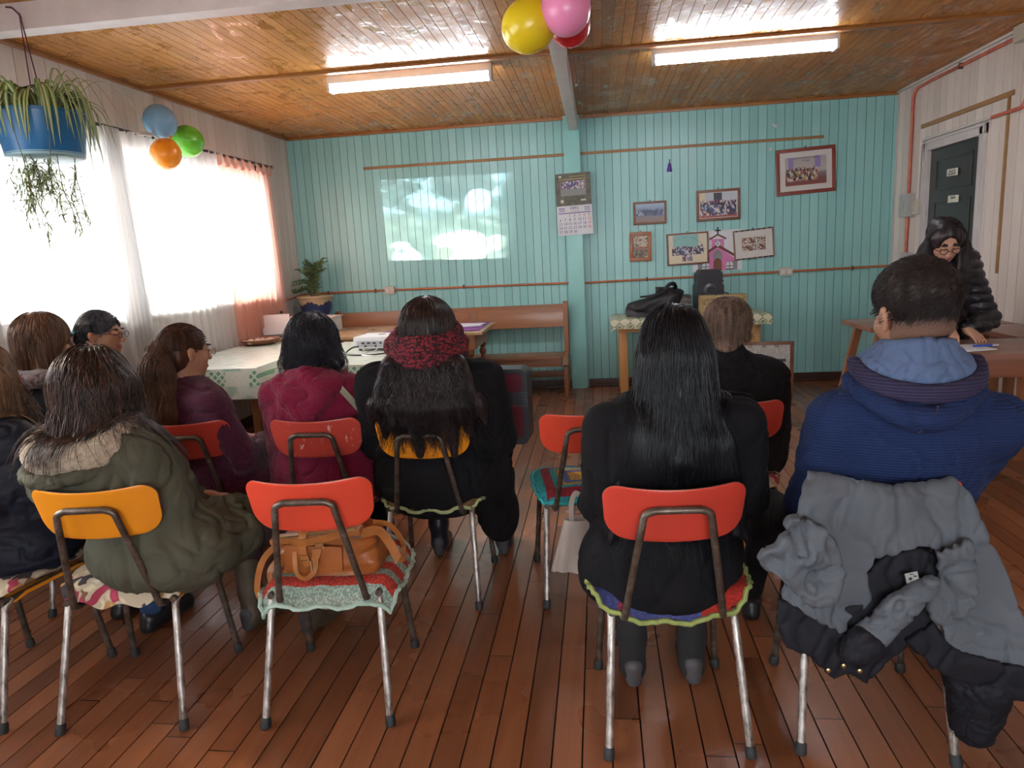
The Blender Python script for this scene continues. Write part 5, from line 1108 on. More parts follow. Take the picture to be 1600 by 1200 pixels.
for k in range(9):  # long runners to the right
    a = rs.uniform(-.7, .4); o = Vector((cos(a), sin(a), 0)); l = rs.uniform(.22, .42); st = Vector((Rp*.5*cos(a), Rp*.5*sin(a), H))
    B.blade([st, st+o*l*.5+Vector((0, 0, rs.uniform(.08, .17))), st+o*l*.9+Vector((0, 0, .02)), st+o*l+Vector((.02, 0, -rs.uniform(.15, .5)))], rs.uniform(.006, .012))
B.done('leaves', Mv.m, t)
B = Blades(); rn = MB(); rs = random.Random(8)
for k in range(16):
    a = rs.uniform(0, 2*pi); rr = Rp*rs.uniform(.25, 1.05); 
    if k < 6: a = rs.uniform(2.6, 3.9)
    L0 = rs.uniform(.12, .42); c = Vector((cos(a)*rr*.9+.02, sin(a)*rr*.8-.04, 0)); st = Vector((c.x, c.y, -.004)) if rr < Rp*.9 else Vector((cos(a)*Rp*1.03, sin(a)*Rp*1.03, H))
    pts = [st]; 
    for i in range(4): pts.append(Vector((c.x+rs.gauss(0, .015), c.y+rs.gauss(0, .015), -L0*(i+1)/4)))
    S_ = spline(pts, 5); rn.tube(S_, .0018, 4)
    for i, p in enumerate(S_[4::2]):
        for _ in range(6):
            d = Vector((rs.gauss(0, 1), rs.gauss(0, 1), rs.uniform(-.9, .5))).normalized(); l = rs.uniform(.03, .075)
            B.blade([p, p+d*l*.6+Vector((0, 0, .006)), p+d*l+Vector((0, 0, -.012))], rs.uniform(.004, .008), 3)
B.done('plantlets', Mv.m, t); rn.build('runners', m_stem, t)

# ================================================================ people
# soft volumes: blended capsules / ellipsoids on a grid, meshed by surface nets into ONE continuous skin
def V3(*a): return np.array(a, dtype=np.float32)
class Soft:
    def __init__(s, h=.007): s.h = h; s.p = []
    def cap(s, a, b, ra, rb=None, k=.03, sub=False, sq=None): s.p.append(('c', np.array(a, float), np.array(b, float), ra, ra if rb is None else rb, k, sub)); return s
    def ell(s, c, r, R=None, k=.03, sub=False): s.p.append(('e', np.array(c, float), np.array(r, float), R, None, k, sub)); return s
    def slab(s, poly, yc, th, k=.01, fold=None, sub=False):
        """cloth panel: outline poly (x,z), mid surface y=yc(x,z), half thickness th"""
        s.p.append(('s', np.array(poly, float), yc, th, fold, k, sub)); return s
    def chain(s, pts, rs, k=.03):
        for i in range(len(pts)-1): s.cap(pts[i], pts[i+1], rs[i], rs[i+1], k)
        return s
    def bounds(s, p):
        if p[0] == 'c': r = max(p[3], p[4]); return np.minimum(p[1], p[2])-r, np.maximum(p[1], p[2])+r
        if p[0] == 'e': r = p[2] if p[3] is None else np.full(3, p[2].max()); return p[1]-r, p[1]+r
        ys = [p[2](x, z) for x, z in p[1]]; q = p[1]
        return np.array([q[:, 0].min(), min(ys)-p[3]-.05, q[:, 1].min()]), np.array([q[:, 0].max(), max(ys)+p[3]+.05, q[:, 1].max()])
    def eval(s):
        B = [s.bounds(p) for p in s.p if not p[6]]; lo = np.min([b[0] for b in B], 0)-4*s.h; hi = np.max([b[1] for b in B], 0)+4*s.h
        n = np.ceil((hi-lo)/s.h).astype(int)+1; s.lo = lo; s.n = n; V = np.full(n, .12, np.float32); ax = [lo[i]+s.h*np.arange(n[i]) for i in range(3)]
        for p in s.p:
            k = p[5]; b0, b1 = s.bounds(p); m_ = k+4*s.h
            i0 = np.maximum(0, np.floor((b0-m_-lo)/s.h).astype(int)); i1 = np.minimum(n, np.ceil((b1+m_-lo)/s.h).astype(int)+1)
            if (i1 <= i0).any(): continue
            X = ax[0][i0[0]:i1[0], None, None].astype(np.float32); Y = ax[1][None, i0[1]:i1[1], None].astype(np.float32); Z = ax[2][None, None, i0[2]:i1[2]].astype(np.float32)
            if p[0] == 'c':
                a, b, ra, rb = p[1:5]; d = b-a; L2 = max(float(d@d), 1e-9)
                t = np.clip(((X-a[0])*d[0]+(Y-a[1])*d[1]+(Z-a[2])*d[2])/L2, 0, 1)
                D = np.sqrt((X-a[0]-t*d[0])**2+(Y-a[1]-t*d[1])**2+(Z-a[2]-t*d[2])**2)-(ra+(rb-ra)*t)
            elif p[0] == 'e':
                c, r, R = p[1:4]; x, y, z = X-c[0], Y-c[1], Z-c[2]
                if R is not None: x, y, z = [R[0][i]*x+R[1][i]*y+R[2][i]*z for i in range(3)]
                k0 = np.sqrt((x/r[0])**2+(y/r[1])**2+(z/r[2])**2); k1 = np.sqrt((x/r[0]**2)**2+(y/r[1]**2)**2+(z/r[2]**2)**2)+1e-6; D = k0*(k0-1)/k1
            else:
                P, yc, th, fold = p[1:5]; x2 = X[:, 0, :]; z2 = Z[0, 0:1, :]; x2, z2 = np.broadcast_arrays(x2, z2); dd = np.full(x2.shape, 1e9); sg = np.ones(x2.shape)
                for i in range(len(P)):
                    a, b = P[i], P[i-1]; e = b-a; wx, wz = x2-a[0], z2-a[1]; t = np.clip((wx*e[0]+wz*e[1])/max(e@e, 1e-12), 0, 1)
                    dd = np.minimum(dd, (wx-e[0]*t)**2+(wz-e[1]*t)**2); c1 = z2 >= a[1]; c2 = z2 < b[1]; c3 = e[0]*wz > e[1]*wx
                    sg = np.where((c1 & c2 & c3) | (~c1 & ~c2 & ~c3), -sg, sg)
                d2 = (np.sqrt(dd)*sg)[:, None, :]; ym = yc(x2, z2)[:, None, :]
                if fold is not None: ym = ym+fold(x2, z2)[:, None, :]
                dy = np.abs(Y-ym)-th; D = np.maximum(d2, dy); q = k if k < .02 else .02; hq = np.maximum(q-np.abs(d2-dy), 0)/q; D = D+hq*hq*q*.25
            D = D.astype(np.float32); W = V[i0[0]:i1[0], i0[1]:i1[1], i0[2]:i1[2]]
            if p[6]: A = -D; h_ = np.maximum(k-np.abs(W-A), 0)/k; W[...] = np.maximum(W, A)+h_*h_*k*.25
            else: h_ = np.maximum(k-np.abs(W-D), 0)/k; W[...] = np.minimum(W, D)-h_*h_*k*.25
        s.V = V; return s
    def mesh(s):
        V = s.V; S_ = V < 0; n = np.array(V.shape)
        c = np.zeros(tuple(n-1), np.uint8)
        for i in (0, 1):
            for j in (0, 1):
                for k in (0, 1): c += S_[i:n[0]-1+i, j:n[1]-1+j, k:n[2]-1+k]
        act = (c > 0) & (c < 8); I = np.argwhere(act); idm = np.full(c.shape, -1, np.int32); idm[act] = np.arange(len(I))
        acc = np.zeros((len(I), 3)); cnt = np.zeros(len(I)); cs = [(i, j, k) for i in (0, 1) for j in (0, 1) for k in (0, 1)]
        for a in cs:
            for ax_ in range(3):
                if a[ax_]: continue
                b = list(a); b[ax_] = 1; va = V[I[:, 0]+a[0], I[:, 1]+a[1], I[:, 2]+a[2]]; vb = V[I[:, 0]+b[0], I[:, 1]+b[1], I[:, 2]+b[2]]
                m_ = (va < 0) != (vb < 0); t = np.where(m_, va/np.where(m_, va-vb, 1), 0)
                q = np.array(a, float)[None, :].repeat(len(I), 0); q[:, ax_] += t; acc[m_] += q[m_]; cnt[m_] += 1
        P = (I+acc/np.maximum(cnt, 1)[:, None])*s.h+s.lo; F = []
        for ax_ in range(3):
            sl = [slice(None)]*3; sl2 = [slice(None)]*3; sl[ax_] = slice(0, -1); sl2[ax_] = slice(1, None)
            a, b = S_[tuple(sl)], S_[tuple(sl2)]; E = np.argwhere(a != b); o1, o2 = [q for q in range(3) if q != ax_]
            ok = (E[:, o1] > 0) & (E[:, o2] > 0) & (E[:, o1] < n[o1]-1) & (E[:, o2] < n[o2]-1); E = E[ok]; fl = a[tuple(E.T)]
            def cell(d1, d2): q = E.copy(); q[:, o1] += d1; q[:, o2] += d2; return idm[tuple(q.T)]
            Q = np.stack([cell(-1, -1), cell(0, -1), cell(0, 0), cell(-1, 0)], 1)
            if ax_ == 1: fl = ~fl
            Q[~fl] = Q[~fl][:, ::-1]; F.append(Q)
        return P, np.concatenate(F)
    def sample(s, P):
        q = (P-s.lo)/s.h; q = np.clip(q, 0, np.array(s.V.shape)-1.001); i = q.astype(int); f = q-i; V = s.V; r = 0
        for a in (0, 1):
            for b in (0, 1):
                for c in (0, 1): r = r+V[i[:, 0]+a, i[:, 1]+b, i[:, 2]+c]*(f[:, 0] if a else 1-f[:, 0])*(f[:, 1] if b else 1-f[:, 1])*(f[:, 2] if c else 1-f[:, 2])
        return r
    def grad(s, P):
        e = s.h*1.5; g = np.stack([s.sample(P+np.eye(3)[i]*e)-s.sample(P-np.eye(3)[i]*e) for i in range(3)], 1); return g/(np.linalg.norm(g, axis=1)[:, None]+1e-9)
def vnormals(P, F):
    a, b, c = P[F[:, 0]], P[F[:, 1]], P[F[:, 2]]; fn = np.cross(b-a, c-a); N = np.zeros_like(P)
    for i in range(4): np.add.at(N, F[:, i], fn)
    return N/(np.linalg.norm(N, axis=1)[:, None]+1e-12)
def lap(P, F, it=2, f=.5):
    E = np.concatenate([F[:, [0, 1]], F[:, [1, 2]], F[:, [2, 3]], F[:, [3, 0]]]); n = len(P); deg = np.bincount(E[:, 0], minlength=n)+np.bincount(E[:, 1], minlength=n)
    for _ in range(it):
        A = np.zeros_like(P); np.add.at(A, E[:, 0], P[E[:, 1]]); np.add.at(A, E[:, 1], P[E[:, 0]]); P = P*(1-f)+f*A/deg[:, None]
    return P
def ridge(P, sc, off=0, oct=2):
    """soft cloth folds: ridged noise"""
    q = P*np.array(sc)+off; out = np.empty(len(q))
    for i, v in enumerate(q):
        v = Vector(v); w = v+Vector((noise.noise(v*1.3+Vector((5, 1, 2))), noise.noise(v*1.3), 0))*.7
        out[i] = .6+.9*noise.noise(v*.9)-1.15*math.exp(-(noise.noise(w)/.09)**2)-.5*math.exp(-(noise.noise(w*2.3)/.10)**2)+.3*noise.noise(v*4)
    return out
def np_mesh(name, P, F, mats, par, mi=None, smooth=True, tris=None):
    me = bpy.data.meshes.new(name); fl = F.tolist() + (tris if tris else []); me.from_pydata(P.tolist(), [], fl)
    for m_ in (mats if isinstance(mats, (list, tuple)) else [mats]): me.materials.append(m_)
    if mi is not None: me.polygons.foreach_set('material_index', list(mi)+[0]*(len(fl)-len(mi)))
    me.polygons.foreach_set('use_smooth', [smooth]*len(fl)); me.update()
    o = bpy.data.objects.new(name, me); C.objects.link(o); o.parent = par; return o
def soft_part(name, S_, mat, par, sm=2, folds=None, mi=None):
    S_.eval(); P, F = S_.mesh(); P = lap(P, F, sm)
    if folds:
        amp, sc, off = folds[:3]; N = vnormals(P, F); w = folds[3](P) if len(folds) > 3 else 1
        P = P+N*(amp*(ridge(P, sc, off)-.6)*w)[:, None]
    return np_mesh(name, P, F, mat, par, mi(P, F) if mi else None)
def tubes_np(paths, r0, r1):
    """many thin 3-sided tapering tubes; paths (n, m, 3)"""
    n, m_, _ = paths.shape; T = np.gradient(paths, axis=1); T /= np.linalg.norm(T, axis=2)[..., None]+1e-9
    ref = np.array([.31, .2, .93]); A = np.cross(T, ref); A /= np.linalg.norm(A, axis=2)[..., None]+1e-9; B = np.cross(T, A)
    t = np.linspace(0, 1, m_); R = (r0*(1-t)+r1*t)[None, :, None, None]
    ang = np.array([0, 2*pi/3, 4*pi/3]); ring = A[:, :, None, :]*np.cos(ang)[None, None, :, None]+B[:, :, None, :]*np.sin(ang)[None, None, :, None]
    P = (paths[:, :, None, :]+ring*R).reshape(-1, 3); i = np.arange(n)[:, None, None]*m_*3; j = np.arange(m_-1)[None, :, None]*3; k = np.arange(3)[None, None, :]; k2 = (k+1) % 3
    a = i+j+k; b = i+j+k2; return P, np.stack([a, b, b+3, a+3], -1).reshape(-1, 4)
def hair_part(S_, mat, par, starts, n, length, steps=16, seed=0, wave=0, freq=5, flow=None, name='hair', r0=.0016, r1=.0005, off=.003, sm=2, stiff=0.0, endlift=0, spread=0, base=True, over=()):
    """hair volume with separate locks lying over it, one object"""
    S_.eval(); P0, F0_ = S_.mesh(); P0 = lap(P0, F0_, sm); rg = np.random.default_rng(seed)
    N = vnormals(P0, F0_)
    P0 = P0 + N*(.0035*np.array([noise.noise(Vector((v[0]*60, v[1]*60, v[2]*9))) for v in P0]))[:, None]
    P = np.array(starts(rg, n), float); L = rg.uniform(length[0], length[1], n); ds = L/(steps-1); ph = rg.uniform(0, 6.28, n); fr = freq*rg.uniform(.7, 1.3, n); O = rg.uniform(-.3, 1, n)*off
    out = [P.copy()]; sd = rg.normal(0, 1, (n, 3)); prev = None
    for i in range(steps-1):
        g = S_.grad(P); d = np.tile(np.array([0, 0, -1.0]), (n, 1)) if flow is None else flow(P)
        if spread: d = d + sd*np.array([1, 1, .2])*spread
        if wave: s_ = (i+1)*ds; d = d + np.cross(g, np.array([0, 0, 1.0]))*(wave*np.sin(ph+s_*fr*6.28))[:, None]+g*(wave*.5*np.cos(ph+s_*fr*6.28))[:, None]*(.5)
        fall = g[:, 2] < -.35; gd = np.where(fall, 0, np.sum(g*d, 1)); t = d-g*gd[:, None]*(.9); t /= np.linalg.norm(t, axis=1)[:, None]+1e-9
        if prev is not None: t = t*(1-stiff)+prev*stiff; t /= np.linalg.norm(t, axis=1)[:, None]+1e-9
        for ov in over:
            vo_ = ov.sample(P); go = ov.grad(P); nr = (vo_ < .014); tt = t-go*np.minimum(np.sum(go*t, 1), 0)[:, None]; tt /= np.linalg.norm(tt, axis=1)[:, None]+1e-9; t = np.where(nr[:, None], tt, t)
        prev = t; P = P+t*ds[:, None]
        v = S_.sample(P); tgt = O+endlift*(i/steps)**2
        c_ = np.where((v < .06) & ~fall, (v-tgt), 0); P = P-g*np.clip(c_, -.02, .02)[:, None]
        for ov in over:
            vo_ = ov.sample(P); go = ov.grad(P); P = P+go*np.where(vo_ < .007+O*.4, np.minimum(.007+O*.4-vo_, .05), 0)[:, None]
        out.append(P.copy())
    T, TF = tubes_np(np.stack(out, 1), r0, r1)
    if base: PP = np.concatenate([P0, T]); FF = np.concatenate([F0_, TF+len(P0)])
    else: PP, FF = T, TF
    return np_mesh(name, PP, FF, mat, par)

def skin_mat(name, c, flush=(.5, .15, .1)):
    M = Mat(name, c, .5); n = M.noise(M.co(), 18, 3); cc = lin(c); M.color(M.mix(M.math('MULTIPLY', M.ramp(n, [(.5, (0, 0, 0)), (.8, (1, 1, 1))]), .3), c, tuple(x*y for x, y in zip(cc, (1.1, .8, .75)))))
    M.b.inputs['Subsurface Weight'].default_value = .12; M.b.inputs['Subsurface Radius'].default_value = (.012, .004, .002); M.bump(M.noise(M.co(), 220, 2), .06, .001); return M.m
def hair_mat(name, a, b, rough=.38, tip=None, z0=0, z1=1):
    M = Mat(name, None, rough); n = M.noise(M.co((1, 1, .08)), 60, 4, .6); c = M.ramp(n, [(.33, a), (.68, b)])
    if tip:
        z = M.sep(M.co())[2]; mr = M.node('ShaderNodeMapRange'); mr.inputs[1].default_value = z0; mr.inputs[2].default_value = z1; M.lk(z, mr.inputs[0]); c = M.mix(mr.outputs[0], tip, c)
    M.color(c); M.b.inputs['Specular IOR Level'].default_value = .28; M.bump(M.noise(M.co((1, 1, .05)), 150, 3), .35, .002); return M.m
def cloth_mat(name, c, kind='fleece', rough=.9, var=.18, sheen=.0):
    M = Mat(name, c, rough); M.b.inputs['Specular IOR Level'].default_value = .25; cc = lin(c); big = M.noise(M.co(), 5, 3); fine = M.noise(M.co(), 140, 3, .7)
    if kind == 'fleece':
        n = M.noise(M.co(), 75, 4, .75); M.color(M.ramp(n, [(.3, tuple(x*(1-var*2) for x in cc)), (.7, tuple(min(1, x*(1+var*2)) for x in cc))])); M.bump(n, .9, .006)
    elif kind == 'knit':
        w = M.node('ShaderNodeTexWave'); w.bands_direction = 'Z'; w.inputs['Scale'].default_value = 40; w.inputs['Distortion'].default_value = 1.5; w.inputs['Detail'].default_value = 2; w.inputs['Detail Scale'].default_value = 6; M.lk(M.co(), w.inputs[0])
        M.color(M.ramp(w.outputs[1], [(.2, tuple(x*(1-var) for x in cc)), (.8, tuple(min(1, x*(1+var)) for x in cc))])); M.bump(w.outputs[1], .5, .003); M.bump(fine, .3, .002)
    else:
        M.color(M.ramp(big, [(.3, tuple(x*(1-var) for x in cc)), (.7, tuple(min(1, x*(1+var)) for x in cc))])); M.bump(M.noise(M.co(), 22, 4, .6), .25, .01); M.bump(fine, .12, .001)
    if sheen: M.b.inputs['Sheen Weight'].default_value = sheen
    return M.m
def rotm(yaw=0, pitch=0, roll=0):
    """head frame: x right, y forward, z up; yaw +left, pitch + = looking down"""
    return np.array((Matrix.Rotation(yaw, 3, 'Z') @ Matrix.Rotation(-pitch, 3, 'X') @ Matrix.Rotation(roll, 3, 'Y')))
def head_shape(S_, c, R, s=1.0, face=True):
    T = lambda *v: np.array(c)+R @ (np.array(v)*s)
    e = lambda p, r, k=.02, sub=False: S_.ell(T(*p), np.array(r)*s, R, k*s, sub)
    e((0, -.014, .022), (.0745, .094, .086), .02); e((0, .022, -.035), (.062, .068, .078), .03); e((0, .045, -.078), (.036, .038, .030), .03); e((0, .066, -.098), (.018, .016, .015), .02)
    for q in (-1, 1):
        e((q*.078, -.012, -.018), (.007, .018, .031), .006); e((q*.083, -.020, -.006), (.007, .016, .022), .006); e((q*.084, -.004, -.020), (.005, .008, .014), .006, True)
        e((q*.046, .052, -.032), (.022, .022, .022), .02)
    if face:
        for q in (-1, 1):
            e((q*.031, .093, .004), (.019, .014, .011), .010, True); e((q*.031, .079, .002), (.0145, .0125, .0125), .003); e((q*.031, .0885, .0255), (.022, .009, .006), .008)
            e((q*.031, .088, .0065), (.0155, .006, .0045), .002); e((q*.011, .104, -.036), (.008, .009, .007), .006)
        S_.cap(T(0, .088, .018), T(0, .107, -.024), .007*s, .0095*s, .010*s); e((0, .108, -.030), (.0105, .011, .009), .008)
        e((0, .090, -.0615), (.023, .010, .0048), .004); e((0, .090, -.0705), (.020, .0105, .0055), .003); e((0, .101, -.0662), (.022, .006, .0011), .002, True)
    return T
def hand_shape(S_, w, d, nrm, side, s=1.0, curl=.6):
    """palm + five unequal bent fingers; w wrist, d pointing direction, nrm = back of hand, side=+1 thumb on +x side of (d x nrm)"""
    w = Vector(w); d = Vector(d).normalized(); nrm = Vector(nrm); nrm = (nrm-d*nrm.dot(d)).normalized(); a = d.cross(nrm)*side
    P = lambda u, v, h: w+d*u*s+a*v*s+nrm*h*s
    S_.cap(w-d*.02*s, P(.02, 0, 0), .025*s, .026*s, .015)
    for v in (-.026, -.009, .009, .026): S_.cap(P(.02, v*.7, 0), P(.082, v, 0), .0145*s, .0115*s, .012)
    for v, L in ((.029, .072), (.010, .082), (-.009, .076), (-.028, .058)):
        p = P(.086, v, 0); c = 0; r = .0085
        for q in (.45, .32, .23):
            c += curl*.8; dd = d*cos(c)-nrm*sin(c); e = p+dd*(L*q)*s; S_.cap(p, e, r*s, (r-.0008)*s, .003); p = e; r -= .0008
    p = P(.018, .026, -.006); q = P(.048, .052, -.018); r_ = P(.078, .056, -.030); S_.cap(p, q, .0125*s, .0105*s, .008); S_.cap(q, r_, .010*s, .0085*s, .003)
def seated(label, x, y, face, head, hyaw=0, hpitch=.1, hroll=0, sw=.21, hw=.17, dep=.12, coat=None, coat_name='jacket', skin=None, trouser=None, shoe=None, seatz=.44, back=0.0,
           elbow_out=.05, feet=((-.11, .40), (.11, .40)), knee=((-.11, .42), (.11, .42)), hood=None, hem=.42, folds=(.006, (7, 7, 4), 3), hs=1.0, sleeve=.056, boot=False, fs=1.0, h=.008, skirt=None, shoulder_drop=.055, extra_coat=None, torso_tilt=(0, 0), collar=.075, wrist=((-.09, .27, .60), (.09, .27, .60)), elb=None):
    t = empty('person', (x, y, 0), label=label, cat='person'); c, s_ = cos(face), sin(face)
    Lf = lambda a, b, z: np.array((a*c-b*s_, a*s_+b*c, z))                       # body frame -> about the seat point
    hc = np.array((head[0]-x, head[1]-y, head[2])); R = rotm(hyaw+face, hpitch, hroll)
    nb = hc+R @ np.array((0, -.03, -.105))*hs; nb = np.array((nb[0]*.85+torso_tilt[0]*.15, nb[1]*.85, hc[2]-.165*hs))
    pel = Lf(0, back, seatz+.09); wa = pel*.55+nb*.45+np.array((0, 0, 0)); ch = pel*.25+nb*.75
    sh = [nb+Lf(q*(sw-sleeve), -.01, -shoulder_drop)-np.array((0, 0, 0)) for q in (-1, 1)]
    el = [sh[i]+Lf(q*elbow_out, .07, -.255) for i, q in enumerate((-1, 1))]
    if elb: el = [sh[i]+Lf(*elb[i]) for i in (0, 1)]
    wr_ = [Lf(*w) for w in wrist]
    kn = [Lf(k[0], k[1], seatz+.03) for k in knee]; ft = [Lf(f_[0], f_[1], 0) for f_ in feet]; hp = [Lf(q*.09, back+.02, seatz+.075) for q in (-1, 1)]
    # the body itself, one continuous figure
    B = Soft(.007); T = head_shape(B, hc, R, hs)
    B.cap(hc+R @ np.array((0, -.025, -.06))*hs, nb+np.array((0, 0, -.02)), .052*hs, .058*hs, .03)
    Rb = rotm(face); B.ell(ch, (sw*.68, .085, .15), Rb, .04); B.ell(wa, (hw*.72, .08, .16), Rb, .04); B.ell(pel, (hw*.85, .10, .085), Rb, .04)
    for i, q in enumerate((-1, 1)):
        B.cap(nb+np.array((0, 0, -.03)), sh[i], .04, .042, .03); B.chain([sh[i], el[i], wr_[i]], [.040, .034, .024], .02)
        d = Lf(-q*.5, .9, -.25); hand_shape(B, wr_[i], d, (0, 0, 1), -q, .95, .55)
        B.chain([hp[i], kn[i]], [.066, .046], .03); an = ft[i]+np.array((0, 0, .085)); B.chain([kn[i], an], [.044, .032], .02); B.cap(an, ft[i]+Lf(0, .13, .035), .03, .024, .02)
    fr = np.array(R.T)
    def face_ids(P, F):
        c_ = (P[F].mean(1)-hc) @ R/hs; mi = np.zeros(len(F), int); X, Y, Z = c_.T
        mi[(np.abs(X) < .024) & (Y > .080) & (Z < -.055) & (Z > -.077)] = 1
        mi[(np.abs(np.abs(X)-.032) < .019) & (Y > .075) & (Z > .0235-.25*np.abs(np.abs(X)-.032)) & (Z < .0315)] = 2
        mi[(np.abs(np.abs(X)-.031) < .014) & (Y > .07) & (Z < .0022) & (Z > -.0025)] = 2
        return mi
    soft_part('body', B, [skin or m_skin, m_lip, m_brow], t, 1, None, face_ids)
    # coat
    G = Soft(h); dz = np.array((0, 0, 1.0))
    G.ell(ch-dz*.01, (sw*.86, dep, .17), Rb, .06); G.ell(wa, (hw*1.02, dep*1.02, .18), Rb, .06); G.ell(pel+dz*.01, (hw*1.12, dep*1.12, .12), Rb, .05)
    G.cap(sh[0]+Lf(.03, 0, .01), sh[1]+Lf(-.03, 0, .01), sleeve*.95, None, .05); G.cap(nb-dz*.055, nb-dz*.01, .085, collar, .04)
    if hem < .42:   # long coat over the thighs and hanging
        G.ell(Lf(0, .0, hem+.10), (hw*1.12, dep*1.1, .14), Rb, .06)
    for i, q in enumerate((-1, 1)):
        G.chain([sh[i], el[i]], [sleeve*1.06, sleeve*.92], .022); G.chain([el[i], wr_[i]-(wr_[i]-el[i])/np.linalg.norm(wr_[i]-el[i])*.035], [sleeve*.9, sleeve*.68], .025)
        G.cap(hp[i]+dz*.01, hp[i]*.6+kn[i]*.4+dz*.01, .092, .084, .04)
    if skirt: 
        for (a, b, z, r) in skirt: G.ell(Lf(a, b, z), r, Rb, .05)
    if extra_coat: extra_coat(G, Lf, nb, sh, hc, R)
    G.cap(hc+R @ np.array((0, .0, -.07))*hs, nb-dz*.02+Lf(0, .02, 0), .001, .001, .001)
    soft_part(coat_name, G, coat, t, 2, folds); globals()['COAT'] = G
    # trousers
    Q = Soft(.009)
    for i, q in enumerate((-1, 1)):
        an = ft[i]+np.array((0, 0, .10 if not boot else .17)); Q.chain([hp[i], kn[i]], [.083, .062], .03); Q.chain([kn[i], an], [.060, .047], .03)
    Q.ell(pel-dz*.0, (hw*.98, dep*.98, .085), Rb, .04)
    soft_part('trousers', Q, trouser or m_trk, t, 2, (.004, (14, 14, 5), 9))
    for i, q in enumerate((-1, 1)):
        U = Soft(.006); f0 = ft[i]
        if boot:
            U.chain([f0+dz*.27, f0+dz*.16, f0+dz*.075], [.052, .046, .042], .02); U.cap(f0+dz*.05+Lf(0, -.01, 0), f0+Lf(0, .15, .032), .036, .030, .03); U.cap(f0+Lf(0, -.028, .055), f0+Lf(0, -.026, .024), .026, .024, .012); U.cap(f0+Lf(0, .05, .016), f0+Lf(0, .15, .014), .030, .030, .01)
        else:
            U.cap(f0+Lf(0, -.02, .05), f0+Lf(0, .05, .06), .036, .04, .02); U.cap(f0+Lf(0, .02, .045), f0+Lf(0, .17, .034), .038, .032, .03); U.cap(f0+Lf(0, -.03, .022), f0+Lf(0, .17, .018), .034, .032, .01)
        U.ell(f0+Lf(0, .05, -.03), (.3, .3, .032), None, .004, True)
        so_ = soft_part('boot' if boot else 'shoe', U, shoe or m_shoe, t, 1)
        if boot:
            H_ = Soft(.005); H_.cap(f0+Lf(0, -.030, .075), f0+Lf(0, -.028, .028), .030, .027, .01); H_.ell(f0+Lf(0, 0, -.04), (.3, .3, .041), None, .004, True); soft_part('heel', H_, m_heel, so_, 1)
    return t, hc, R, nb, sh, Lf, T
def scalp(c, R, r=(.083, .104, .097), zmin=-.2, back=None, off=(0, -.014, .022)):
    def f_(rg, n):
        out = []
        while len(out) < n:
            v = rg.normal(0, 1, (n, 3)); v /= np.linalg.norm(v, axis=1)[:, None]; v = v[v[:, 2] > zmin]
            if back is not None: v = v[v[:, 1] < back+.9*v[:, 2]]
            out += list(v)
        v = np.array(out[:n])*np.array(r)+np.array(off); return np.array(c)+v @ R.T
    return f_
def glasses(par, T, mat, s=1.0):
    f = MB()
    for q in (-1, 1): f.tube([T(q*.031+.021*cos(a), .112-.004*abs(cos(a)), .0+.0165*sin(a)) for a in [2*pi*k/20 for k in range(20)]], .0019, 6, closed=True)
    f.tube([T(-.011, .114, .003), T(0, .117, .006), T(.011, .114, .003)], .0018, 6)
    for q in (-1, 1): f.tube([T(q*.051, .108, .004), T(q*.074, .09, .006), T(q*.083, .0, .004), T(q*.083, -.02, -.012)], .0018, 6)
    return f.build('glasses', mat, par)

m_skin = skin_mat('warm_brown_skin', (.42, .21, .13)); m_skin2 = skin_mat('olive_brown_skin', (.36, .18, .11)); m_lip = plain('lip', (.34, .10, .08), .4); m_brow = plain('dark_brow_hair', (.02, .014, .012), .7)
m_trk = cloth_mat('black_trouser_cloth', (.006, .006, .008), 'cloth'); m_jean = cloth_mat('dark_blue_denim', (.03, .06, .14), 'cloth'); m_trb = cloth_mat('wine_brown_trouser', (.045, .022, .028), 'cloth')
m_shoe = plain('black_shoe_leather', (.012, .012, .014), .35); m_bootl = plain('glossy_black_boot', (.010, .011, .018), .28, bump=.3, bs=25); m_boots = plain('black_suede_boot', (.012, .011, .012), .9); m_heel = plain('grey_worn_heel', (.055, .05, .055), .6, var=.25); m_bootb = plain('olive_boot_leather', (.07, .05, .03), .6)
m_blk = cloth_mat('black_wool_knit', (.0045, .004, .0055), 'cloth'); m_blkf = cloth_mat('black_fleece', (.006, .0055, .0075), 'fleece', var=.25); m_navy = cloth_mat('navy_padded_nylon', (.008, .010, .020), 'cloth', .6)
HAIR_N = 900

def P3(px, py, Y): return np.array(at_y(px, py, Y))
BACK = lambda R_: (lambda P: np.tile(np.array([0, 0, -1.0]), (len(P), 1)))
def crownflow(c, R, sink=.10):
    """from the crown outwards and down"""
    up = R @ np.array((0, -.25, 1.0)); up /= np.linalg.norm(up); cr = np.array(c)
    def f_(P):
        rel = P-cr; d = rel-np.outer(rel @ up, up); d /= np.linalg.norm(d, axis=1)[:, None]+1e-9; w = np.clip((rel @ up-.02)/.08, 0, 1)[:, None]; return d*w*1.2+np.array([0, 0, -1.0])*(1-w*.7)
    return f_

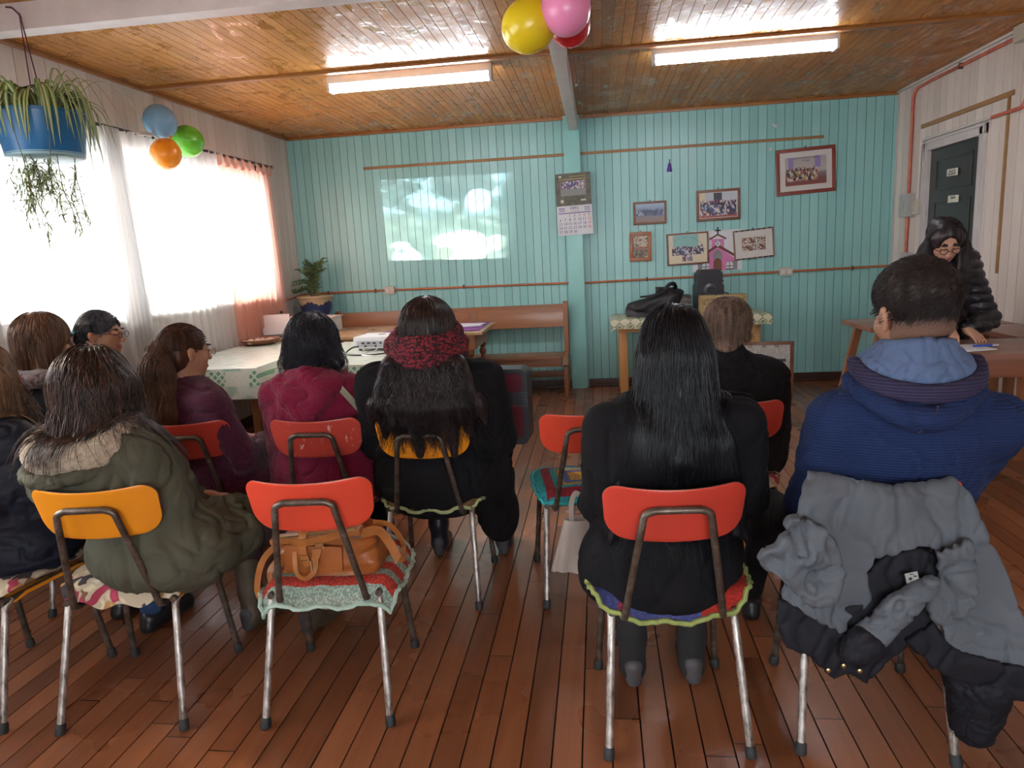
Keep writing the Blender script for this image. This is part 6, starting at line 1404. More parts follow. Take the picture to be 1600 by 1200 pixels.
# ---- person with straight black hair
hc = P3(1052, 553, 2.06); hc[2] = P3(1052, 473, 2.06)[2]-.125
t, hc_, R, nb, sh, Lf, T = seated('person in black seen from behind with straight black hair down to the waist', .165, 2.03, rad(3), hc, 0, .12, 0, sw=.262, hw=.212, dep=.135, coat=m_blk, coat_name='sweater', trouser=m_trk, shoe=m_boots, boot=True,
    feet=((-.085, .12), (.11, .13)), knee=((-.11, .38), (.12, .38)), hem=.36, folds=(.006, (6, 6, 4), 3), sleeve=.066, elbow_out=.03, skirt=[(0, -.02, .43, (.215, .15, .085)), (-.19, .05, .44, (.06, .1, .10))])
Hs = Soft(.006); Hs.ell(hc_+R @ V3(0, -.016, .022), (.088, .110, .100), R, .03); Hs.cap(hc_+V3(-.045, -.06, -.04), hc_+V3(-.09, -.10, -.33), .060, .06, .05); Hs.cap(hc_+V3(.045, -.06, -.04), hc_+V3(.075, -.10, -.33), .060, .06, .05); Hs.cap(hc_+V3(0, -.055, -.05), hc_+V3(0, -.14, -.30), .07, .06, .05)
for dx, r in ((-.175, .022), (-.125, .034), (-.075, .042), (-.025, .044), (.03, .044), (.085, .042), (.13, .030), (.165, .018)): Hs.cap(hc_+V3(dx*.78, -.11, -.26), hc_+V3(dx*1.12, -.145, -.51-.03*cos(dx*37)), r+.008, r*.5, .035)
Hs.ell(hc_+R @ V3(0, .115, -.05), (.052, .06, .085), R, .02, True)
m_h1 = hair_mat('straight_black_hair', (.0025, .0025, .004), (.008, .008, .012), .36)
hair_part(Hs, m_h1, t, scalp(hc_, R, zmin=.05), 1500, (.50, .72), 28, 1, .05, 2, crownflow(hc_, R), r0=.0016, r1=.0004, spread=.10, off=.008, over=(COAT,))

# ---- man in the blue hoodie
hc = P3(1428, 492, 1.97); hc[2] = P3(1430, 412, 1.97)[2]-.124
m_blueh = cloth_mat('royal_blue_knit', (.010, .022, .078), 'knit', .9, .12); m_hoodin = cloth_mat('pale_blue_hood_lining', (.085, .125, .23), 'cloth', .9, .1); m_ribb = cloth_mat('dark_navy_rib', (.03, .025, .06), 'knit', .9, .3)
def hood_man(G, Lf, nb, sh, hc, R):
    pass
t, hc_, R, nb, sh, Lf, T = seated('man in a blue hooded sweater seen from behind, with short dark hair', .80, 2.08, rad(-5), hc, rad(12), .16, 0, sw=.272, hw=.215, dep=.15, elb=((-.045, .06, -.26), (-.02, .19, -.22)), coat=m_blueh, coat_name='hoodie', trouser=m_trk, shoe=m_shoe,
    feet=((-.30, .50), (.24, .45)), knee=((-.25, .40), (.22, .42)), folds=(.007, (5, 5, 4), 11), sleeve=.078, elbow_out=.035, extra_coat=hood_man, hs=1.12, skin=m_skin2, collar=.07, h=.008, wrist=((-.16, .26, .60), (.12, .28, .60)), shoulder_drop=.105)
# hood: pale lining standing round the neck, ribbed edge, V-shaped knitted hood hanging down the back
zL = P3(1418, 603, 1.84)[2]-nb[2]; zT = P3(1418, 541, 1.86)[2]-nb[2]
cv = lambda a, r, z: nb+Lf(r*.84*sin(a)-.012, -.015-r*.80*cos(a), z)
G = Soft(.006)
for a in np.linspace(-2.0, 2.0, 17):
    a2 = a+.25; G.cap(cv(a, .092, zT+.002-.010*abs(a)), cv(a, .128, zL+.022+.012*abs(a)), .020, .024, .02); G.cap(cv(a, .128, zL+.022+.012*abs(a)), cv(a2, .128, zL+.022+.012*abs(a2)), .024, .024, .02)
soft_part('hood_lining', G, m_hoodin, t, 2, (.005, (16, 16, 10), 2))
G = Soft(.0065); er = lambda a: nb+Lf(.146*sin(a)-.012, -.02-.140*cos(a), zL+.048-.050*max(0, cos(a)))
pts = [er(a) for a in np.linspace(-1.75, 1.75, 19)]
for a, b in zip(pts, pts[1:]): G.cap(a, b, .015, .015, .01); G.cap(a+V3(0, -.004, -.018), b+V3(0, -.004, -.018), .014, .014, .01)
soft_part('hood_edge', G, m_ribb, t, 1)
G = Soft(.0065); tip = np.array(P3(1430, 672, 1.80))-np.array(t.location)
for a in np.linspace(-1.7, 1.7, 19):
    p = er(a)+Lf(0, .012, -.050); q = tip+Lf(.018*a/1.7, .0, .01+.02*abs(a)/1.7); mm = p*.55+q*.45+Lf(.0, -.028, -.0); G.cap(p, mm, .024, .024, .02); G.cap(mm, q, .024, .014, .02)
soft_part('hood', G, m_blueh, t, 2, (.007, (8, 8, 6), 4))
f = MB(); f.tube([tuple((er(0)+Lf(0, -.035, -.03))*(1-k/8)+(tip+Lf(0, -.03, 0))*(k/8)+Lf(0, -.018*sin(k/8*pi), 0)) for k in range(9)], .0035, 6); f.build('hood_seam', m_ribb, t)
Hs = Soft(.005); Hs.ell(hc_+R @ V3(0, -.012, .040)*1.12, np.array((.086, .106, .086))*1.12, R, .03); Hs.ell(hc_+R @ V3(0, .10, -.02), (.09, .06, .08), R, .02, True)
for q in (-1, 1): Hs.ell(hc_+R @ V3(q*.09, .0, -.045), (.03, .05, .04), R, .02, True)
Hs.ell(hc_+R @ V3(0, -.05, -.035), (.066, .058, .055), R, .03)
m_h2 = hair_mat('short_dark_brown_hair', (.010, .007, .008), (.035, .022, .020), .5)
wh = hc_+R @ V3(.035, -.075, .075)
def whorl(P): d = P-wh; d /= np.linalg.norm(d, axis=1)[:, None]; return d+np.cross(d, R @ V3(0, -.5, .8))*.4+np.array([0, 0, -.25])
hair_part(Hs, m_h2, t, scalp(hc_, R, (.090, .112, .100), -.45, .35), 3800, (.016, .034), 5, 2, 0, 1, whorl, r0=.0011, r1=.0003, off=.004, endlift=.006, spread=.35)
Fd = Soft(.005); Fd.ell(hc_+R @ V3(0, -.020, -.035), (.0795, .0955, .070), R, .01); Fd.ell(hc_+R @ V3(0, .08, -.02), (.12, .10, .12), R, .01, True); Fd.cap(hc_+R @ V3(-.07, -.08, -.135), hc_+R @ V3(.07, -.08, -.135), .05, .05, .04, True)
for q in (-1, 1): Fd.ell(hc_+R @ V3(q*.088, .004, -.02), (.03, .034, .045), R, .01, True)
mfd = Mat('faded_clipped_hair', None, .8); z = mfd.sep(mfd.co())[2]; mr = mfd.node('ShaderNodeMapRange'); mr.inputs[1].default_value = hc_[2]-.095; mr.inputs[2].default_value = hc_[2]+.0; mfd.lk(z, mr.inputs[0]); nz_ = mfd.noise(mfd.co(), 300, 2); mfd.color(mfd.mix(mfd.math('ADD', mr.outputs[0], mfd.math('MULTIPLY', mfd.math('SUBTRACT', nz_, .5), .5)), (.30, .15, .095), (.025, .016, .015))); mfd.bump(nz_, .6, .002)
soft_part('clipped_hair', Fd, mfd.m, t, 2)
Bd = Soft(.005); Bd.ell(hc_+R @ V3(0, .035, -.07), (.058, .058, .052), R, .01); Bd.ell(hc_+R @ V3(0, .06, -.02), (.07, .09, .035), R, .01, True); soft_part('beard', Bd, mfd.m, t, 2)

# ---- person in the green parka
m_parka = cloth_mat('olive_green_parka', (.075, .073, .050), 'cloth', .85, .12); m_sherpa = cloth_mat('cream_sherpa_fleece', (.42, .34, .26), 'fleece', .95, .18)
hc = P3(156, 640, 2.10); hc[2] = P3(155, 545, 2.10)[2]-.120
def hood_parka(G, Lf, nb, sh, hc, R):
    G.ell(nb+Lf(.01, -.105, -.10), (.185, .075, .115), rotm(rad(-12)), .04); G.cap(nb+Lf(-.145, -.03, -.0), nb+Lf(-.09, -.12, -.14), .05, .05, .05); G.cap(nb+Lf(.16, -.01, -.01), nb+Lf(.06, -.12, -.14), .05, .05, .05)
t, hc_, R, nb, sh, Lf, T = seated('person in an olive green parka with a cream fleece hood and brown hair', -1.48, 2.07, rad(-14), hc, rad(-8), .28, .05, sw=.275, hw=.235, dep=.16, coat=m_parka, coat_name='parka', trouser=m_trb, shoe=m_bootb, boot=True,
    wrist=((-.09, .30, .57), (.06, .33, .55)), feet=((-.02, .38), (.235, .42)), knee=((-.02, .42), (.22, .40)), folds=(.010, (6, 6, 5), 21), sleeve=.078, elbow_out=.05, extra_coat=hood_parka, hem=.40, skirt=[(.12, .14, .49, (.13, .16, .09)), (0, -.02, .49, (.245, .165, .09))])
G = Soft(.006); 
for a in np.linspace(-2.5, 2.5, 15):
    a2 = a+.34; G.cap(nb+Lf(.01+.152*sin(a), -.045-.115*cos(a), -.0-.035*cos(a)), nb+Lf(.01+.152*sin(a2), -.045-.115*cos(a2), -.0-.035*cos(a2)), .043, .043, .03)
G.ell(nb+Lf(0, -.06, -.02), (.13, .09, .05), None, .04)
soft_part('fleece_hood_lining', G, m_sherpa, t, 2, (.004, (30, 30, 30), 2)); HOODL = G
G = Soft(.008); pts = [nb+Lf(.01+.158*sin(a), -.06-.155*cos(a), -.050-.035*cos(a)) for a in np.linspace(-1.9, 1.9, 14)]
for a, b in zip(pts, pts[1:]): G.cap(a, b, .020, .020, .02)
soft_part('hood_brim', G, m_parka, t, 2, (.004, (20, 20, 20), 5))
Hs = Soft(.006); Hs.ell(hc_+R @ V3(0, -.016, .020), (.098, .114, .108), R, .03)
for dx, dy, dz_, r in ((-.085, -.05, -.13, .045), (-.035, -.10, -.13, .05), (.035, -.10, -.15, .05), (.085, -.06, -.19, .048), (.12, .0, -.20, .035)): Hs.cap(hc_+V3(dx*.8, dy*.6, -.02), hc_+V3(dx*1.15, dy*1.3, dz_), r+.012, r*.45, .05)
Hs.ell(hc_+R @ V3(0, .115, -.05), (.055, .06, .085), R, .02, True)
m_h3 = hair_mat('dark_brown_hair', (.014, .007, .006), (.085, .042, .030), .36)
hair_part(Hs, m_h3, t, scalp(hc_, R, (.09, .108, .102), -.1), 2300, (.26, .54), 28, 3, .30, 5, crownflow(hc_, R), r0=.0017, r1=.0004, spread=.22, off=.010, over=(COAT, HOODL))
DM = Soft(.01); DM.ell(hc_, (.02, .02, .02), None, .005); A0 = COAT
def low_start(rg, n):
    a = rg.uniform(-1.0, 2.1, n); z = rg.uniform(-.11, -.03, n); return np.array(hc_)+np.stack([.108*np.sin(a), -.02-.118*np.cos(a), z], 1)
hair_part(DM, m_h3, t, low_start, 520, (.12, .25), 20, 33, .12, 5, None, 'loose_locks', r0=.0017, r1=.0005, spread=.26, off=.010, over=(COAT, HOODL, Hs), base=False, stiff=.55)

# ---- person cut by the left edge
hc = P3(-28, 590, 2.16); hc[2] -= .0
t, hc_, R, nb, sh, Lf, T = seated('person in a dark padded coat with red-framed glasses, cut by the left edge', -2.10, 2.12, rad(-12), hc, rad(-38), .2, 0, sw=.26, hw=.23, dep=.17, coat=m_navy, coat_name='padded_coat', trouser=m_jean, shoe=m_shoe,
    feet=((-.02, .42), (.20, .36)), knee=((-.1, .42), (.14, .42)), folds=(.008, (5, 5, 14), 31), sleeve=.080, elbow_out=.05, hem=.40)
Hs = Soft(.007); Hs.ell(hc_+R @ V3(0, -.016, .022), (.092, .112, .104), R, .03)
for dx, dy in ((-.06, -.08), (.02, -.11), (.08, -.08), (.10, -.02)): Hs.cap(hc_+V3(dx*.7, dy*.7, -.03), hc_+V3(dx*1.3, dy*1.4, -.20), .055, .02, .05)
Hs.ell(hc_+R @ V3(0, .115, -.05), (.055, .06, .085), R, .02, True)
m_h4 = hair_mat('light_brown_hair', (.09, .045, .022), (.24, .13, .065), .4)
hair_part(Hs, m_h4, t, scalp(hc_, R, zmin=0), 900, (.26, .42), 18, 4, .16, 3, crownflow(hc_, R), spread=.2, over=(COAT,)); glasses(t, T, plain('red_glasses_frame', (.30, .02, .03), .3))

# ---- person with the ponytail
m_plum = cloth_mat('plum_fleece', (.072, .014, .034), 'fleece', .95, .16, .1)
hc = P3(293, 565, 2.86); hc[2] = P3(293, 507, 2.86)[2]-.113
def hood_b(G, Lf, nb, sh, hc, R): G.ell(nb+Lf(0, -.075, -.085), (.125, .06, .085), None, .04); G.cap(nb+Lf(-.1, 0, -.01), nb+Lf(0, -.1, -.14), .04, .04, .05); G.cap(nb+Lf(.1, 0, -.01), nb+Lf(0, -.1, -.14), .04, .04, .05)
t, hc_, R, nb, sh, Lf, T = seated('person in a plum fleece coat with a long brown ponytail, facing right', -1.80, 2.90, rad(-22), hc, rad(-10), .12, 0, sw=.255, hw=.22, dep=.15, coat=m_plum, coat_name='fleece_coat', trouser=m_jean, shoe=m_shoe, feet=((-.1, .38), (.18, .25)), folds=(.009, (6, 6, 5), 41), sleeve=.070, extra_coat=hood_b, hem=.36, elbow_out=.06, skirt=[(.08, .08, .46, (.25, .18, .12))])
Hs = Soft(.006); Hs.ell(hc_+R @ V3(0, -.020, .024), (.080, .102, .094), R, .03); Hs.ell(hc_+R @ V3(0, .11, -.045), (.06, .065, .085), R, .015, True)
Hs.ell(hc_+R @ V3(0, -.05, -.045), (.066, .055, .06), R, .03)
for q in (-1, 1): Hs.ell(hc_+R @ V3(q*.088, .012, -.03), (.020, .022, .030), R, .01, True)
tie = hc_+R @ V3(0, -.115, .005); Hs.cap(hc_+R @ V3(0, -.09, .01), tie, .045, .026, .03); m_h5 = hair_mat('chestnut_hair', (.026, .010, .008), (.12, .052, .030), .36)
mh5b = hair_mat('chestnut_ponytail', (.045, .020, .013), (.17, .085, .05), .36, (.27, .13, .06), hc_[2]-.46, hc_[2]-.10)
def pull(P): d = tie-P; return d/(np.linalg.norm(d, axis=1)[:, None]+1e-9)
hair_part(Hs, m_h5, t, scalp(hc_, R, (.084, .106, .098), -.2, .6), 700, (.06, .16), 10, 5, 0, 1, pull, spread=.02, r0=.0011)
Hp = Soft(.006); Hp.cap(tie, tie+V3(-.0, -.04, -.08), .030, .050, .03); Hp.cap(tie+V3(-.0, -.04, -.08), tie+V3(.03, -.055, -.26), .055, .055, .03); Hp.cap(tie+V3(-.0, -.04, -.10), tie+V3(-.045, -.05, -.26), .045, .035, .03); Hp.cap(tie+V3(.03, -.055, -.26), tie+V3(.07, -.05, -.42), .055, .014, .03)
hair_part(Hp, mh5b, t, lambda rg, n: tie+rg.normal(0, .018, (n, 3)), 1100, (.34, .54), 22, 6, .16, 3, None, 'ponytail', spread=.28, off=.012, over=(COAT,))
f = MB(); f.tube([tie+R @ np.array((.032*cos(a), .0, .032*sin(a))) for a in [2*pi*k/16 for k in range(16)]], .010, 8, closed=True); f.build('hair_tie', plain('black_hair_tie', (.01, .01, .012), .8), t)
glasses(t, T, plain('thin_gold_glasses', (.25, .18, .08), .3, .6))

# ---- person in the crimson hoodie
m_crim = cloth_mat('crimson_fleece', (.175, .008, .034), 'fleece', .95, .12, .1)
hc = P3(491, 548, 2.92); hc[2] = P3(491, 492, 2.92)[2]-.120
def hood_c(G, Lf, nb, sh, hc, R): pass
t, hc_, R, nb, sh, Lf, T = seated('person in a crimson fleece hoodie with a pale bag strap, short wavy black hair', -1.235, 2.93, rad(3), hc, 0, .15, 0, sw=.245, hw=.235, dep=.17, coat=m_crim, coat_name='hoodie', trouser=m_trk, shoe=m_shoe, feet=((-.1, .38), (.1, .38)), folds=(.008, (6, 6, 4), 51), sleeve=.074, extra_coat=hood_c, hem=.34, elbow_out=.03, skirt=[(0, .0, .44, (.245, .17, .13))])
Hs = Soft(.006); Hs.ell(hc_+R @ V3(0, -.016, .022), (.098, .112, .106), R, .03); Hs.cap(hc_+V3(-.06, -.03, -.03), hc_+V3(-.105, -.03, -.085), .055, .035, .04); Hs.cap(hc_+V3(.06, -.03, -.03), hc_+V3(.11, -.03, -.085), .055, .035, .04); Hs.cap(hc_+V3(0, -.06, -.03), hc_+V3(0, -.075, -.08), .06, .045, .04); Hs.ell(hc_+R @ V3(0, .115, -.05), (.06, .06, .085), R, .02, True)
m_h6 = hair_mat('wavy_black_hair', (.008, .008, .012), (.040, .036, .048), .35)
hair_part(Hs, m_h6, t, scalp(hc_, R, (.088, .108, .102), -.1), 1000, (.12, .27), 20, 7, .55, 9, crownflow(hc_, R), spread=.28, off=.014, endlift=.012)
G = Soft(.0065)
for q in (-1, 1):
    G.chain([nb+Lf(q*.125, .02, .015), nb+Lf(q*.120, -.07, .0), nb+Lf(q*.075, -.135, -.05), nb+Lf(q*.01, -.165, -.14)], [.034, .040, .036, .026], .03)
    G.cap(nb+Lf(q*.09, -.05, .035), nb+Lf(q*.01, -.09, .05), .03, .032, .03); G.cap(nb+Lf(q*.06, -.11, .0), nb+Lf(0, -.13, -.07), .035, .04, .04)
G.ell(nb+Lf(0, -.10, -.03), (.10, .05, .07), None, .03); soft_part('hood', G, m_crim, t, 2, (.007, (9, 9, 9), 8))
sp = []
for (px_, py_) in ((512, 583), (528, 602), (548, 624), (568, 648), (578, 668)):
    d_ = np.array(_ray(px_, py_)); o_ = np.array((0, 0, CH)); tq = 2.5/d_[1]
    for _ in range(200):
        if COAT.sample((o_+d_*tq-np.array(t.location))[None])[0] < .008: break
        tq += .004
    sp.append(tuple(o_+d_*tq-np.array(t.location)))
f = MB(); strap(f, sp, .026, .005, 8, (0, -1, .3)); f.build('bag_strap', plain('sage_strap_webbing', (.26, .24, .17), .8), t)

# ---- person with the red scarf
hc = P3(670, 525, 2.78); hc[2] = P3(670, 464, 2.78)[2]-.125
m_scf = Mat('crimson_black_knit', None, .95); vo = m_scf.node('ShaderNodeTexVoronoi'); vo.inputs['Scale'].default_value = 75; m_scf.lk(m_scf.co((1, 1, 1.6)), vo.inputs[0]); m_scf.color(m_scf.ramp(vo.outputs['Distance'], [(.1, (.27, .02, .034)), (.42, (.15, .010, .020)), (.62, (.02, .006, .01))])); m_scf.bump(vo.outputs['Distance'], -1, .008)
t, hc_, R, nb, sh, Lf, T = seated('person in a long black coat with a red knitted scarf and long wavy dark hair', -.72, 2.88, rad(1), hc, 0, .12, 0, sw=.31, hw=.25, dep=.18, coat=m_blk, coat_name='coat', trouser=m_trk, shoe=m_bootl, boot=True, feet=((-.075, .26), (.235, .28)), knee=((-.10, .40), (.22, .40)), folds=(.006, (6, 6, 4), 61), sleeve=.085, hem=.34, elbow_out=.03, skirt=[(0, -.0, .48, (.255, .19, .09)), (.22, .12, .40, (.10, .17, .22)), (.24, .16, .24, (.09, .13, .13))])
G = Soft(.006)
zs_ = P3(670, 537, 2.78)[2]-nb[2]
for lev, rr, tl in ((zs_+.036, .122, .2), (zs_, .142, -.35), (zs_-.040, .136, .3)):
    pts = [nb+V3(rr*cos(a), -.012+rr*.86*sin(a), lev+.022*sin(a+tl)+.006*sin(3*a)) for a in np.linspace(0, 2*pi, 21)]
    for a, b in zip(pts, pts[1:]): G.cap(a, b, .032, .032, .006)
soft_part('knitted_scarf', G, m_scf.m, t, 1, (.004, (26, 26, 26), 2))
Hs = Soft(.006); Hs.ell(hc_+R @ V3(0, -.016, .016), (.112, .120, .112), R, .03); Hs.cap(hc_+V3(0, -.03, -.05), hc_+V3(0, -.035, -.10), .105, .10, .03); Hs.ell(hc_+R @ V3(0, .12, -.06), (.06, .06, .09), R, .02, True)
m_h7 = hair_mat('dark_brown_crown_hair', (.010, .006, .006), (.050, .026, .020), .33); m_h8 = hair_mat('long_wavy_dark_hair', (.006, .004, .005), (.040, .026, .027), .33)
hair_part(Hs, m_h7, t, scalp(hc_, R, (.108, .118, .110), -.1), 900, (.10, .22), 14, 8, .10, 3, crownflow(hc_, R), spread=.08)
Hl = Soft(.007)
for dx, z1, r in ((-.235, -.40, .035), (-.17, -.44, .05), (-.10, -.47, .052), (-.03, -.50, .052), (.04, -.49, .052), (.11, -.50, .052), (.175, -.47, .05), (.235, -.42, .035)):
    yb = -.150+.8*dx*dx; Hl.cap(nb+V3(dx*.55, -.085, .03), nb+V3(dx*.92, yb+.02, -.13), .045, r*.8, .03); Hl.cap(nb+V3(dx*.92, yb+.02, -.13), nb+V3(dx*1.0, yb+.015, z1+.21+.035*sin(dx*40)), r*.8, r*.3, .03)
hair_part(Hl, m_h8, t, lambda rg, n: nb+np.stack([rg.uniform(-.14, .14, n), -.10-rg.uniform(0, .05, n), .05-rg.uniform(0, .10, n)], 1), 2600, (.16, .35), 24, 9, .70, 8, None, 'long_hair', spread=.30, off=.018, r0=.0018, r1=.0005, over=(COAT,))

# ---- short-haired person in black fleece
hc = P3(1137, 518, 3.08); hc[2] = P3(1138, 467, 3.08)[2]-.112
t, hc_, R, nb, sh, Lf, T = seated('person in a black fleece with short grey-brown hair', .56, 3.12, rad(-4), hc, rad(-8), .15, 0, sw=.25, hw=.21, dep=.15, coat=m_blkf, coat_name='fleece_jacket', trouser=m_trk, shoe=m_shoe, feet=((-.1, .38), (.1, .38)), folds=(.005, (6, 6, 4), 71), sleeve=.074, collar=.078, extra_coat=lambda G, Lf, nb, sh, hc, R: G.cap(nb+Lf(0, -.01, -.02), nb+Lf(0, -.005, .045), .085, .074, .02), hem=.38, elbow_out=.03)
Hs = Soft(.006); Hs.ell(hc_+R @ V3(0, -.014, .018), (.088, .106, .098), R, .03); Hs.cap(hc_+R @ V3(0, -.05, -.03), hc_+R @ V3(0, -.055, -.075), .065, .05, .03); Hs.ell(hc_+R @ V3(0, .11, -.045), (.06, .065, .085), R, .015, True)
m_h9 = hair_mat('grey_brown_hair', (.07, .038, .027), (.30, .20, .15), .45)
hair_part(Hs, m_h9, t, scalp(hc_, R, (.087, .105, .098), -.35, .6), 2200, (.05, .11), 9, 10, .3, 8, crownflow(hc_, R), r0=.0017, r1=.0005, off=.012, endlift=.012, spread=.6)

# ---- brown bob, second row left
hc = P3(74, 560, 2.72); hc[2] = P3(75, 489, 2.72)[2]-.118
m_gcol = cloth_mat('grey_padded_collar', (.22, .19, .20), 'cloth', .8, .1)
t, hc_, R, nb, sh, Lf, T = seated('person with a chin-length light brown bob and black fleece over a grey collar', hc[0]+.0, 2.74, rad(-6), hc, rad(-22), .12, 0, hs=1.06, sw=.22, hw=.2, dep=.14, coat=m_blkf, coat_name='fleece_jacket', trouser=m_trk, shoe=m_shoe, folds=(.005, (6, 6, 4), 81), sleeve=.07)
G = Soft(.006)
for a in np.linspace(-2.7, 2.7, 15): G.cap(nb+Lf(.10*sin(a), -.02-.085*cos(a), .03), nb+Lf(.10*sin(a+.4), -.02-.085*cos(a+.4), .03), .038, .038, .015)
soft_part('grey_collar', G, m_gcol, t, 2, (.004, (18, 18, 30), 5))
Hs = Soft(.006); Hs.ell(hc_+R @ V3(0, -.016, .022), (.096, .112, .104), R, .03); Hs.cap(hc_+R @ V3(-.055, -.03, -.03), hc_+R @ V3(-.068, -.04, -.10), .055, .045, .03); Hs.cap(hc_+R @ V3(.055, -.03, -.03), hc_+R @ V3(.068, -.02, -.10), .055, .045, .03); Hs.cap(hc_+R @ V3(0, -.06, -.03), hc_+R @ V3(0, -.07, -.10), .06, .05, .03); Hs.ell(hc_+R @ V3(0, .115, -.05), (.06, .06, .10), R, .02, True)
m_h10 = hair_mat('copper_brown_hair', (.055, .024, .013), (.19, .095, .05), .36)
hair_part(Hs, m_h10, t, scalp(hc_, R, (.090, .108, .102), -.1), 900, (.14, .24), 16, 11, .05, 3, crownflow(hc_, R), spread=.08)

# ---- profile person by the window
hc = P3(162, 530, 3.42); hc[2] = P3(162, 487, 3.42)[2]-.112
t, hc_, R, nb, sh, Lf, T = seated('person in profile by the window, dark grey hair tied with a blue scrunchie, dark glasses', hc[0]-.06, 3.48, rad(-25), hc, rad(-57), .1, 0, sw=.2, hw=.19, dep=.14, coat=m_navy, coat_name='jacket', trouser=m_trk, shoe=m_shoe, folds=(.006, (6, 6, 4), 91), sleeve=.066)
Hs = Soft(.006); Hs.ell(hc_+R @ V3(0, -.022, .026), (.082, .102, .092), R, .03); Hs.ell(hc_+R @ V3(0, .11, -.04), (.07, .068, .09), R, .015, True); Hs.cap(hc_+R @ V3(0, -.10, -.0), hc_+R @ V3(-.01, -.135, -.06), .04, .045, .03); Hs.cap(hc_+R @ V3(-.01, -.135, -.06), hc_+R @ V3(-.02, -.12, -.14), .045, .02, .03)
for q in (-1, 1): Hs.ell(hc_+R @ V3(q*.085, .0, -.03), (.025, .03, .035), R, .015, True)
m_h11 = hair_mat('charcoal_grey_hair', (.018, .018, .022), (.12, .12, .14), .4)
hair_part(Hs, m_h11, t, scalp(hc_, R, (.085, .106, .098), -.2, .6), 800, (.08, .20), 14, 12, .3, 7, lambda P: (lambda d: d/(np.linalg.norm(d, axis=1)[:, None]+1e-9))(hc_+R @ V3(-.01, -.14, -.08)-P), spread=.1, off=.006)
f = MB(); b0_ = hc_+R @ V3(.02, -.118, .0)
for k in range(7): a = k*.9; f.lathe([(0, -.012), (.010, -.006), (.013, 0), (.010, .007), (0, .012)], tuple(b0_+R @ V3(.018*cos(a), -.004, .018*sin(a))), 8)
f.build('scrunchie', plain('turquoise_blue_cloth', (.03, .26, .45), .7), t); glasses(t, T, plain('dark_maroon_glasses', (.06, .01, .02), .3))

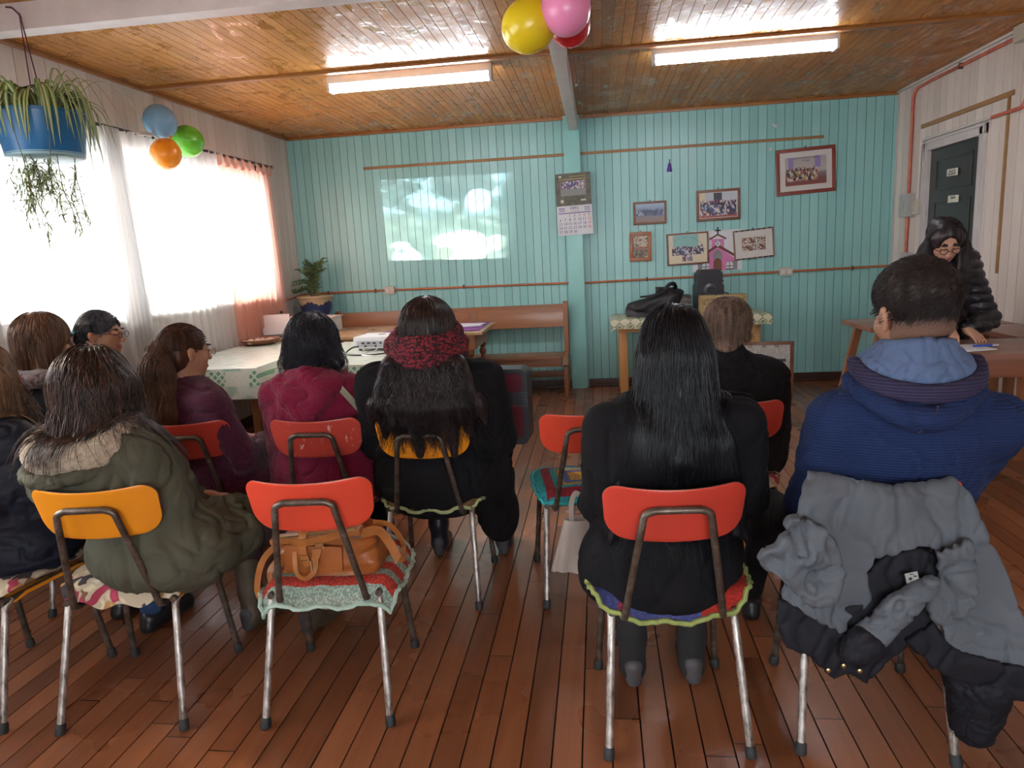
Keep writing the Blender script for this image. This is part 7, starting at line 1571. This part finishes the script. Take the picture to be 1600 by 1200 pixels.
# ---- standing person bending over the table
def standing():
    x, y = 2.12, 4.86; t = empty('person', (x, y, 0), label='person in a black puffer jacket with long dark hair and glasses, bending over the table', cat='person')
    hc = P3(1477, 375, 4.28); hc = np.array((hc[0]-x, hc[1]-y, hc[2])); R = rotm(pi-.10, .62, .05)
    nb = hc+np.array((.05, .13, -.10)); 
    pel = np.array((.08, .10, .93)); ch = pel*.35+nb*.65+np.array((.02, 0, 0)); shL = nb+np.array((-.02, .14, -.04)); shR = nb+np.array((.165, .13, -.04))
    elL = np.array((-.10, -.26, .93)); elR = np.array((.19, -.30, .88)); wL = np.array((-.10, -.50, .845)); wR = np.array((.0, -.50, .84))
    B = Soft(.006); T = head_shape(B, hc, R, .98)
    B.cap(hc+R @ np.array((0, -.03, -.05)), nb, .05, .055, .03); B.chain([nb, ch, pel], [.08, .12, .12], .06)
    for sh_, el_, w_, q in ((shL, elL, wL, 1), (shR, elR, wR, -1)):
        B.cap(nb, sh_, .045, .045, .03); B.chain([sh_, el_, w_], [.042, .035, .023], .02); hand_shape(B, w_, np.array((-q*.2, -.9, -.35)), (0, -.2, 1), q, .92, .45)
    for q in (-1, 1):
        hp = pel+np.array((q*.09, 0, -.04)); kn = np.array((q*.10+.06, .06, .48)); an = np.array((q*.10+.05, .12, .09)); B.chain([hp, kn, an], [.085, .055, .038], .03); B.cap(an, an+np.array((0, -.15, -.055)), .035, .026, .02)
    def ids(P, F):
        c_ = (P[F].mean(1)-hc) @ R/.98; mi = np.zeros(len(F), int); X, Y, Z = c_.T
        mi[(np.abs(X) < .024) & (Y > .080) & (Z < -.055) & (Z > -.077)] = 1; mi[(np.abs(np.abs(X)-.032) < .019) & (Y > .075) & (Z > .0235-.25*np.abs(np.abs(X)-.032)) & (Z < .0315)] = 2; mi[(np.abs(np.abs(X)-.031) < .014) & (Y > .07) & (Z < .0022) & (Z > -.0025)] = 2; return mi
    soft_part('body', B, [skin_mat('light_brown_skin', (.50, .27, .18)), m_lip, m_brow], t, 1, None, ids)
    G = Soft(.0075); G.chain([nb-np.array((0, 0, .06)), ch, pel], [.11, .14, .15], .08); G.cap(shL, shR, .085, .085, .06); G.ell(pel+np.array((0, 0, -.03)), (.20, .15, .13), None, .04)
    for sh_, el_, w_ in ((shL, elL, wL), (shR, elR, wR)): G.chain([sh_, el_], [.082, .070], .04); G.chain([el_, w_+(el_-w_)*.12], [.068, .045], .03)
    for a in np.linspace(.5, 2*pi-.5, 12): G.cap(nb+np.array((.085*sin(a), .03+.075*cos(a), .02)), nb+np.array((.085*sin(a+.45), .03+.075*cos(a+.45), .02)), .032, .032, .02)
    G.eval(); P, F = G.mesh(); P = lap(P, F, 2); N = vnormals(P, F); q_ = np.abs(np.sin(P[:, 2]*2*pi/.105+P[:, 1]*6+np.array([noise.noise(Vector(v*6)) for v in P]))); P = P+N*(.016*(q_**.45)-.010)[:, None]; P += N*(.005*ridge(P, (9, 9, 14), 4))[:, None]
    mp = plain('black_puffer_nylon', (.013, .012, .017), .42, bump=.4, bs=40); np_mesh('puffer_jacket', P, F, mp, t)
    Q = Soft(.009)
    for q in (-1, 1):
        hp = pel+np.array((q*.09, 0, -.04)); kn = np.array((q*.10+.06, .06, .48)); an = np.array((q*.10+.05, .12, .12)); Q.chain([hp, kn, an], [.105, .072, .052], .03)
    Q.ell(pel, (.17, .13, .1), None, .04); soft_part('trousers', Q, m_trk, t, 2)
    for q in (-1, 1):
        U = Soft(.006); a = np.array((q*.10+.05, .12, 0)); U.cap(a+V3(0, .02, .045), a+V3(0, -.14, .035), .038, .032, .03); U.cap(a+V3(0, .03, .02), a+V3(0, -.14, .018), .034, .032, .01); U.ell(a+V3(0, -.05, -.03), (.3, .3, .032), None, .004, True); soft_part('shoe', U, m_shoe, t, 1)
    Hs = Soft(.0055); Hs.ell(hc+R @ V3(0, -.016, .024), (.084, .106, .098), R, .03)
    for q in (-1, 1):
        s0 = hc+R @ V3(q*.060, .01, .02); s1 = hc+R @ V3(q*.090, .02, -.05)
        Hs.cap(s0, s1, .038, .034, .03); Hs.cap(s1, s1+np.array((-q*.0, -.02, -.16)), .036, .034, .03); Hs.cap(s1+np.array((0, -.02, -.16)), s1+np.array((q*-.01, .0, -.27)), .034, .010, .03)
    Hs.cap(hc+R @ V3(0, -.08, -.0), nb+np.array((0, .05, .0)), .07, .06, .04)
    Hs.ell(hc+R @ V3(0, .112, -.045), (.056, .060, .092), R, .010, True); Hs.ell(hc+R @ V3(0, .12, -.02), (.045, .06, .10), R, .01, True); Hs.ell(hc+R @ V3(0, .105, .020), (.050, .050, .062), R, .015, True)
    KO = Soft(.006); KO.ell(hc+R @ V3(0, .11, -.02), (.058, .065, .105), R, .01); KO.cap(hc+R @ V3(0, .10, -.05), hc+R @ V3(0, .10, -.05)+np.array((0, -.05, -.2)), .055, .05, .01); KO.eval()
    def fl(P):
        rel = (P-hc) @ R; side = np.where(rel[:, 0] > 0, 1.0, -1.0)[:, None]*(R @ V3(1, 0, 0))[None, :]; w = np.clip((rel[:, 2]-.01)/.08, 0, 1)[:, None]; return side*w+np.array([0, -.0, -1.0])*(1.05-w)
    hair_part(Hs, hair_mat('long_dark_hair', (.008, .006, .008), (.045, .030, .034), .33), t, scalp(hc, R, (.086, .106, .100), .35, -.35), 1300, (.28, .48), 24, 13, .10, 3, fl, spread=.05, over=(KO,))
    glasses(t, lambda *v: hc+R @ (np.array(v)*.98), plain('black_glasses_frame', (.015, .015, .03), .25))
standing()

# ---------------------------------------------------------------- grey jacket over the back of the man's chair
def zp(x, y): return (1160+x/2.5, 720+y/2.5)
def poly_at(pts, Y): return [(lambda p: (p.x, p.z))(at_y(*zp(*q), Y)) for q in pts]
YJ = 1.765; jo = Vector((.71, 1.77, .45))
t = empty('draped_jacket', tuple(jo), label='grey and black jacket draped over the back of the chair of the man in blue', cat='jacket')
m_jg = cloth_mat('slate_grey_softshell', (.088, .098, .115), 'cloth', .75, .06); m_jb = cloth_mat('black_softshell', (.007, .007, .011), 'cloth', .7, .1)
def jslab(name, pts, Y, th, mat, bulge, folds, k=.012, yfn=None, sm=2):
    pl_ = poly_at(pts, Y); pl_ = [(a-jo.x, b-jo.z) for a, b in pl_]
    yf = yfn or (lambda x, z: Y-jo.y+bulge*(np.sin(x*9+.5)*np.cos(z*7)))
    S_ = Soft(.006); S_.slab(pl_, yf, th, k); return soft_part(name, S_, mat, t, sm, folds)
main = [(278, 58), (360, 65), (600, 96), (800, 88), (845, 78), (880, 100), (905, 165), (960, 300), (1010, 400), (1060, 560), (1100, 690), (1110, 765), (1000, 768), (900, 742), (800, 705), (750, 660), (725, 600), (770, 480), (745, 340), (690, 325), (600, 340), (520, 375), (484, 420), (482, 470), (497, 520), (470, 570), (410, 600), (400, 640), (360, 652), (310, 615), (230, 570), (130, 530), (122, 500), (140, 450), (100, 430), (52, 385), (92, 350), (140, 335), (175, 270), (175, 213), (215, 210), (222, 150), (248, 88)]
jslab('grey_shell', main, YJ, .016, m_jg, .012, (.008, (9, 2, 4.5), 17), yfn=lambda x, z: YJ-jo.y-.03*np.clip((.30-z)/.3, 0, 1.3)-.010*np.sin(x*22+z*6)+.9*np.clip(z-.33, 0, 1))
blk = [(690, 330), (745, 345), (775, 500), (725, 600), (640, 680), (520, 790), (472, 852), (400, 805), (340, 842), (300, 800), (255, 745), (150, 705), (118, 600), (128, 520), (300, 560), (440, 540), (470, 420), (560, 350)]
jslab('black_lining', blk, YJ+.005, .012, m_jb, .0, (.006, (9, 4, 6), 7), yfn=lambda x, z: YJ+.012-jo.y-.03*np.clip((.30-z)/.3, 0, 1.3))
low = [(600, 665), (720, 600), (800, 690), (1000, 750), (1110, 755), (1110, 890), (1030, 892), (980, 880), (850, 840), (825, 832), (700, 770)]
jslab('black_hem', low, YJ+.0, .014, m_jb, .0, (.006, (9, 4, 6), 27), yfn=lambda x, z: YJ+.006-jo.y-.04*np.clip((.30-z)/.3, 0, 1.3))
def jp(zx, zy, Y): return np.array(at_y(*zp(zx, zy), Y))-np.array(jo)
S_ = Soft(.006); S_.cap(jp(480, 700, YJ-.06), jp(620, 570, YJ-.065), .040, .036, .02); S_.cap(jp(620, 570, YJ-.075), jp(735, 480, YJ-.055), .036, .026, .02); soft_part('sleeve', S_, m_jg, t, 2, (.006, (14, 14, 14), 3))
S_ = Soft(.006); S_.cap(jp(445, 745, YJ-.07), jp(480, 710, YJ-.07), .042, .045, .01); soft_part('sleeve_cuff', S_, m_jb, t, 2, (.004, (14, 14, 14), 3))
jslab('bunched_sleeve', [(178, 213), (250, 222), (325, 255), (375, 330), (392, 440), (360, 535), (280, 575), (200, 520), (140, 455), (98, 432), (50, 388), (90, 350), (138, 335), (172, 272)], YJ-.05, .020, m_jg, .0, (.012, (10, 4, 8), 5), yfn=lambda x, z: YJ-.048-jo.y-.012*np.sin(x*45-z*38)-.008*np.sin(x*20+z*60))
jslab('folded_front', [(750, 345), (820, 318), (895, 306), (915, 370), (925, 450), (905, 540), (850, 620), (770, 650), (728, 605), (765, 480)], YJ-.045, .016, m_jg, .0, (.010, (10, 4, 7), 9), yfn=lambda x, z: YJ-.04-jo.y-.014*np.sin(x*38+z*16)-.006*np.sin(x*25-z*40))
S_ = Soft(.007); S_.cap(jp(920, 860, YJ+.02), jp(905, 1030, YJ+.02), .085, .058, .02); soft_part('hanging_sleeve', S_, m_jb, t, 2, (.007, (14, 14, 20), 3))
f = MB(); c_ = jp(662, 455, YJ-.045); f.box(tuple(c_), (.030, .003, .026), Matrix.Rotation(-.25, 3, 'Y'), .001); tg = f.build('sewn_label', plain('grey_label', (.32, .32, .31), .7), t)
f = MB(); f.lathe([(0, 0), (.004, 0), (.004, .001), (0, .001)], tuple(c_+V3(-.004, -.0018, -.003)), 10, rot=Matrix.Rotation(pi/2, 3, 'X')); f.box(tuple(c_+V3(.007, -.0018, .004)), (.008, .001, .003), .2); f.box(tuple(c_+V3(-.002, -.0018, .009)), (.010, .001, .002)); f.build('label_print', m_ink, tg)
for (a, b) in ((458, 820), (395, 800), (335, 818)):
    f = MB(); f.lathe([(0, 0), (.0065, 0), (.0065, .003), (.003, .005), (0, .005)], tuple(jp(a, b, YJ-.035)), 12, rot=Matrix.Rotation(pi/2, 3, 'X')); f.build('snap_button', m_brass, t)

# dark red case held on the lap of the person with the scarf
cr = at_y(829, 632, 3.20); t = empty('red_case', (-.455, 3.20, .57), rad(-4), label='dark red and black panelled case beside the person with the red scarf', cat='case')
m_dred = plain('dark_red_panel', (.095, .008, .018), .35, var=.12); f = MB(); zt_ = at_y(815, 573, 3.2).z-.57; zb_ = at_y(815, 688, 3.2).z-.57; xr_ = cr.x+.455
def rr(x0, x1, z0, z1, r, n=6):
    o = []
    for cx, cz_, a0 in ((x1-r, z0+r, -pi/2), (x1-r, z1-r, 0), (x0+r, z1-r, pi/2), (x0+r, z0+r, pi)):
        for k in range(n+1): a = a0+pi/2*k/n; o.append((cx+r*cos(a), cz_+r*sin(a)))
    return o
f.prism(rr(-.20, xr_, zb_, zt_, .035), .13, 'y', -.065); f.build('case_shell', m_spk, t)
hm = zb_+(zt_-zb_)*.60
f = MB(); f.prism(rr(-.17, xr_-.022, hm+.035, zt_-.022, .022), .004, 'y', -.069); f.build('upper_panel', m_dred, t)
f = MB(); f.prism([(-.17, zb_+.03), (xr_-.06, zb_+.02), (xr_-.022, zb_+.05), (xr_-.018, hm-.035), (xr_-.075, hm-.02), (-.17, hm-.02)], .004, 'y', -.069); f.build('lower_panel', m_dred, t)
f = MB()
for k in range(7): f.box((xr_-.035, -.066, hm-.030+.0105*k), (.07, .008, .004), bev=.001)
f.build('ribbed_waist', m_grill, t)
f = MB(); f.tube([(-.005+.028*cos(a), -.071, hm+.085+.028*sin(a)) for a in [2*pi*k/24 for k in range(24)]], .0016, 6, closed=True); f.build('round_emblem', plain('bright_red_ring', (.55, .05, .04), .4), t)
